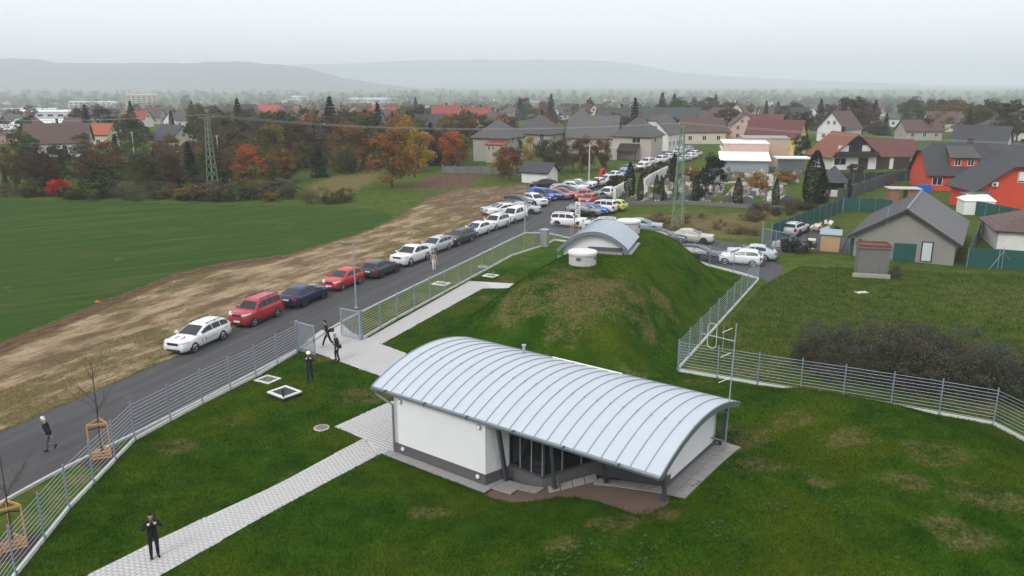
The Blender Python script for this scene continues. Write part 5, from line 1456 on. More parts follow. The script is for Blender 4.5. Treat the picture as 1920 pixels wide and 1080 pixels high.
tree_px('bush', 1893, 440, 22, (.28, .16, .02), 'yellow shrub behind the green screen beside the brown tiled roof', None, 1.1)
# ------------------------------------------------------------------ houses
M_HWALL = mat('house_render', objcol=True, rough=.9, var=.10, scale=.9, bump=.2, bscale=15, dirt=.16, dirtcol=(.16, .15, .13))
def roof_mat(name, rib):
    g = NT(name); c = g.n('ShaderNodeObjectInfo').outputs['Color']; p = g.pos()
    c = g.mix(1.0, c, g.math('ADD', g.math('MULTIPLY', g.noise(1.2, 5, p, .65), .7), .65), 'MULTIPLY')
    c = g.mix(g.math('MULTIPLY', g.ramp(g.noise(.5, 5, p, .7), .5, .8), .3), c, (.10, .095, .08))
    sx = g.n('ShaderNodeSeparateXYZ'); g.put(sx.inputs[0], g.obj())
    w = g.math('SINE', g.math('MULTIPLY', sx.outputs[2], 2 * math.pi / .22))
    w2 = g.math('SINE', g.math('MULTIPLY', sx.outputs[0], 2 * math.pi / .30))
    g.put(g.b.inputs['Base Color'], c); g.b.inputs['Roughness'].default_value = .72; g.b.inputs['Specular IOR Level'].default_value = .35
    g.bump(g.math('ADD', w, g.math('MULTIPLY', w2, .6)), .6, .03)
    return g.m
M_HROOF = roof_mat('tiled_roof', 1)
M_HWOOD = mat('dark_timber', (.035, .024, .019), .8, var=.25, scale=3)
M_WFRAME = mat('white_frame', (.72, .72, .71), .6, var=.05)
M_CHIM = mat('chimney_brick', (.20, .10, .07), .9, var=.3, scale=6, bump=.4)
M_DOOR = mat('brown_door', (.045, .028, .020), .6, var=.2)
RF = {'grey': (.092, .088, .086), 'dark': (.052, .052, .058), 'red': (.26, .055, .038), 'brick': (.34, .095, .045), 'brown': (.10, .062, .052), 'maroon': (.13, .045, .042), 'pale': (.30, .29, .29), 'white': (.72, .72, .72)}
WL = {'grey': (.40, .37, .33), 'white': (.72, .71, .68), 'cream': (.60, .54, .42), 'yellow': (.66, .52, .17), 'blue': (.42, .55, .68), 'pink': (.58, .40, .33), 'beige': (.52, .39, .29), 'orange': (.62, .32, .10), 'red': (.62, .070, .028), 'green': (.40, .5, .38), 'stucco': (.27, .255, .235)}

def window(root, x, y, z, w, h, nrm, rz_local, frame=M_WFRAME):
    """window part on a wall of the house: frame with its pane"""
    c, s = math.cos(rz_local), math.sin(rz_local)
    def P(a, b, d): return (x + a * c + nrm[0] * d, y + a * s + nrm[1] * d, z + b)
    m = MB(); t = .07
    for (a0, a1, b0, b1) in ((-w / 2, w / 2, h / 2 - t, h / 2), (-w / 2, w / 2, -h / 2, -h / 2 + t), (-w / 2, -w / 2 + t, -h / 2, h / 2), (w / 2 - t, w / 2, -h / 2, h / 2), (-t / 2, t / 2, -h / 2, h / 2)):
        m.slab([P(a0, b0, .05), P(a1, b0, .05), P(a1, b1, .05), P(a0, b1, .05)], .06)
    f = m.build('window', frame, root)
    MB().slab([P(-w / 2 + .01, -h / 2 + .01, .022), P(w / 2 - .01, -h / 2 + .01, .022), P(w / 2 - .01, h / 2 - .01, .022), P(-w / 2 + .01, h / 2 - .01, .022)], .03).build('pane', M_GLASSH, f)
    return f
def house(p, yaw, L, Wd, he, hr, wall, roof, label=None, kind='gable', group=None, root=None, off=(0, 0), wins='auto', chim=1, over=.45, turn=0.0, gablecol=None, name='house', cat='house'):
    """ridge along local X; -Y is the front. root given: an added wing of the same house"""
    if root is None:
        z = hz(p[0], p[1]); root = empty(name, (p[0], p[1], z), R(yaw), label, cat, group)
    ox, oy = off; ct, st = math.cos(turn), math.sin(turn)
    T = lambda x, y: (ox + x * ct - y * st, oy + x * st + y * ct)
    a, b = L / 2, Wd / 2; m = MB()
    cor = [(-a, -b), (a, -b), (a, b), (-a, b)]
    wc = WL[wall] if isinstance(wall, str) else wall; rc = RF[roof] if isinstance(roof, str) else roof
    V = [(*T(*q), -.6) for q in cor] + [(*T(*q), he) for q in cor]
    F = [(0, 1, 5, 4), (1, 2, 6, 5), (2, 3, 7, 6), (3, 0, 4, 7)]
    if kind in ('gable', 'half'):
        hh = hr if kind == 'gable' else hr - .28 * (hr - he)
        k = (hh - he) / (hr - he)
        if kind == 'gable':
            V += [(*T(-a, 0), hr - .06), (*T(a, 0), hr - .06)]; F += [(4, 8, 7), (5, 6, 9)]
        else:
            e = b * (1 - k); V += [(*T(-a, -e), hh - .06), (*T(-a, e), hh - .06), (*T(a, -e), hh - .06), (*T(a, e), hh - .06)]; F += [(4, 8, 9, 7), (5, 6, 11, 10)]
    m.add(V, F); m.f.append(tuple(range(len(m.v) - 1, len(m.v) - 1)) or (4, 5, 6, 7))
    w = m.build('wall', M_HWALL, root); w.color = (*wc, 1)
    sl = (hr - he) / b; o = over; ez = he - o * sl; th = .16
    parts = []
    if kind == 'gable':
        for s in (-1, 1):
            q = [(*T(-a - o, s * (b + o)), ez), (*T(a + o, s * (b + o)), ez), (*T(a + o, 0), hr), (*T(-a - o, 0), hr)]
            parts.append(q if s < 0 else q[::-1])
    elif kind == 'half':
        e = b * .28; cut = .30 * b * 1.0
        for s in (-1, 1):
            hh = hr - .28 * (hr - he)
            q = [(*T(-a - o, s * (b + o)), ez), (*T(a + o, s * (b + o)), ez), (*T(a + o, s * e), hh), (*T(a - cut, 0), hr), (*T(-a + cut, 0), hr), (*T(-a - o, s * e), hh)]
            parts.append(q if s < 0 else q[::-1])
        for s in (-1, 1):
            q = [(*T(s * (a + o), -e), hh), (*T(s * (a + o), e), hh), (*T(s * (a - cut), 0), hr)]
            parts.append(q if s > 0 else q[::-1])
    elif kind == 'hip':
        r = max(a - b, .02)
        A = (*T(-r, 0), hr); B = (*T(r, 0), hr); C = [(*T(x * (a + o) / a, y * (b + o) / b), ez) for x, y in cor]
        parts += [[C[0], C[1], B, A], [C[1], C[2], B], [C[2], C[3], A, B], [C[3], C[0], A]]
    elif kind == 'flat':
        q = [(*T(-a - .12, -b - .12), he + .14), (*T(a + .12, -b - .12), he + .14), (*T(a + .12, b + .12), he + .14 + (hr - he)), (*T(-a - .12, b + .12), he + .14 + (hr - he))]
        parts.append(q)
    m = MB()
    for q in parts:
        vs = [Vector(x) for x in q]; n = len(vs); nn = (vs[1] - vs[0]).cross(vs[-1] - vs[0]).normalized() * th
        m.add(vs + [x - nn for x in vs], [tuple(range(n)), tuple(range(2 * n - 1, n - 1, -1))] + [(i, n + i, n + (i + 1) % n, (i + 1) % n) for i in range(n)])
    r = m.build('roof', M_HROOF, root); r.color = (*rc, 1)
    if chim:
        cx = a * random.uniform(-.5, .5); cc = MB(); x, y = T(cx, b * .12)
        cc.box((x, y, hr + .15), (.5, .5, 1.5)); cc.box((x, y, hr + .92), (.62, .62, .1)); cc.build('chimney', M_CHIM if random.random() < .5 else M_HWOOD, r)
    if wins == 'auto':
        nst = 2 if he > 4.4 else 1
        for s_ in range(nst):
            zz = (1.65 if nst == 1 else 1.55 + 2.7 * s_)
            if zz + .6 > he: zz = he - .8
            n = max(2, int(L / 3.2))
            for k in range(n):
                xx = -a + L * (k + .5) / n
                window(root, *T(xx, -b), zz, 1.1, 1.25, (st, -ct), turn)
            n2 = max(1, int(Wd / 3.6))
            for sx in (-1, 1):
                for k in range(n2):
                    yy = -b + Wd * (k + .5) / n2
                    window(root, *T(sx * a, yy), zz, 1.0, 1.2, (sx * ct, sx * st), turn + R(90))
        if kind in ('gable', 'half') and hr - he > 2:
            for sx in (-1, 1):
                for dy in ((0,) if Wd < 7.5 else (-.9, .9)): window(root, *T(sx * a, dy), he + (hr - he) * .30, .85, 1.05, (sx * ct, sx * st), turn + R(90))
    elif wins:
        for (face, t, z, w_, h_) in wins:
            if face == 'f': window(root, *T(t, -b), z, w_, h_, (st, -ct), turn)
            elif face == 'r': window(root, *T(a, t), z, w_, h_, (ct, st), turn + R(90))
            elif face == 'l': window(root, *T(-a, t), z, w_, h_, (-ct, -st), turn + R(90))
    return root
def panel(root, face, t0, t1, z0, z1, name, material, dims, off=(0, 0), d=.03):
    L, Wd = dims; a, b = L / 2, Wd / 2; m = MB()
    if face == 'f': m.box((off[0] + (t0 + t1) / 2, off[1] - b - d, (z0 + z1) / 2), (t1 - t0, .08, z1 - z0))
    elif face == 'r': m.box((off[0] + a + d, off[1] + (t0 + t1) / 2, (z0 + z1) / 2), (.08, t1 - t0, z1 - z0))
    elif face == 'l': m.box((off[0] - a - d, off[1] + (t0 + t1) / 2, (z0 + z1) / 2), (.08, t1 - t0, z1 - z0))
    return m.build(name, material, root)
def S2(x, y): return site(x, y)[:2]

# grey stucco bungalow with the standing-seam roof
gh = house((41.0, 81.0), 59, 14.6, 8.7, 2.35, 5.0, 'stucco', 'dark', 'bare grey stucco bungalow with a ribbed metal roof and one frosted door', wins=[('f', 2.2, 1.35, .7, .9), ('f', 3.4, 1.35, .7, .9), ('f', -3.5, 1.2, .5, .5)], chim=0, over=.55)
M_RIB = mat('ribbed_metal', (.155, .155, .162), .5, .25, var=.06, scale=2)
a, b, o_ = 7.3, 4.35, .58; sl = (5.0 - 2.35) / 4.35
for s in (-1, 1):
    for k in range(16):
        x0 = -a - o_ + (2 * a + 2 * o_) * k / 16; x1 = x0 + (2 * a + 2 * o_) / 16 - .02
        q = [(x0, s * (b + o_), 2.35 - o_ * sl + .05), (x1, s * (b + o_), 2.35 - o_ * sl + .05), (x1, s * .03, 5.04), (x0, s * .03, 5.04)]
        m = MB().slab(q if s < 0 else q[::-1], .03); m.rbox((x0, s * (b + o_), 2.35 - o_ * sl + .07), (x0, s * .03, 5.06), .05, .07)
        m.build('roof_sheet', M_RIB, gh)
MB().rbox((-a - o_, 0, 5.09), (a + o_, 0, 5.09), .26, .07).build('ridge_cap', M_RIB, gh)
for s in (-1, 1): MB().rbox((-a - .42, s * (b + o_), 2.35 - o_ * sl - .1), (-a - .42, 0, 4.87), .12, .22).build('barge_board', mat('brown_board', (.085, .045, .030), .8, var=.2), gh)
dr = panel(gh, 'l', -2.55, -1.55, .15, 2.05, 'door', M_DOOR, (14.6, 8.7))
MB().box((-7.42, -2.05, 1.1), (.05, .78, 1.72)).build('frosted_pane', mat('frosted_pane', (.52, .60, .60), .3, var=.08), dr)
MB().tube((-7.75, 1.6, 3.2), (-7.75, 1.6, 5.1), .025, .025, 6).tube((-7.75, 1.6, 3.6), (-7.35, 1.6, 3.6), .02, .02, 5).build('aerial', M_GALV, gh)
m = MB(); m.path([(-7.6, 4.85, 2.0), (-8.6, 5.2, .6)], .05, 6); m.build('downpipe', M_CLAD, gh)
# windowless concrete hut
hp = at(1632, 514); M_HUTC = mat('raw_concrete', (.17, .165, .155), .95, var=.2, scale=4, bump=.6, bscale=30, dirt=.25)
hut = empty('concrete_hut', (*hp, 0), R(-14), 'small windowless raw concrete hut with a rusty red roof', 'hut')
MB().box((0, 0, 1.2), (2.5, 1.9, 2.6)).build('wall', M_HUTC, hut)
m = MB(); m.box((0, 0, 2.56), (2.75, 2.15, .12)); m.build('roof', M_HUTC, hut)
m = MB(); m.box((0, 0, 2.65), (2.5, 1.9, .05))
for s in (-1, 1): m.box((0, s * .98, 2.72), (2.6, .12, .18)); m.box((s * 1.27, 0, 2.72), (.1, 1.84, .18))
m.build('roof_covering', mat('rusty_felt', (.16, .055, .042), .85, var=.35, scale=3), hut)
m = MB().rbox((-1.8, -1.6, .22), (1.2, -1.75, .22), .3, .34); o = m.build('concrete_beam', mat('old_beam', (.36, .33, .27), .95, var=.2, scale=4, bump=.4)); o.location = (*hp, 0); o.rotation_euler.z = R(-12)
tag(o, 'long pale concrete beam lying at the foot of the windowless hut', 'beam')
# plywood box and white cabinet
bp = at(1555, 470); M_PLY = mat('plywood', (.46, .30, .17), .8, var=.14, scale=3)
bx = empty('plywood_shed', (*bp, 0), R(-22), 'plywood shed with a sloping pale blue-grey roof', 'shed')
MB().prism([(-.9, -.7), (.9, -.7), (.9, .7), (-.9, .7)], 0, [1.75, 1.75, 2.0, 2.0]).build('wall', M_PLY, bx)
for k in range(3): MB().box((-.6 + .6 * k, -.72, .9), (.585, .03, 1.7)).build('board', M_PLY, bx)
MB().slab([(-1.05, -.9, 1.79), (1.05, -.9, 1.79), (1.05, .9, 2.09), (-1.05, .9, 2.09)], .06).build('roof', mat('blue_grey_sheet', (.28, .37, .42), .5, .2), bx)
cbp = at(1521, 467); cb = empty('white_cabinet', (*cbp, 0), R(-20), 'white metal cabinet standing in the weeds beside the plywood shed', 'cabinet')
MB().box((0, 0, .55), (.75, .5, 1.05)).build('housing', M_WFRAME, cb, bevel=.02); MB().box((.0, -.26, .55), (.62, .02, .9)).build('door', M_LAMPW, cb); MB().box((.33, -.28, .12), (.12, .02, .12)).build('label_plate', mat('orange_plate', (.6, .2, .03), .6, var=0), cb)

# red-orange house with the dark tiled roof and dormer
ra = house((71.4, 129.8), -9, 10.4, 9.0, 2.9, 7.1, 'red', 'dark', 'orange-red house with a dark tiled roof and a two-window dormer', 'half', wins=[('f', -3.9, 1.5, 1.5, 1.3), ('f', -.3, 1.15, 2.3, 1.95), ('f', 2.9, 1.5, 1.4, 1.2)], chim=0, over=.55)
MB().box((2.2, 1.0, 7.2), (.7, .6, 1.2)).build('chimney', M_HWOOD, ra)
m = MB().prism([(-1.9, -3.6), (1.9, -3.6), (1.9, -.6), (-1.9, -.6)], 3.2, 5.35); o = m.build('dormer', M_HWALL, ra); o.color = (*WL['red'], 1)
for x in (-.95, .95): window(ra, x, -3.6, 4.45, .95, 1.15, (0, -1), 0)
o = MB().slab([(-2.3, -4.1, 5.15), (2.3, -4.1, 5.15), (2.0, -.5, 6.75), (-2.0, -.5, 6.75)], .14).build('dormer_roof', M_HROOF, ra); o.color = (.075, .072, .075, 1)
rb = house((66.9, 108.4), -91, 6.6, 11.2, 3.1, 7.0, 'red', 'dark', 'orange-red gable house with one shuttered white window and an air conditioner', 'half', wins=[], chim=0, over=.7)
f = window(rb, 3.3, .3, 4.5, 1.75, 1.4, (1, 0), R(90)); MB().box((3.37, .3, 4.58), (.06, 1.5, 1.1)).build('shutter', M_LAMPW, f)
o = MB().box((3.55, -3.6, 3.6), (.45, .8, .55)).build('air_conditioner', M_WFRAME, rb, bevel=.03); MB().tube((3.78, -3.7, 3.6), (3.8, -3.7, 3.6), .2, .2, 12).build('fan_grille', M_STEEL, o)
o = MB().slab([(3.4, -8.0, 2.5), (5.2, -8.0, 2.4), (5.2, -4.6, 2.7), (3.4, -4.6, 2.8)], .12).build('porch_roof', M_HROOF, rb); o.color = (.10, .095, .095, 1)
for y in (-7.7, -5.0): MB().box((4.9, y, 1.1), (.14, .14, 2.7)).build('porch_post', M_HWOOD, rb)
house(S2(1900, 326), -8, 15, 9, 2.6, 5.4, 'grey', 'dark', 'house with a plain dark roof behind the orange-red gable house', chim=1)
house(S2(1836, 292), -40, 11, 8, 3.0, 7.0, 'white', 'dark', 'white gabled house with a charcoal roof behind the dormer house')
# timber-gabled chalet with its garage wing
ch = house(S2(1578, 314), -80, 8.0, 9.6, 3.0, 7.0, 'white', (.21, .075, .042), 'white chalet with a dark timber gable and a long red-brown garage wing', wins=[('r', -3.0, 1.6, 2.6, 1.4)], over=.75, chim=1)
m = MB().add([(4.08, -4.7, 3.0), (4.08, 4.7, 3.0), (4.08, 0, 6.85)], [(0, 1, 2)]); m.add([(4.01, -4.7, 3.0), (4.01, 4.7, 3.0), (4.01, 0, 6.85)], [(2, 1, 0)]); m.build('timber_gable', M_HWOOD, ch)
o = MB().box((4.5, 0, 2.95), (.95, 9.0, .9)).build('balcony', M_HWOOD, ch)
for y0, y1 in ((-3.7, -1.5), (1.4, 3.2)): MB().box((4.11, (y0 + y1) / 2, 4.1), (.08, y1 - y0, 1.15)).build('gable_panel', M_WFRAME, ch)
panel(ch, 'r', .9, 3.0, -.1, 2.3, 'entrance', M_DOOR, (8.0, 9.6)); panel(ch, 'r', -.9, .7, 3.5, 5.2, 'balcony_door', M_GLASSH, (8.0, 9.6), d=.07)
house(None, 0, 9.5, 8.0, 2.7, 5.6, 'white', 'maroon', root=ch, off=(.4, 9.2), turn=R(77), wins=[], chim=0)
for k in (-2.3, 1.6):
    ct, st = math.cos(R(77)), math.sin(R(77)); m = MB().box((.4 + k * ct + 4.05 * st, 9.2 + k * st - 4.05 * ct, 1.1), (3.1, .1, 2.3), R(77)); m.build('garage_door', M_DOOR, ch)
# gazebo, white tent, brick shed
gz_p = S2(1560, 366); gz = empty('garden_gazebo', (*gz_p, 0), R(-15), 'white garden pavilion with a steep dark pyramid roof', 'gazebo')
MB().box((0, 0, .5), (3.3, 3.3, 1.0)).build('parapet', M_HWALL, gz).color = (*WL['white'], 1)
for x in (-1.5, 1.5):
    for y in (-1.5, 1.5): MB().box((x, y, 1.55), (.25, .25, 1.15)).build('post', M_WFRAME, gz)
MB().box((0, 0, 1.5), (2.9, 2.9, 1.0)).build('window_band', M_GLASSH, gz)
m = MB(); c4 = [(-2.2, -2.2, 2.1), (2.2, -2.2, 2.1), (2.2, 2.2, 2.1), (-2.2, 2.2, 2.1)]; m.add(c4 + [(0, 0, 4.5)], [(0, 1, 4), (1, 2, 4), (2, 3, 4), (3, 0, 4), (3, 2, 1, 0)]); m.build('roof', M_HROOF, gz).color = (.06, .063, .075, 1)
tp = S2(1827, 400); tt = empty('party_tent', (*tp, 0), R(-12), 'small white tent with a pitched top beside the orange-red gable', 'tent')
MB().box((0, 0, .9), (3.6, 3.0, 1.8)).build('side_wall', M_LAMPW, tt)
MB().add([(-1.95, -1.65, 1.8), (1.95, -1.65, 1.8), (1.95, 1.65, 1.8), (-1.95, 1.65, 1.8), (-1.3, 0, 2.5), (1.3, 0, 2.5)], [(0, 1, 5, 4), (1, 2, 5), (2, 3, 4, 5), (3, 0, 4), (3, 2, 1, 0)]).build('canopy', M_LAMPW, tt)
kp = S2(1690, 378); ks = empty('brick_shed', (*kp, 0), R(-8), 'low unfinished brick shed with a flat pale roof', 'shed')
for x in (-1.35, 1.1): MB().box((x, 0, .9), (1.3, 2.0, 1.9)).build('wall', mat('raw_brick', (.30, .13, .085), .95, var=.3, scale=6, bump=.5, bscale=16), ks)
MB().box((0, 0, 1.95), (4.4, 2.5, .14)).build('roof', M_CONC, ks)
tb = S2(1731, 360); o = MB().box((0, 0, .55), (2.1, 1.2, 1.15), R(-10), .94).build('blue_tank', mat('blue_plastic', (.02, .12, .45), .5, var=.2)); o.location = (*tb, 0); tag(o, 'blue covered crate against the wall of the dormer house', 'tank')
house(S2(1945, 462), -20, 9, 8.0, 2.3, 4.1, 'white', (.115, .072, .062), 'low house with a brown tiled hip roof behind the green screen', 'hip', wins=[], chim=0)

# grey hip-roofed houses by the street
h1 = house(S2(935, 300), -25, 8.2, 8.2, 5.5, 8.8, 'grey', 'grey', 'tall grey hip-roofed house with a small red porch roof', 'hip', wins=[('r', -1.5, 4.3, .9, 1.2), ('r', 1.6, 4.3, .9, 1.2), ('f', 3.2, 4.3, .7, 1.0)], over=.6)
MB().box((2.2, -5.2, 1.9), (4.2, 2.4, 4.2)).build('porch', M_HWALL, h1).color = (*WL['grey'], 1)
o = MB().slab([(-.2, -6.7, 3.9), (4.7, -6.7, 3.9), (4.7, -4.0, 4.5), (-.2, -4.0, 4.5)], .14).build('porch_roof', M_HROOF, h1); o.color = (*RF['red'], 1)
for x in (.9, 1.9): window(h1, x, -6.4, 3.1, .7, .9, (0, -1), 0)
house(S2(1012, 288), -24, 9.4, 9.2, 5.4, 9.3, (.36, .34, .31), (.078, .075, .074), 'second grey hip-roofed house, further back behind the green tree', 'hip', over=.6)
house(S2(1113, 286), -14, 11.5, 8.6, 4.2, 8.9, (.47, .43, .37), (.115, .11, .105), 'long house with a big mottled grey roof and a brick chimney', over=.5)
h4 = house(S2(1195, 296), -26, 8.8, 9.0, 5.5, 9.2, (.46, .41, .35), (.085, .08, .078), 'grey hip-roofed house with a white triple window and a dark lean-to', 'hip', over=.6, wins=[('f', 1.0, 4.2, 1.9, 1.2), ('r', -1.5, 4.2, 1.2, 1.2), ('r', 1.5, 1.6, 1.0, 1.6)])
MB().slab([(-2.6, -7.3, 2.0), (1.9, -7.3, 2.0), (1.9, -4.7, 3.5), (-2.6, -4.7, 3.5)], .14).build('lean_to_roof', M_HWOOD, h4)
for x in (-2.4, 1.7): MB().box((x, -7.0, 1.0), (.15, .15, 2.2)).build('lean_to_post', M_HWOOD, h4)
MB().box((-3.6, -5.6, 1.2), (2.2, 2.2, 2.6)).build('annex', M_HWALL, h4).color = (*WL['grey'], 1)
house(S2(1236, 279), 62, 13, 8.5, 4.4, 8.6, 'white', 'grey', 'pale house with a grey half-hipped roof facing the street', 'half')
house(S2(1215, 246), 3, 36, 11, 4.6, 8.2, 'grey', (.05, .058, .055), 'long barn with a low dark green-grey roof and a white chimney', wins=[], name='barn', cat='barn')
house(S2(1312, 268), 4, 12, 8, 3.6, 7.0, 'cream', 'brown', 'brown-roofed house at the end of the village street')
house(S2(1352, 266), 70, 6, 4.5, 3.0, 5.0, 'orange', 'brown', 'tiny orange gabled house beside the flat pink building')
house(S2(1392, 262), 80, 10, 8, 4.6, 8.0, 'pink', 'brown', 'pale pink gabled house behind the flat pink building')
house(S2(1382, 243), 68, 13, 9, 4.8, 9.6, 'white', 'brown', 'tall white gabled house with a brown roof behind the pale pink one')
# flat pink workshop with canopies, yellow house
pk = house(S2(1392, 315), -10, 8.6, 8.0, 5.0, 5.25, 'pink', 'white', 'flat-roofed pink workshop with a white roof and white pipe', 'flat', wins=[('r', -1.5, 3.0, .8, 1.6), ('r', 1.5, 3.0, .8, 1.6)], chim=0, name='workshop', cat='building')
house(None, 0, 9, 7, 5.6, 5.7, 'beige', 'pale', root=pk, off=(4.6, 6.4), kind='flat', wins=[('r', 0, 3.0, .8, 2.0)], chim=0)
MB().slab([(-5.2, -9.0, 2.3), (4.2, -9.0, 2.3), (4.2, -4.1, 3.6), (-5.2, -4.1, 3.6)], .12).build('canopy_roof', M_LAMPW, pk)
MB().box((-.5, -8.2, 1.0), (8.8, .12, 2.2)).build('canopy_wall', M_GALV, pk)
m = MB(); m.path([(-5.0, -4.1, 4.6), (-4.5, -4.3, 4.2), (-4.4, -4.3, 2.8)], .12, 8); m.build('pipe', M_LAMPW, pk)
house(S2(1452, 288), -37, 12.5, 6.6, 4.3, 8.0, 'yellow', 'maroon', 'bright yellow gabled house with a maroon roof', chim=0)
wc = S2(1482, 322); cn = empty('open_canopy', (*wc, 0), R(-6), 'open shelter with a flat white roof beside the graves', 'shelter')
MB().box((0, 0, 2.7), (6.4, 4.2, .22)).build('roof', M_LAMPW, cn); MB().box((.4, 1.4, 1.25), (5.2, .12, 2.5)).build('back_wall', M_GALV, cn)
for x in (-3, 3):
    for y in (-1.9, 1.9): MB().box((x, y, 1.3), (.12, .12, 2.6)).build('post', M_GALV, cn)
wh = house(S2(1572, 264), 42, 10.5, 8.2, 4.0, 8.6, 'white', 'brown', 'white gabled house with a balcony behind the chalet', over=.55)
house(S2(1012, 341), -28, 4.8, 4.2, 2.1, 3.4, 'white', 'dark', 'small whitewashed hut with a dark roof beside the lone black saloon', wins=[], chim=0, name='garden_hut', cat='hut')
house(S2(875, 262), -35, 9, 6.5, 3.6, 7.2, 'yellow', 'brick', 'yellow gabled house with an orange roof behind the orange tree')
house(S2(808, 258), 25, 9.5, 7.5, 4.2, 7.2, 'blue', 'dark', 'pale blue gabled house with a grey roof')
house(S2(650, 256), 20, 7.5, 7.5, 3.2, 6.0, 'grey', (.42, .22, .20), 'low house with a worn pinkish pyramid roof', 'hip')
house(S2(760, 262), 12, 9, 8, 3.0, 6.2, 'grey', 'brown', 'dark brown-roofed house beside the pale blue one')
house(S2(115, 291), 20, 13, 9, 3.4, 7.4, 'white', 'brown', 'white gabled house with a brown roof behind the dark brown trees')
house(S2(328, 282), -40, 10, 7, 3.0, 6.4, 'cream', 'dark', 'cream gabled house beside the tall dark spruce')
house(S2(500, 222), 0, 26, 12, 4.5, 8, 'white', (.34, .06, .06), 'long building with a bright raspberry-red roof', 'hip')
house(S2(840, 236), -30, 12, 9, 3.5, 8.2, 'white', 'red', 'white gabled house with a steep red roof')
house(S2(895, 238), -32, 13, 9, 3.5, 7.6, 'grey', 'red', 'second red-roofed house right of the steep red roof')
house(S2(1425, 252), -30, 14, 7, 3.2, 6.6, 'grey', 'maroon', 'long maroon roof between the white gable and the dark conifers')
# the rest of the village
vr = random.Random(23)
spots = [(205, 248), (260, 238), (290, 232), (340, 240), (400, 238), (440, 246), (455, 240), (540, 250), (565, 242), (600, 246), (690, 246), (715, 240), (705, 228), (620, 226), (560, 216), (640, 214), (740, 224), (790, 222), (700, 212), (930, 246), (960, 224), (1010, 218), (1060, 224), (1090, 240), (1125, 222), (1160, 214), (1285, 226), (1330, 222), (1300, 240), (1350, 238), (1440, 232), (1480, 236), (1500, 226), (1720, 262), (1760, 246), (1800, 242), (1690, 238), (1620, 238), (1860, 262), (1905, 262), (1040, 208), (880, 214), (940, 208), (1260, 208), (1420, 216), (1380, 214), (60, 262), (30, 245), (180, 276), (155, 262), (520, 232), (480, 224), (380, 218), (420, 212), (345, 214), (1540, 214), (1580, 226), (1750, 226), (1890, 236), (590, 262)]
VCOL = [('white', 'brown'), ('white', 'dark'), ('cream', 'grey'), ('grey', 'brown'), ('white', 'red'), ('cream', 'brown'), ('white', 'grey'), ('grey', 'dark'), ('cream', 'brick'), ('blue', 'grey'), ('pink', 'brown'), ('yellow', 'red')]
for x, y in spots:
    w, r = VCOL[vr.choice([0, 0, 1, 1, 2, 3, 3, 4, 5, 5, 6, 6, 7, 8, 9, 10])]
    p = site(x, y); far = p[1] > 330
    house(p, vr.choice([vr.uniform(-55, -10), vr.uniform(10, 70), vr.uniform(-10, 10)]), vr.uniform(7.5, 11.5), vr.uniform(6.5, 8.5), vr.uniform(2.8, 3.8), vr.uniform(5.8, 7.8), w, r,
          f'{w} village house with a {dict(brick="bright orange", dark="charcoal").get(r, r)} roof among the trees', vr.choice(['gable', 'gable', 'half', 'hip']), f'{w} houses with {r} roofs', wins='auto' if not far else [('f', -2, 1.6, 1.2, 1.3), ('f', 2, 1.6, 1.2, 1.3), ('r', 0, 4.4, 1.2, 1.2), ('l', 0, 4.4, 1.2, 1.2)], chim=1)
ds = random.Random(61)
for i in range(150):
    x, y = ds.uniform(-40, 1960), 188 + 36 * ds.random() ** .9
    w, r = VCOL[ds.choice([0, 0, 1, 1, 2, 3, 5, 6, 4, 8])]
    house(site(x, y), ds.uniform(-70, 70), ds.uniform(8, 12), ds.uniform(7, 9), ds.uniform(3, 4.2), ds.uniform(6.4, 8.4), w, r, f'{w} house with a {dict(brick="bright orange", dark="charcoal").get(r, r)} roof far off at the misty edge of the village', ds.choice(['gable', 'gable', 'half', 'hip']), f'misty {w} houses with {r} roofs', wins=[('f', 0, 1.7, 2.6, 1.2)], chim=0)
# halls and blocks in the plain
M_HALL = mat('hall_roof', (.66, .68, .70), .5, .1, var=.08, scale=.2)
def hall(x, y, L, Wd, h, rz, col, label, roofcol=None, rows=0):
    p = site(x, y); t = empty('industrial_hall' if not rows else 'apartment_block', p, R(rz), label, 'building')
    MB().box((0, 0, h / 2 - 1), (L, Wd, h + 2)).build('wall', M_HWALL, t).color = (*col, 1)
    o = MB().add([(-L / 2 - .4, -Wd / 2 - .4, h + .01), (L / 2 + .4, -Wd / 2 - .4, h + .01), (L / 2 + .4, Wd / 2 + .4, h + .01), (-L / 2 - .4, Wd / 2 + .4, h + .01), (-L / 2 - .4, 0, h + 1.3), (L / 2 + .4, 0, h + 1.3)], [(0, 1, 5, 4), (3, 4, 5, 2), (0, 4, 3), (1, 2, 5), (3, 2, 1, 0)]).build('roof', M_HALL if not rows else M_HWALL, t); o.color = (*col, 1)
    n = max(3, int(L / 6))
    for r in range(max(rows, 1)):
        for k in range(n):
            xx = -L / 2 + L * (k + .5) / n; zz = (h * .55 if not rows else 1.8 + r * 2.9)
            MB().box((xx, -Wd / 2 - .03, zz), (L / n * .55, .08, 1.4)).build('window', M_GLASSH, t)
hall(118, 256, 26, 9, 4.2, 8, (.45, .44, .42), 'long hall with a bright white roof behind the dark brown trees')
hall(40, 268, 16, 9, 4.0, 6, (.48, .34, .28), 'low brick-coloured hall with a white roof at the edge of the gardens')
hall(820, 208, 60, 22, 6, 4, (.6, .6, .6), 'very long white hall roof beyond the village')
hall(880, 212, 30, 20, 5, -12, (.62, .62, .6), 'white hall with a shallow gable beyond the red roofs')
hall(700, 192, 90, 24, 7, 2, (.6, .62, .64), 'pale factory hall in the haze of the plain')
hall(560, 188, 40, 22, 8, -4, (.6, .62, .64), 'smaller pale hall in the haze left of the long factory hall')
hall(270, 205, 40, 12, 19, 8, (.46, .40, .36), 'tall grey apartment block in the haze', None, 6)
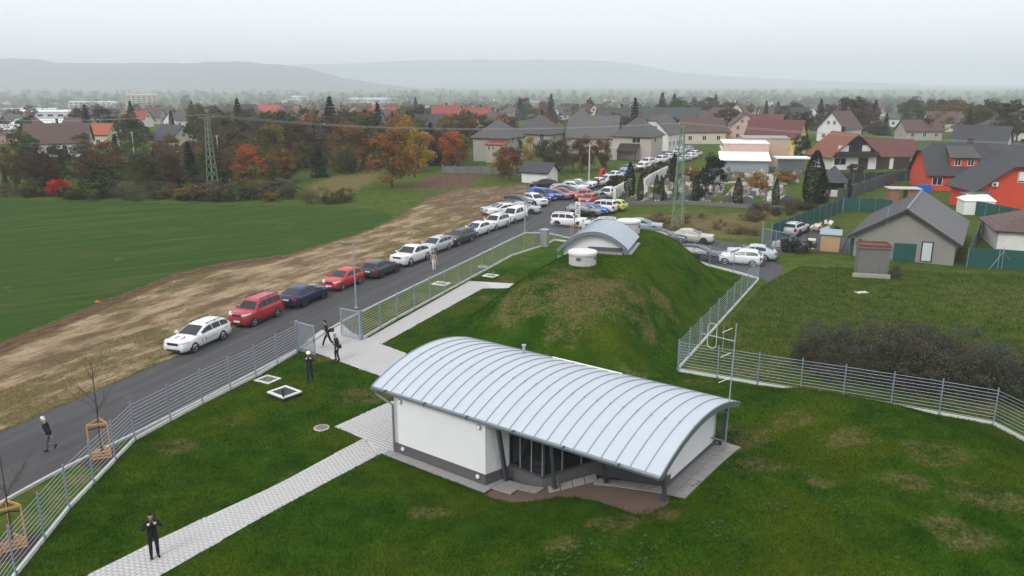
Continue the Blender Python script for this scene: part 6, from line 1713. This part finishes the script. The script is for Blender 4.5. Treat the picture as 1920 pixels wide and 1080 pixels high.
hall(155, 210, 26, 14, 12, 0, (.5, .52, .55), 'white office block with a blue stripe in the haze', None, 4)
hall(190, 206, 44, 14, 10, 4, (.52, .55, .58), 'wide pale office block in the haze beside the apartment block', None, 3)
hall(60, 214, 60, 16, 6, 3, (.55, .52, .50), 'low pale depot in the haze')
hall(105, 222, 46, 14, 5, 3, (.6, .6, .6), 'white flat depot roof behind the line of dark trees')
def chimney_stack(x, y, h, r, label):
    p = site(x, y); t = empty('factory_chimney', p, 0, label, 'chimney')
    MB().tube((0, 0, -1), (0, 0, h), r, r * .7, 10).build('stack', M_HUTC, t); MB().tube((0, 0, h), (0, 0, h + .5), r * .85, r * .85, 10).build('rim', M_CONC, t)
chimney_stack(223, 198, 26, .9, 'tall thin factory chimney beside the apartment block'); chimney_stack(50, 203, 22, 1.3, 'stout factory chimney in the haze at the foot of the ridge'); chimney_stack(844, 197, 24, .9, 'thin chimney beyond the long white hall')
# long glazed noise barrier
a_, b_ = site(-40, 256), site(150, 246); nb = empty('noise_barrier', a_, math.atan2(b_[1] - a_[1], b_[0] - a_[0]), 'long pale noise barrier along the railway', 'barrier')
LB = float(np.linalg.norm(b_[:2] - a_[:2])); nbm = MB().box((0, 0, 1.6), (LB / 24 - .3, .1, 3.2)).mesh('panel', mat('barrier_panel', (.36, .42, .47), .3, var=.1)); pm_ = MB().box((0, 0, 1.7), (.25, .3, 3.6)).mesh('post', M_GALV)
for k in range(24):
    o = link('panel', nbm, nb); o.location.x = LB * (k + .5) / 24; o = link('post', pm_, nb); o.location.x = LB * k / 24
# ------------------------------------------------------------------ lattice pylons and power lines
M_PYL = mat('green_lattice', (.19, .27, .20), .7, var=.2, scale=2)
M_WIRE = mat('wire', (.34, .35, .36), .5, .3, var=0)
def pylon(px, py, h, rz, label):
    p = at(px, py); t = empty('lattice_pylon', (*p, hz(*p)), rz, label, 'pylon')
    w0, w1, n = .62, .2, 11
    def w(z): return w0 + (w1 - w0) * z / h
    for sx in (-1, 1):
        for sy in (-1, 1): MB().rbox((sx * w0, sy * w0, -.2), (sx * w1, sy * w1, h), .075, .075).build('leg', M_PYL, t)
    zs = [h * (1 - (1 - k / n) ** 1.25) for k in range(n + 1)]
    for face in range(4):
        m = MB(); c, s = math.cos(face * math.pi / 2), math.sin(face * math.pi / 2)
        q = lambda x, y, z: (x * c - y * s, x * s + y * c, z)
        for i in range(n):
            a, b = w(zs[i]), w(zs[i + 1]); f = 1 if i % 2 else -1
            m.rbox(q(-f * a, -a, zs[i]), q(f * b, -b, zs[i + 1]), .036, .036); m.rbox(q(f * a, -a * .98, zs[i]), q(-f * b, -b * .98, zs[i + 1]), .028, .028)
        m.build('lattice_bracing', M_PYL, t)
    arms = []
    o = MB().rbox((-1.5, 0, h - .05), (1.5, 0, h - .05), .14, .12).rbox((-1.5, 0, h - .02), (0, 0, h - .8), .06, .06).rbox((1.5, 0, h - .02), (0, 0, h - .8), .06, .06).build('crossarm', M_PYL, t)
    for x in (-1.4, 0, 1.4):
        MB().lathe((x, 0, h + (.0 if x else .05)), [(.05, 0), (.09, .06), (.06, .12), (.09, .18), (.06, .24), (.07, .34), (0, .36)], 8).build('insulator', mat('insulator', (.20, .10, .06), .3, var=0), o); arms.append((x, 0, h + .36))
    c, s = math.cos(rz), math.sin(rz)
    return [np.array([p[0] + a[0] * c, p[1] + a[0] * s, hz(*p) + a[2]]) for a in arms]
PA = pylon(401, 366, 11.6, R(66), 'green lattice power pylon at the far edge of the sown field')
PB = pylon(1270, 427, 11.7, R(66), 'green lattice power pylon between the parking yard and the cemetery')
d_ = PB[1] - PA[1]
PL_ = [a - d_ * 1.35 for a in PA]; PR_ = [b + d_ * 1.3 for b in PB]
def wire(a, b, sag, lab):
    pts = [tuple(a + (b - a) * t - np.array([0, 0, 4 * sag * t * (1 - t)])) for t in np.linspace(0, 1, 29)]
    tag(MB().path(pts, .013, 3).build('power_line', M_WIRE), lab, 'power line', 'power lines')
for k in range(3):
    wire(PL_[k], PA[k], 1.6, 'thin power line running off beyond the pylon by the sown field')
    wire(PA[k], PB[k], 1.3, 'thin power line hanging between the two lattice pylons')
    wire(PB[k], PR_[k], 1.5, 'thin power line running off beyond the pylon by the cemetery')
def pole(px, py, h, label):
    p = S2(px, py); t = empty('utility_pole', (*p, hz(*p)), 0, label, 'pole')
    MB().tube((0, 0, -.2), (0, 0, h), .13, .09, 8).build('shaft', M_CONC, t); MB().rbox((-.5, 0, h - .2), (.5, 0, h - .2), .08, .08).build('crossarm', M_CONC, t)
pole(1104, 346, 6.6, 'concrete utility pole beside the slanted row of cars'); pole(411, 308, 6, 'pale utility pole in the gardens behind the pylon'); pole(252, 292, 5.5, 'pale double utility pole among the dark trees')

# ------------------------------------------------------------------ screens, walls and garden fences
M_SCREEN = mat('green_screen', (.018, .085, .072), .8, var=.15, scale=1.5, bump=.3, bscale=8)
M_DARKF = mat('dark_fence', (.035, .037, .042), .8, var=.2)
M_CONCF = mat('grey_fence', (.085, .085, .092), .9, var=.15, scale=2)
def screen_fence(pts, h, label, material=M_SCREEN, bay=2.5, name='screen_fence', post=.05, cap=0.0, postmat=None):
    P = [np.array(S2(*q)) for q in pts]; o0 = np.array([*P[0], hz(*P[0])])
    t = empty(name, o0, 0, label, 'fence')
    for a, b in zip(P[:-1], P[1:]):
        n = max(1, round(np.linalg.norm(b - a) / bay)); d = (b - a) / np.linalg.norm(b - a); ang = math.atan2(d[1], d[0])
        for k in range(n + 1):
            p = a + (b - a) * k / n - o0[:2]; z = hz(*(p + o0[:2])) - o0[2]
            m = MB().box((p[0], p[1], z + h / 2 + .05), (post, post, h + .1 + cap), ang)
            if cap: m.box((p[0], p[1], z + h + .12 + cap / 2), (post * 1.2, post * 1.2, .06), ang)
            m.build('post', postmat or M_GALVB, t)
        for k in range(n):
            p = a + (b - a) * (k + .5) / n - o0[:2]; z = hz(*(p + o0[:2])) - o0[2]
            MB().box((p[0], p[1], z + h / 2 + .03), (np.linalg.norm(b - a) / n - post - .01, .03 if not cap else .1, h), ang).build('panel', material, t)
    return t
screen_fence([(1446, 452), (1512, 425), (1578, 398)], 1.8, 'green screen fence running up from the mesh gate to the cemetery')
screen_fence([(1580, 397), (1640, 398), (1672, 402)], 1.8, 'green screen fence behind the lawn of the stucco bungalow')
screen_fence([(1822, 402), (1925, 424)], 1.8, 'green screen fence in front of the orange-red gable')
screen_fence([(1812, 502), (1870, 504), (1990, 514)], 1.8, 'green screen fence with a braced post right of the stucco bungalow')
screen_fence([(1812, 501), (1838, 440)], 1.7, 'green screen fence running back beside the stucco bungalow')
screen_fence([(1592, 477), (1614, 482)], 1.7, 'short green screen beside the plywood shed')
screen_fence([(1672, 489), (1765, 494)], 1.7, 'green screen in front of the frosted door of the bungalow')
screen_fence([(1572, 378), (1625, 360), (1680, 341), (1722, 327)], 1.7, 'grey concrete garden wall with capped pillars leading to the dormer house', M_CONCF, 2.6, 'garden_wall', .4, .12, M_CONCF)
screen_fence([(1578, 345), (1640, 343), (1715, 338)], 1.7, 'dark solid fence in front of the chalet', M_DARKF, 2.5)
screen_fence([(830, 325), (900, 326), (985, 330)], 1.3, 'low weathered grey wall in front of the hip-roofed house', M_HUTC, 2.5, 'garden_wall', .3, .05, M_HUTC)
bp_ = S2(1876, 505)
mesh_post = empty('brace_post', (*bp_, 0), R(0), 'steel post with two slanting braces in the green screen', 'post')
MB().tube((0, -.1, 0), (0, -.1, 2.1), .03, .03, 6).build('post', M_GALVB, mesh_post)
for s in (-1, 1): MB().tube((s * 1.15, -.12, 0), (0, -.12, 1.75), .022, .022, 5).build('brace', M_GALVB, mesh_post)
# mesh yard gate
gp, gq = at(1428, 461), at(1480, 473); Lg = float(np.linalg.norm(gq - gp))
yg = empty('mesh_gate', (*gp, 0), math.atan2(*(gq - gp)[::-1]), 'galvanised mesh gate at the entrance to the screened yard', 'gate')
MB().tube((0, 0, 0), (0, 0, 2.5), .06, .06, 8).build('gate_post', M_GALVB, yg)
fr = MB()
for z in (.1, 1.85): fr.rbox((.08, 0, z), (Lg, 0, z), .06, .06)
for x in (.1, Lg / 2, Lg): fr.rbox((x, 0, .1), (x, 0, 1.85), .06, .06)
fr.build('frame', M_GALVB, yg)
m = MB()
for k in range(1, 40): m.tube((.1 + (Lg - .1) * k / 40, 0, .1), (.1 + (Lg - .1) * k / 40, 0, 1.85), .005, .005, 3, False)
for k in range(1, 18): m.tube((.1, 0, .1 + 1.75 * k / 18), (Lg, 0, .1 + 1.75 * k / 18), .005, .005, 3, False)
m.build('wire_mesh', M_GALVB, yg)
gq2 = at(1500, 460); gl = empty('barred_gate', (*at(1482, 472), 0), math.atan2(*(gq2 - at(1482, 472))[::-1]), 'small barred steel gate standing open beside the old silver estate', 'gate')
for k in range(9): MB().rbox((.22 * k, 0, .1), (.22 * k, 0, 1.6), .03, .03).build('bar', M_GALVB, gl)
MB().rbox((0, 0, 1.6), (1.8, 0, 1.6), .05, .05).rbox((0, 0, .12), (1.8, 0, .12), .05, .05).build('frame', M_GALVB, gl)
# heap of scrap by the green screen
rr = random.Random(4); sp = at(1522, 432)
heap_c = [(.6, .6, .58), (.35, .37, .4), (.4, .05, .04), (.03, .03, .03), (.3, .22, .13), (.55, .5, .42)]
for k in range(22):
    o = MB().box((0, 0, 0), (rr.uniform(.3, .9), rr.uniform(.2, .5), rr.uniform(.15, .45)), 0, rr.uniform(.7, 1)).build('scrap_piece', M_HWALL)
    o.color = (*rr.choice(heap_c), 1); o.location = (sp[0] + rr.gauss(0, .8), sp[1] + rr.gauss(0, .8), .2 + abs(rr.gauss(0, .35))); o.rotation_euler = (rr.uniform(-.6, .6), rr.uniform(-.6, .6), rr.uniform(0, 3))
    tag(o, 'battered piece of junk in the scrap heap beside the old silver estate', 'scrap', 'scrap heap pieces')
for i, (x, y) in enumerate([(1455, 463), (1463, 461), (1472, 462)]):
    o = MB().box((0, 0, .3), (.8, .5, .5), .4 * i, .8).build('scrap_piece', M_HWALL); o.color = (*[(.6, .6, .58), (.5, .5, .5), (.03, .035, .05)][i], 1); o.location = (*at(x, y), 0)
    tag(o, ['white piece of junk behind the mesh gate', 'pale bent piece of junk behind the mesh gate', 'dark crate behind the mesh gate'][i], 'scrap')

# ------------------------------------------------------------------ cemetery
M_STONE = mat('grave_stone', objcol=True, rough=.5, var=.15, scale=5)
def grave_kind(k):
    g = []
    slab_ = MB().box((0, 0, .12), (1.0, 2.0, .24), 0, .96); slab_.box((0, 0, .27), (.8, 1.75, .06)); g.append(('grave_slab', slab_.mesh('grave_slab', M_STONE), 0))
    h = MB()
    if k == 0: h.prism([(-.45, .85), (.45, .85), (.45, 1.05), (-.45, 1.05)], .1, 1.15)
    elif k == 1:
        h.prism([(-.35, .85), (.35, .85), (.35, 1.02), (-.35, 1.02)], .1, [.95, .95, .95, .95]); h.add([(-.35, .86, .95), (.35, .86, .95), (0, .86, 1.3), (-.35, 1.01, .95), (.35, 1.01, .95), (0, 1.01, 1.3)], [(0, 1, 2), (5, 4, 3), (0, 2, 5, 3), (1, 4, 5, 2)])
    else:
        h.box((0, .95, .5), (.22, .16, 1.0)); h.box((0, .95, .85), (.6, .16, .2)); h.box((0, .95, 1.1), (.22, .16, .3))
    g.append(('headstone', h.mesh('headstone', M_STONE), 0))
    f = MB(); r_ = random.Random(k)
    for i in range(7):
        x, y, z = r_.uniform(-.3, .3), r_.uniform(-.7, .6), r_.uniform(.32, .45); s = r_.uniform(.05, .10)
        f.lathe((x, y, z), [(0, -s), (s * .8, -s * .4), (s, 0), (s * .7, s * .6), (0, s)], 6)
    g.append(('flowers', f.mesh('flowers', M_STONE), 1)); return g
GK = [grave_kind(k) for k in range(3)]
gr = random.Random(31); used = []
FLOW = [(.65, .48, .04), (.62, .62, .6), (.36, .03, .04), (.45, .14, .26), (.50, .24, .04)]
STN = [((.10, .10, .105), 'dark stone'), ((.52, .51, .49), 'pale stone'), ((.28, .26, .25), 'grey stone'), ((.17, .125, .11), 'reddish stone')]
FN = ['yellow', 'white', 'red', 'pink', 'orange']
n_g = 0
while n_g < 120:
    x, y = gr.uniform(1185, 1500), gr.uniform(326, 383)
    if 1350 < x < 1385 and y > 335 and abs(x - (1330 + (383 - y) * 1.0 + 15)) < 18: continue
    if x < 1215 and y < 362: continue
    if x > 1470 and y > 345: continue
    p = S2(x, y)
    if any((p[0] - q[0]) ** 2 + (p[1] - q[1]) ** 2 < 2.6 for q in used): continue
    used.append(p); k = gr.randrange(3); (sc_, sn_), fi = gr.choice(STN), gr.choice([0, 0, 1, 1, 1, 1, 2, 3, 4])
    t = empty('grave', (*p, hz(*p)), R(gr.choice([-28, -28, 62, 152]) + gr.uniform(-6, 6)), f'{sn_} grave with {FN[fi]} flowers in the cemetery', 'grave', f'{sn_} graves with {FN[fi]} flowers')
    for nm, me, fl in GK[k]:
        o = link(nm, me, t); o.color = (*(FLOW[fi] if fl else sc_), 1)
    n_g += 1
for x, y, lab in ((1363, 384, 'weathered dark headstone with a rounded top beside the cemetery path'), (1388 + 12, 386, 'wide grey headstone slab right of the wide green thuja'), (1290, 380, 'low dark headstone between two thujas'), (1476, 384, 'dark square headstone by the rank weeds')):
    p = S2(x, y); t = empty('headstone', (*p, 0), R(-8), lab, 'headstone')
    w_ = .75; prof = [(-w_, 0), (w_, 0), (w_, 1.0), (w_ * .6, 1.22), (0, 1.35), (-w_ * .6, 1.22), (-w_, 1.0)]
    m = MB(); n = len(prof); m.add([(a, -.1, b) for a, b in prof] + [(a, .1, b) for a, b in prof], [tuple(range(n)), tuple(range(2 * n - 1, n - 1, -1))] + [(i, n + i, n + (i + 1) % n, (i + 1) % n) for i in range(n)])
    o = m.build('stone', M_STONE, t); o.color = (.10, .10, .11, 1); o = MB().box((0, 0, .08), (1.8, .5, .2)).build('plinth', M_STONE, t); o.color = (.2, .2, .2, 1)
screen_fence([(1180, 385), (1290, 384), (1400, 391), (1470, 394)], .55, 'low dark kerb wall along the front of the cemetery', M_HUTC, 3, 'cemetery_wall', .2, .02, M_HUTC)
screen_fence([(1152, 374), (1180, 356)], 1.5, 'white gate wall of the cemetery with a pale urn', M_CONCW, 2.0, 'cemetery_wall', .45, .2, M_CONCW)
screen_fence([(1208, 356), (1222, 345), (1250, 330)], 1.6, 'white columbarium wall with slanted top in the cemetery', M_CONCW, 1.6, 'cemetery_wall', .3, .1, M_CONCW)
flat_poly('cemetery_path', [tuple(S2(*q)) for q in ((1345, 386), (1372, 352), (1398, 337), (1412, 337), (1382, 356), (1360, 386))], .02, mat('gravel_path', (.36, .29, .23), .95, var=.15, scale=5))
flat_poly('cemetery_crosspath', [tuple(S2(*q)) for q in ((1240, 352), (1290, 346), (1400, 338), (1400, 341), (1290, 350), (1240, 356))], .016, MATS['gravel_path'])
# red inflatable arch by the street, orange tarps, loose slab
ap = S2(1129, 336); ar = MB(); pts = [(.9 * math.cos(a), 0, 1.7 * math.sin(a)) for a in np.linspace(0, math.pi, 13)]
ar.path(pts, .28, 8); o = ar.build('inflatable_arch', mat('red_vinyl', (.50, .025, .03), .5, var=.1)); o.location = (*ap, 0); o.rotation_euler.z = R(60); tag(o, 'red inflatable arch beside the white saloon at the street', 'arch')
for x, y, lab in ((183, 567, 'small orange-red marker bag at the edge of the sown field'), (694, 489, 'crumpled orange-red sheet behind the dark grey hatchback'), (895, 416, 'orange-red sheet on the ground behind the white hatchback')):
    m = MB(); r_ = random.Random(x); n = 10
    vs = [(0, 0, .32)] + [(q * math.cos(6.283 * k / n) * r_.uniform(.7, 1.2), q * math.sin(6.283 * k / n) * r_.uniform(.7, 1.2), z_ * r_.uniform(.6, 1.3)) for q, z_ in ((.3, .26), (.5, .02)) for k in range(n)]
    m.add(vs, [(0, 1 + k, 1 + (k + 1) % n) for k in range(n)] + [(1 + k, 1 + n + k, 1 + n + (k + 1) % n, 1 + (k + 1) % n) for k in range(n)])
    o = m.build('orange_sheet', mat('orange_sheet', (.62, .10, .05), .7, var=.2)); o.location = (*at(x, y), .01); o.scale = (.4, .4, .5) if x < 200 else (.8, .8, .6); tag(o, lab, 'sheet')
o = MB().box((0, 0, .03), (1.0, .5, .08), .2).build('loose_slab', M_CONCW); o.location = (*at(1615, 549), 0); tag(o, 'pale loose slab lying in the rough grass', 'slab')
p = site(1090, 415)
bn = empty('advertising_flag', (*S2(1083, 408), 0), R(-30), 'white upright advertising board with grey print behind the boxy white car', 'board')
MB().prism([(-.35, -.03), (.35, -.03), (.35, .03), (-.35, .03)], .1, 2.0).build('panel', M_LAMPW, bn); MB().box((0, 0, .05), (.9, .5, .1)).build('foot', M_STEEL, bn)
for k in range(4): MB().box((.03 * (k % 2), -.04, .6 + .3 * k), (.4, .012, .14)).build('print', M_GREY, bn)
# ------------------------------------------------------------------ trees among the houses
fr_ = random.Random(77)
HOUSES = [(o.location.x, o.location.y) for o in bpy.data.objects if o.type == 'EMPTY' and o.get('category') in ('house', 'building', 'barn')]
TL = {'thin': ('half bare brown tree among the village houses', 'half bare village trees'), 'round': ('spreading tree among the village houses', 'spreading village trees'), 'tall': ('narrow upright tree among the village houses', 'upright village trees'), 'spruce': ('dark conifer standing up among the village houses', 'village conifers'), 'bush': ('rounded shrub in a village garden', 'village shrubs'), 'broad': ('leafy tree with a clear trunk among the village houses', 'leafy village trees')}
cnt = 0
TCOL = [((.105, .072, .042), 'brown'), ((.09, .074, .056), 'grey-brown'), (OLIV, 'olive'), ((.075, .078, .026), 'dull green'), ((.18, .10, .03), 'russet'), ((.16, .125, .03), 'yellowish'), (MGRN, 'green'), ((.20, .085, .024), 'orange-brown'), ((.08, .055, .034), 'dark brown')]
for i in range(1600):
    if cnt >= 345: break
    x = fr_.uniform(-60, 1980); y = 205 + 92 * fr_.random() ** 1.25
    if i < 150: x, y = fr_.uniform(380, 880), fr_.uniform(262, 322)
    if 560 < x < 880 and y > 318: continue
    if 860 < x < 1340 and y > 290: continue
    if 1330 < x < 1510 and y > 272: continue
    if x > 1545 and y > 262: continue
    if 1240 < x < 1320 and y > 258: continue
    p = site(x, y)
    if any((p[0] - a) ** 2 + (p[1] - b) ** 2 < 42 for a, b in HOUSES): continue
    # leave the house fronts nearest the camera in view
    if any(abs(p[0] / p[1] - a / b) < .011 and 0 < b - p[1] < 13 for a, b in HOUSES): continue
    kd = fr_.choice(['thin', 'thin', 'thin', 'round', 'round', 'round', 'round', 'round', 'tall', 'spruce', 'broad', 'broad', 'bush'])
    col, cn = (SPRC, '') if kd == 'spruce' else fr_.choice(TCOL)
    if x < 640 and cn in ('russet', 'orange-brown') and fr_.random() < .75: col, cn = (.09, .074, .056), 'grey-brown'
    h = {'thin': fr_.uniform(6, 10), 'round': fr_.uniform(5, 9.5), 'tall': fr_.uniform(7, 12), 'spruce': fr_.uniform(7, 14), 'broad': fr_.uniform(6, 10), 'bush': fr_.uniform(2.5, 4)}[kd]
    lb, gp_ = TL[kd]
    if cn: lb = f'{cn} ' + lb; gp_ = f'{cn} ' + gp_
    tree(kd, p, h, tuple(c * fr_.uniform(.8, 1.2) for c in col), lb, gp_, fr_.uniform(.9, 1.25)); cnt += 1
for a in [('tall', 1890, 272, 78, (.085, .072, .028), 'big full poplar group rising behind the dark roofs', 1.9), ('tall', 1905, 268, 70, (.11, .075, .024), 'second poplar beside the big full one', 1.6), ('tall', 1875, 266, 62, (.06, .058, .024), 'third, darker poplar beside the big full one', 1.5),
          ('spruce', 1240, 226, 52, (.018, .032, .024), 'tall conifer standing above the long barn', 1.3), ('spruce', 1263, 224, 48, (.018, .032, .024), 'second conifer beside the tall one above the barn', 1.5), ('spruce', 1340, 224, 46, (.018, .032, .024), 'lone pointed conifer above the pale pink gable', 1.1),
          ('round', 1328, 236, 38, (.075, .075, .03), 'broad olive-green willow above the village street', 1.2), ('tall', 1640, 234, 34, (.14, .12, .02), 'yellow-green tree behind the chalet', 1.3), ('tall', 1690, 238, 36, (.12, .09, .03), 'straw-coloured tree behind the dark roofs', 1.5), ('round', 1815, 246, 26, (.11, .11, .02), 'yellow-green rounded tree left of the poplars', 1.2), ('round', 1735, 262, 40, (.09, .04, .022), 'reddish-brown tree behind the dormer house', 1.1), ('spruce', 1612, 246, 40, SPRC, 'dark conifer right of the white house with a balcony', 1.2), ('round', 1500, 262, 50, (.035, .042, .018), 'dark green tree behind the bright yellow house', 1.0), ('round', 1490, 226, 34, (.075, .08, .03), 'large olive tree above the bright yellow house', 1.4),
          ('spruce', 780, 222, 40, (.018, .032, .024), 'pointed conifer left of the very long white hall', 1.0), ('spruce', 325, 262, 54, SPRC, 'tall spruce above the cream gabled house', 1.0), ('spruce', 125, 250, 32, SPRC, 'dark spruce among the halls', 1.2), ('round', 350, 200, 20, (.07, .042, .03), 'round brown tree standing above the plain left of the pylon', 1.3)]:
    tree_px(*a[:6], wide=a[6])
for i in range(95):
    x, y = (fr_.uniform(1585, 1900), fr_.uniform(226, 258)) if i < 40 else (fr_.uniform(880, 1560), fr_.uniform(208, 238))
    p = site(x, y)
    if any((p[0] - a) ** 2 + (p[1] - b) ** 2 < 34 for a, b in HOUSES): continue
    kd = fr_.choice(['round', 'round', 'thin', 'tall', 'tall', 'spruce']); col, cn = (SPRC, 'blackish') if kd == 'spruce' else fr_.choice(TCOL)
    tree(kd, p, fr_.uniform(7, 12), tuple(c * fr_.uniform(.8, 1.2) for c in col), {'round': f'{cn} full-crowned tree in the tree line behind the village roofs', 'thin': f'{cn} thinning tree in the tree line behind the village roofs', 'tall': f'{cn} slender tree in the tree line behind the village roofs', 'spruce': f'{cn} conifer in the tree line behind the village roofs'}[kd], f'{cn} {kd} trees behind the roofs', fr_.uniform(1.0, 1.4))
for i in range(16):
    x = 1565 + i * 10; tree_px('bush', x, 338 - i * .4 + fr_.uniform(-2, 2), fr_.uniform(10, 17), fr_.choice([DGRN, MGRN, (.05, .045, .02)]), 'clipped garden bush between the chalet and the dark solid fence', 'chalet garden bushes', fr_.uniform(.9, 1.3))
for a in [('round', 1500, 300, 46, (.030, .040, .016), 'dark rounded tree between the yellow house and the chalet', .9), ('bush', 1603, 326, 22, (.09, .035, .045), 'small plum-red tree in front of the chalet', 1.0), ('thuja', 1590, 372, 34, (.016, .028, .012), 'small dark thuja just right of the gazebo', .9), ('round', 1700, 300, 30, (.11, .06, .03), 'brown tree behind the garage wing of the chalet', 1.2)]:
    tree_px(*a[:6], wide=a[6])
# ------------------------------------------------------------------ far woods, one mass each
def woods(name, n, ylo, yhi, hlo, hhi, label, col, leaf, per, seed, xlo=-400, xhi=2320, keep=None):
    rng = np.random.default_rng(seed); Ps = []; tones = []
    for i in range(n):
        x = rng.uniform(xlo, xhi); y = ylo + (yhi - ylo) * rng.random()
        if keep and not keep(x, y): continue
        p = site(x, y); h = rng.uniform(hlo, hhi); r = h * rng.uniform(.35, .6)
        d = rng.normal(size=(per, 3)); d /= np.linalg.norm(d, axis=1)[:, None]; q = rng.random(per) ** .4
        Ps.append(p + [0, 0, h * .52] + d * q[:, None] * [r, r, h * .48]); tones.append(np.clip(rng.uniform(.25, .75) + rng.uniform(-.1, .1, per), 0, 1))
    me = leaves(name, np.concatenate(Ps), leaf, rng, np.concatenate(tones)); o = link(name, me); o.color = (*col, 1); tag(o, label, 'woods', kind='stuff')
woods('village_woodland', 620, 186, 224, 7, 13, 'brown and olive belt of trees closing the village', (.10, .078, .045), .75, 230, 5)
woods('village_woodland', 330, 187, 225, 6, 12, 'dark green belt of trees mixed into the edge of the village', (.05, .062, .03), .75, 230, 6)
woods('plain_woodland', 420, 181, 197, 9, 16, 'hazy belts of trees across the plain', (.075, .072, .048), 1.6, 170, 8)
woods('plain_woodland', 200, 176, 182, 12, 20, 'faint tree lines far out on the plain', (.05, .052, .04), 2.6, 120, 9)
woods('plain_woodland', 110, 196, 206, 11, 17, 'dense grove of grey-green trees beyond the chalet', (.05, .056, .032), 1.6, 150, 10, 1500, 1700)
# ------------------------------------------------------------------ hills
M_HILL = mat('wooded_hill', (.052, .058, .042), .95, var=.4, scale=.02, bump=.8, bscale=.05, bdist=12)
def ridge(prof, dist, depth, name, zb):
    """a wooded ridge: profile of (photo x, photo y) becomes crest heights at this distance"""
    xs = np.linspace(prof[0][0], prof[-1][0], 220); ys = np.interp(xs, [p[0] for p in prof], [p[1] for p in prof])
    rng = np.random.default_rng(int(dist)); rough = np.convolve(rng.normal(0, 1.2, 240), np.ones(4) / 4, 'valid')[:220]
    V = []; N = 9
    for x, y, n in zip(xs, ys, rough):
        u = (x - 960) / FPX; z = CAM_H + (155.0 - y + n * .6) / FPX * dist * 1.03
        for k in range(N):
            t = k / (N - 1); dd = dist + depth * (t - .5) * 2
            prof_z = math.sin(math.pi * t) ** .8
            V.append((u * dd * 1.03, dd, zb + (z - zb) * prof_z + rng.normal(0, .6) * prof_z))
    F = [(i * N + k, (i + 1) * N + k, (i + 1) * N + k + 1, i * N + k + 1) for i in range(219) for k in range(N - 1)]
    me = MB(); me.v = V; me.f = F; o = me.build(name, M_HILL, None, True); tag(o, kind='structure'); return o
ridge([(-900, 150), (-500, 112), (-200, 118), (0, 115), (100, 114), (130, 115), (165, 122), (300, 121), (380, 122), (480, 119), (560, 125), (610, 133), (660, 146), (720, 156), (800, 166), (900, 175)], 4400, 600, 'hill', -24)
ridge([(400, 160), (520, 130), (600, 124), (700, 122), (780, 118), (880, 117), (1000, 116), (1120, 118), (1180, 124), (1240, 136), (1330, 144), (1500, 152), (1700, 158), (2000, 160), (2400, 156)], 7400, 700, 'hill', -24)
# ------------------------------------------------------------------ grass on the lawns
LAWN = [tuple(p) for p in Z_LAWN]
sow_grass('lawn_grass', 900000, LAWN, (-19, 27), (19, 72), .05, .11, 'short green grass covering the lawns', lambda x, y: np.clip(1.15 - (y - 20) / 60, .2, 1))
VRG = [tuple(p) for p in Z_VERGE] 
sow_grass('verge_grass', 160000, VRG, (-40, 5), (30, 110), .05, .16, 'patchy worn grass on the earth verge beside the road', lambda x, y: np.clip(1.1 - (y - 30) / 90, .2, 1))
PADD = W((1300, 680), (1430, 535), (1500, 500), (2000, 520), (2300, 700), (2000, 800), (1862, 790), (1430, 715))
sow_grass('paddock_grass', 220000, PADD, (8, 60), (33, 75), .06, .2, 'rough grass of the paddock beyond the fence', None)
def weeds():
    n = 3200; poly = [tuple(buv(*q)) for q in ((7, -14), (12.5, -1.5), (14.2, 7), (16, 7), (28, -6), (32, -20))]
    x, y = scatter(30000, poly, (-5, 32), (14, 45)); c_ = np.sin(x * 1.3 + 2 * np.sin(y * .7)) * np.sin(y * 1.1 + 1.7 * np.sin(x * .9)) + RNG.normal(0, .45, len(x)); k_ = c_ > .62; x, y = x[k_][:n], y[k_][:n]
    k = 6; m = len(x); X = np.repeat(x, k); Y = np.repeat(y, k); a = RNG.uniform(0, 6.283, m * k); L = RNG.uniform(.03, .10, m * k); wd = L * .32
    Z = ht(X, Y); tip = np.stack([X + np.cos(a) * L, Y + np.sin(a) * L, Z + L * .5 + .07], -1); mid = np.stack([X + np.cos(a) * L * .5, Y + np.sin(a) * L * .5, Z + .08], -1)
    s_ = np.stack([-np.sin(a) * wd, np.cos(a) * wd, 0 * a], -1); bs = np.stack([X, Y, Z + .03], -1)
    V = np.stack([bs, mid + s_, tip, mid - s_], 1).reshape(-1, 3)
    o = link('lawn_weeds', np_mesh('lawn_weeds', V, np.arange(4 * m * k), 4, M_LEAF, {'rnd': np.repeat(RNG.random(m * k), 4)})); o.color = (.07, .12, .04, 1); tag(o, 'broad-leaved pale green weeds dotted over the lawn mound', 'weeds', kind='stuff')
weeds()
# ------------------------------------------------------------------ haze in the air
g = NT('haze'); g.t.nodes.remove(g.b)
pv = g.n('ShaderNodeVolumePrincipled'); pv.inputs['Color'].default_value = (.875, .93, 1.0, 1); pv.inputs['Density'].default_value = .00034; pv.inputs['Anisotropy'].default_value = .0
g.t.links.new(pv.outputs[0], g.o.inputs['Volume'])
hzb = MB().box((0, 0, 95), (19000, 19000, 250)).build('haze', g.m)
tag(hzb, 'pale grey autumn haze filling the air over the plain', 'haze', kind='stuff')
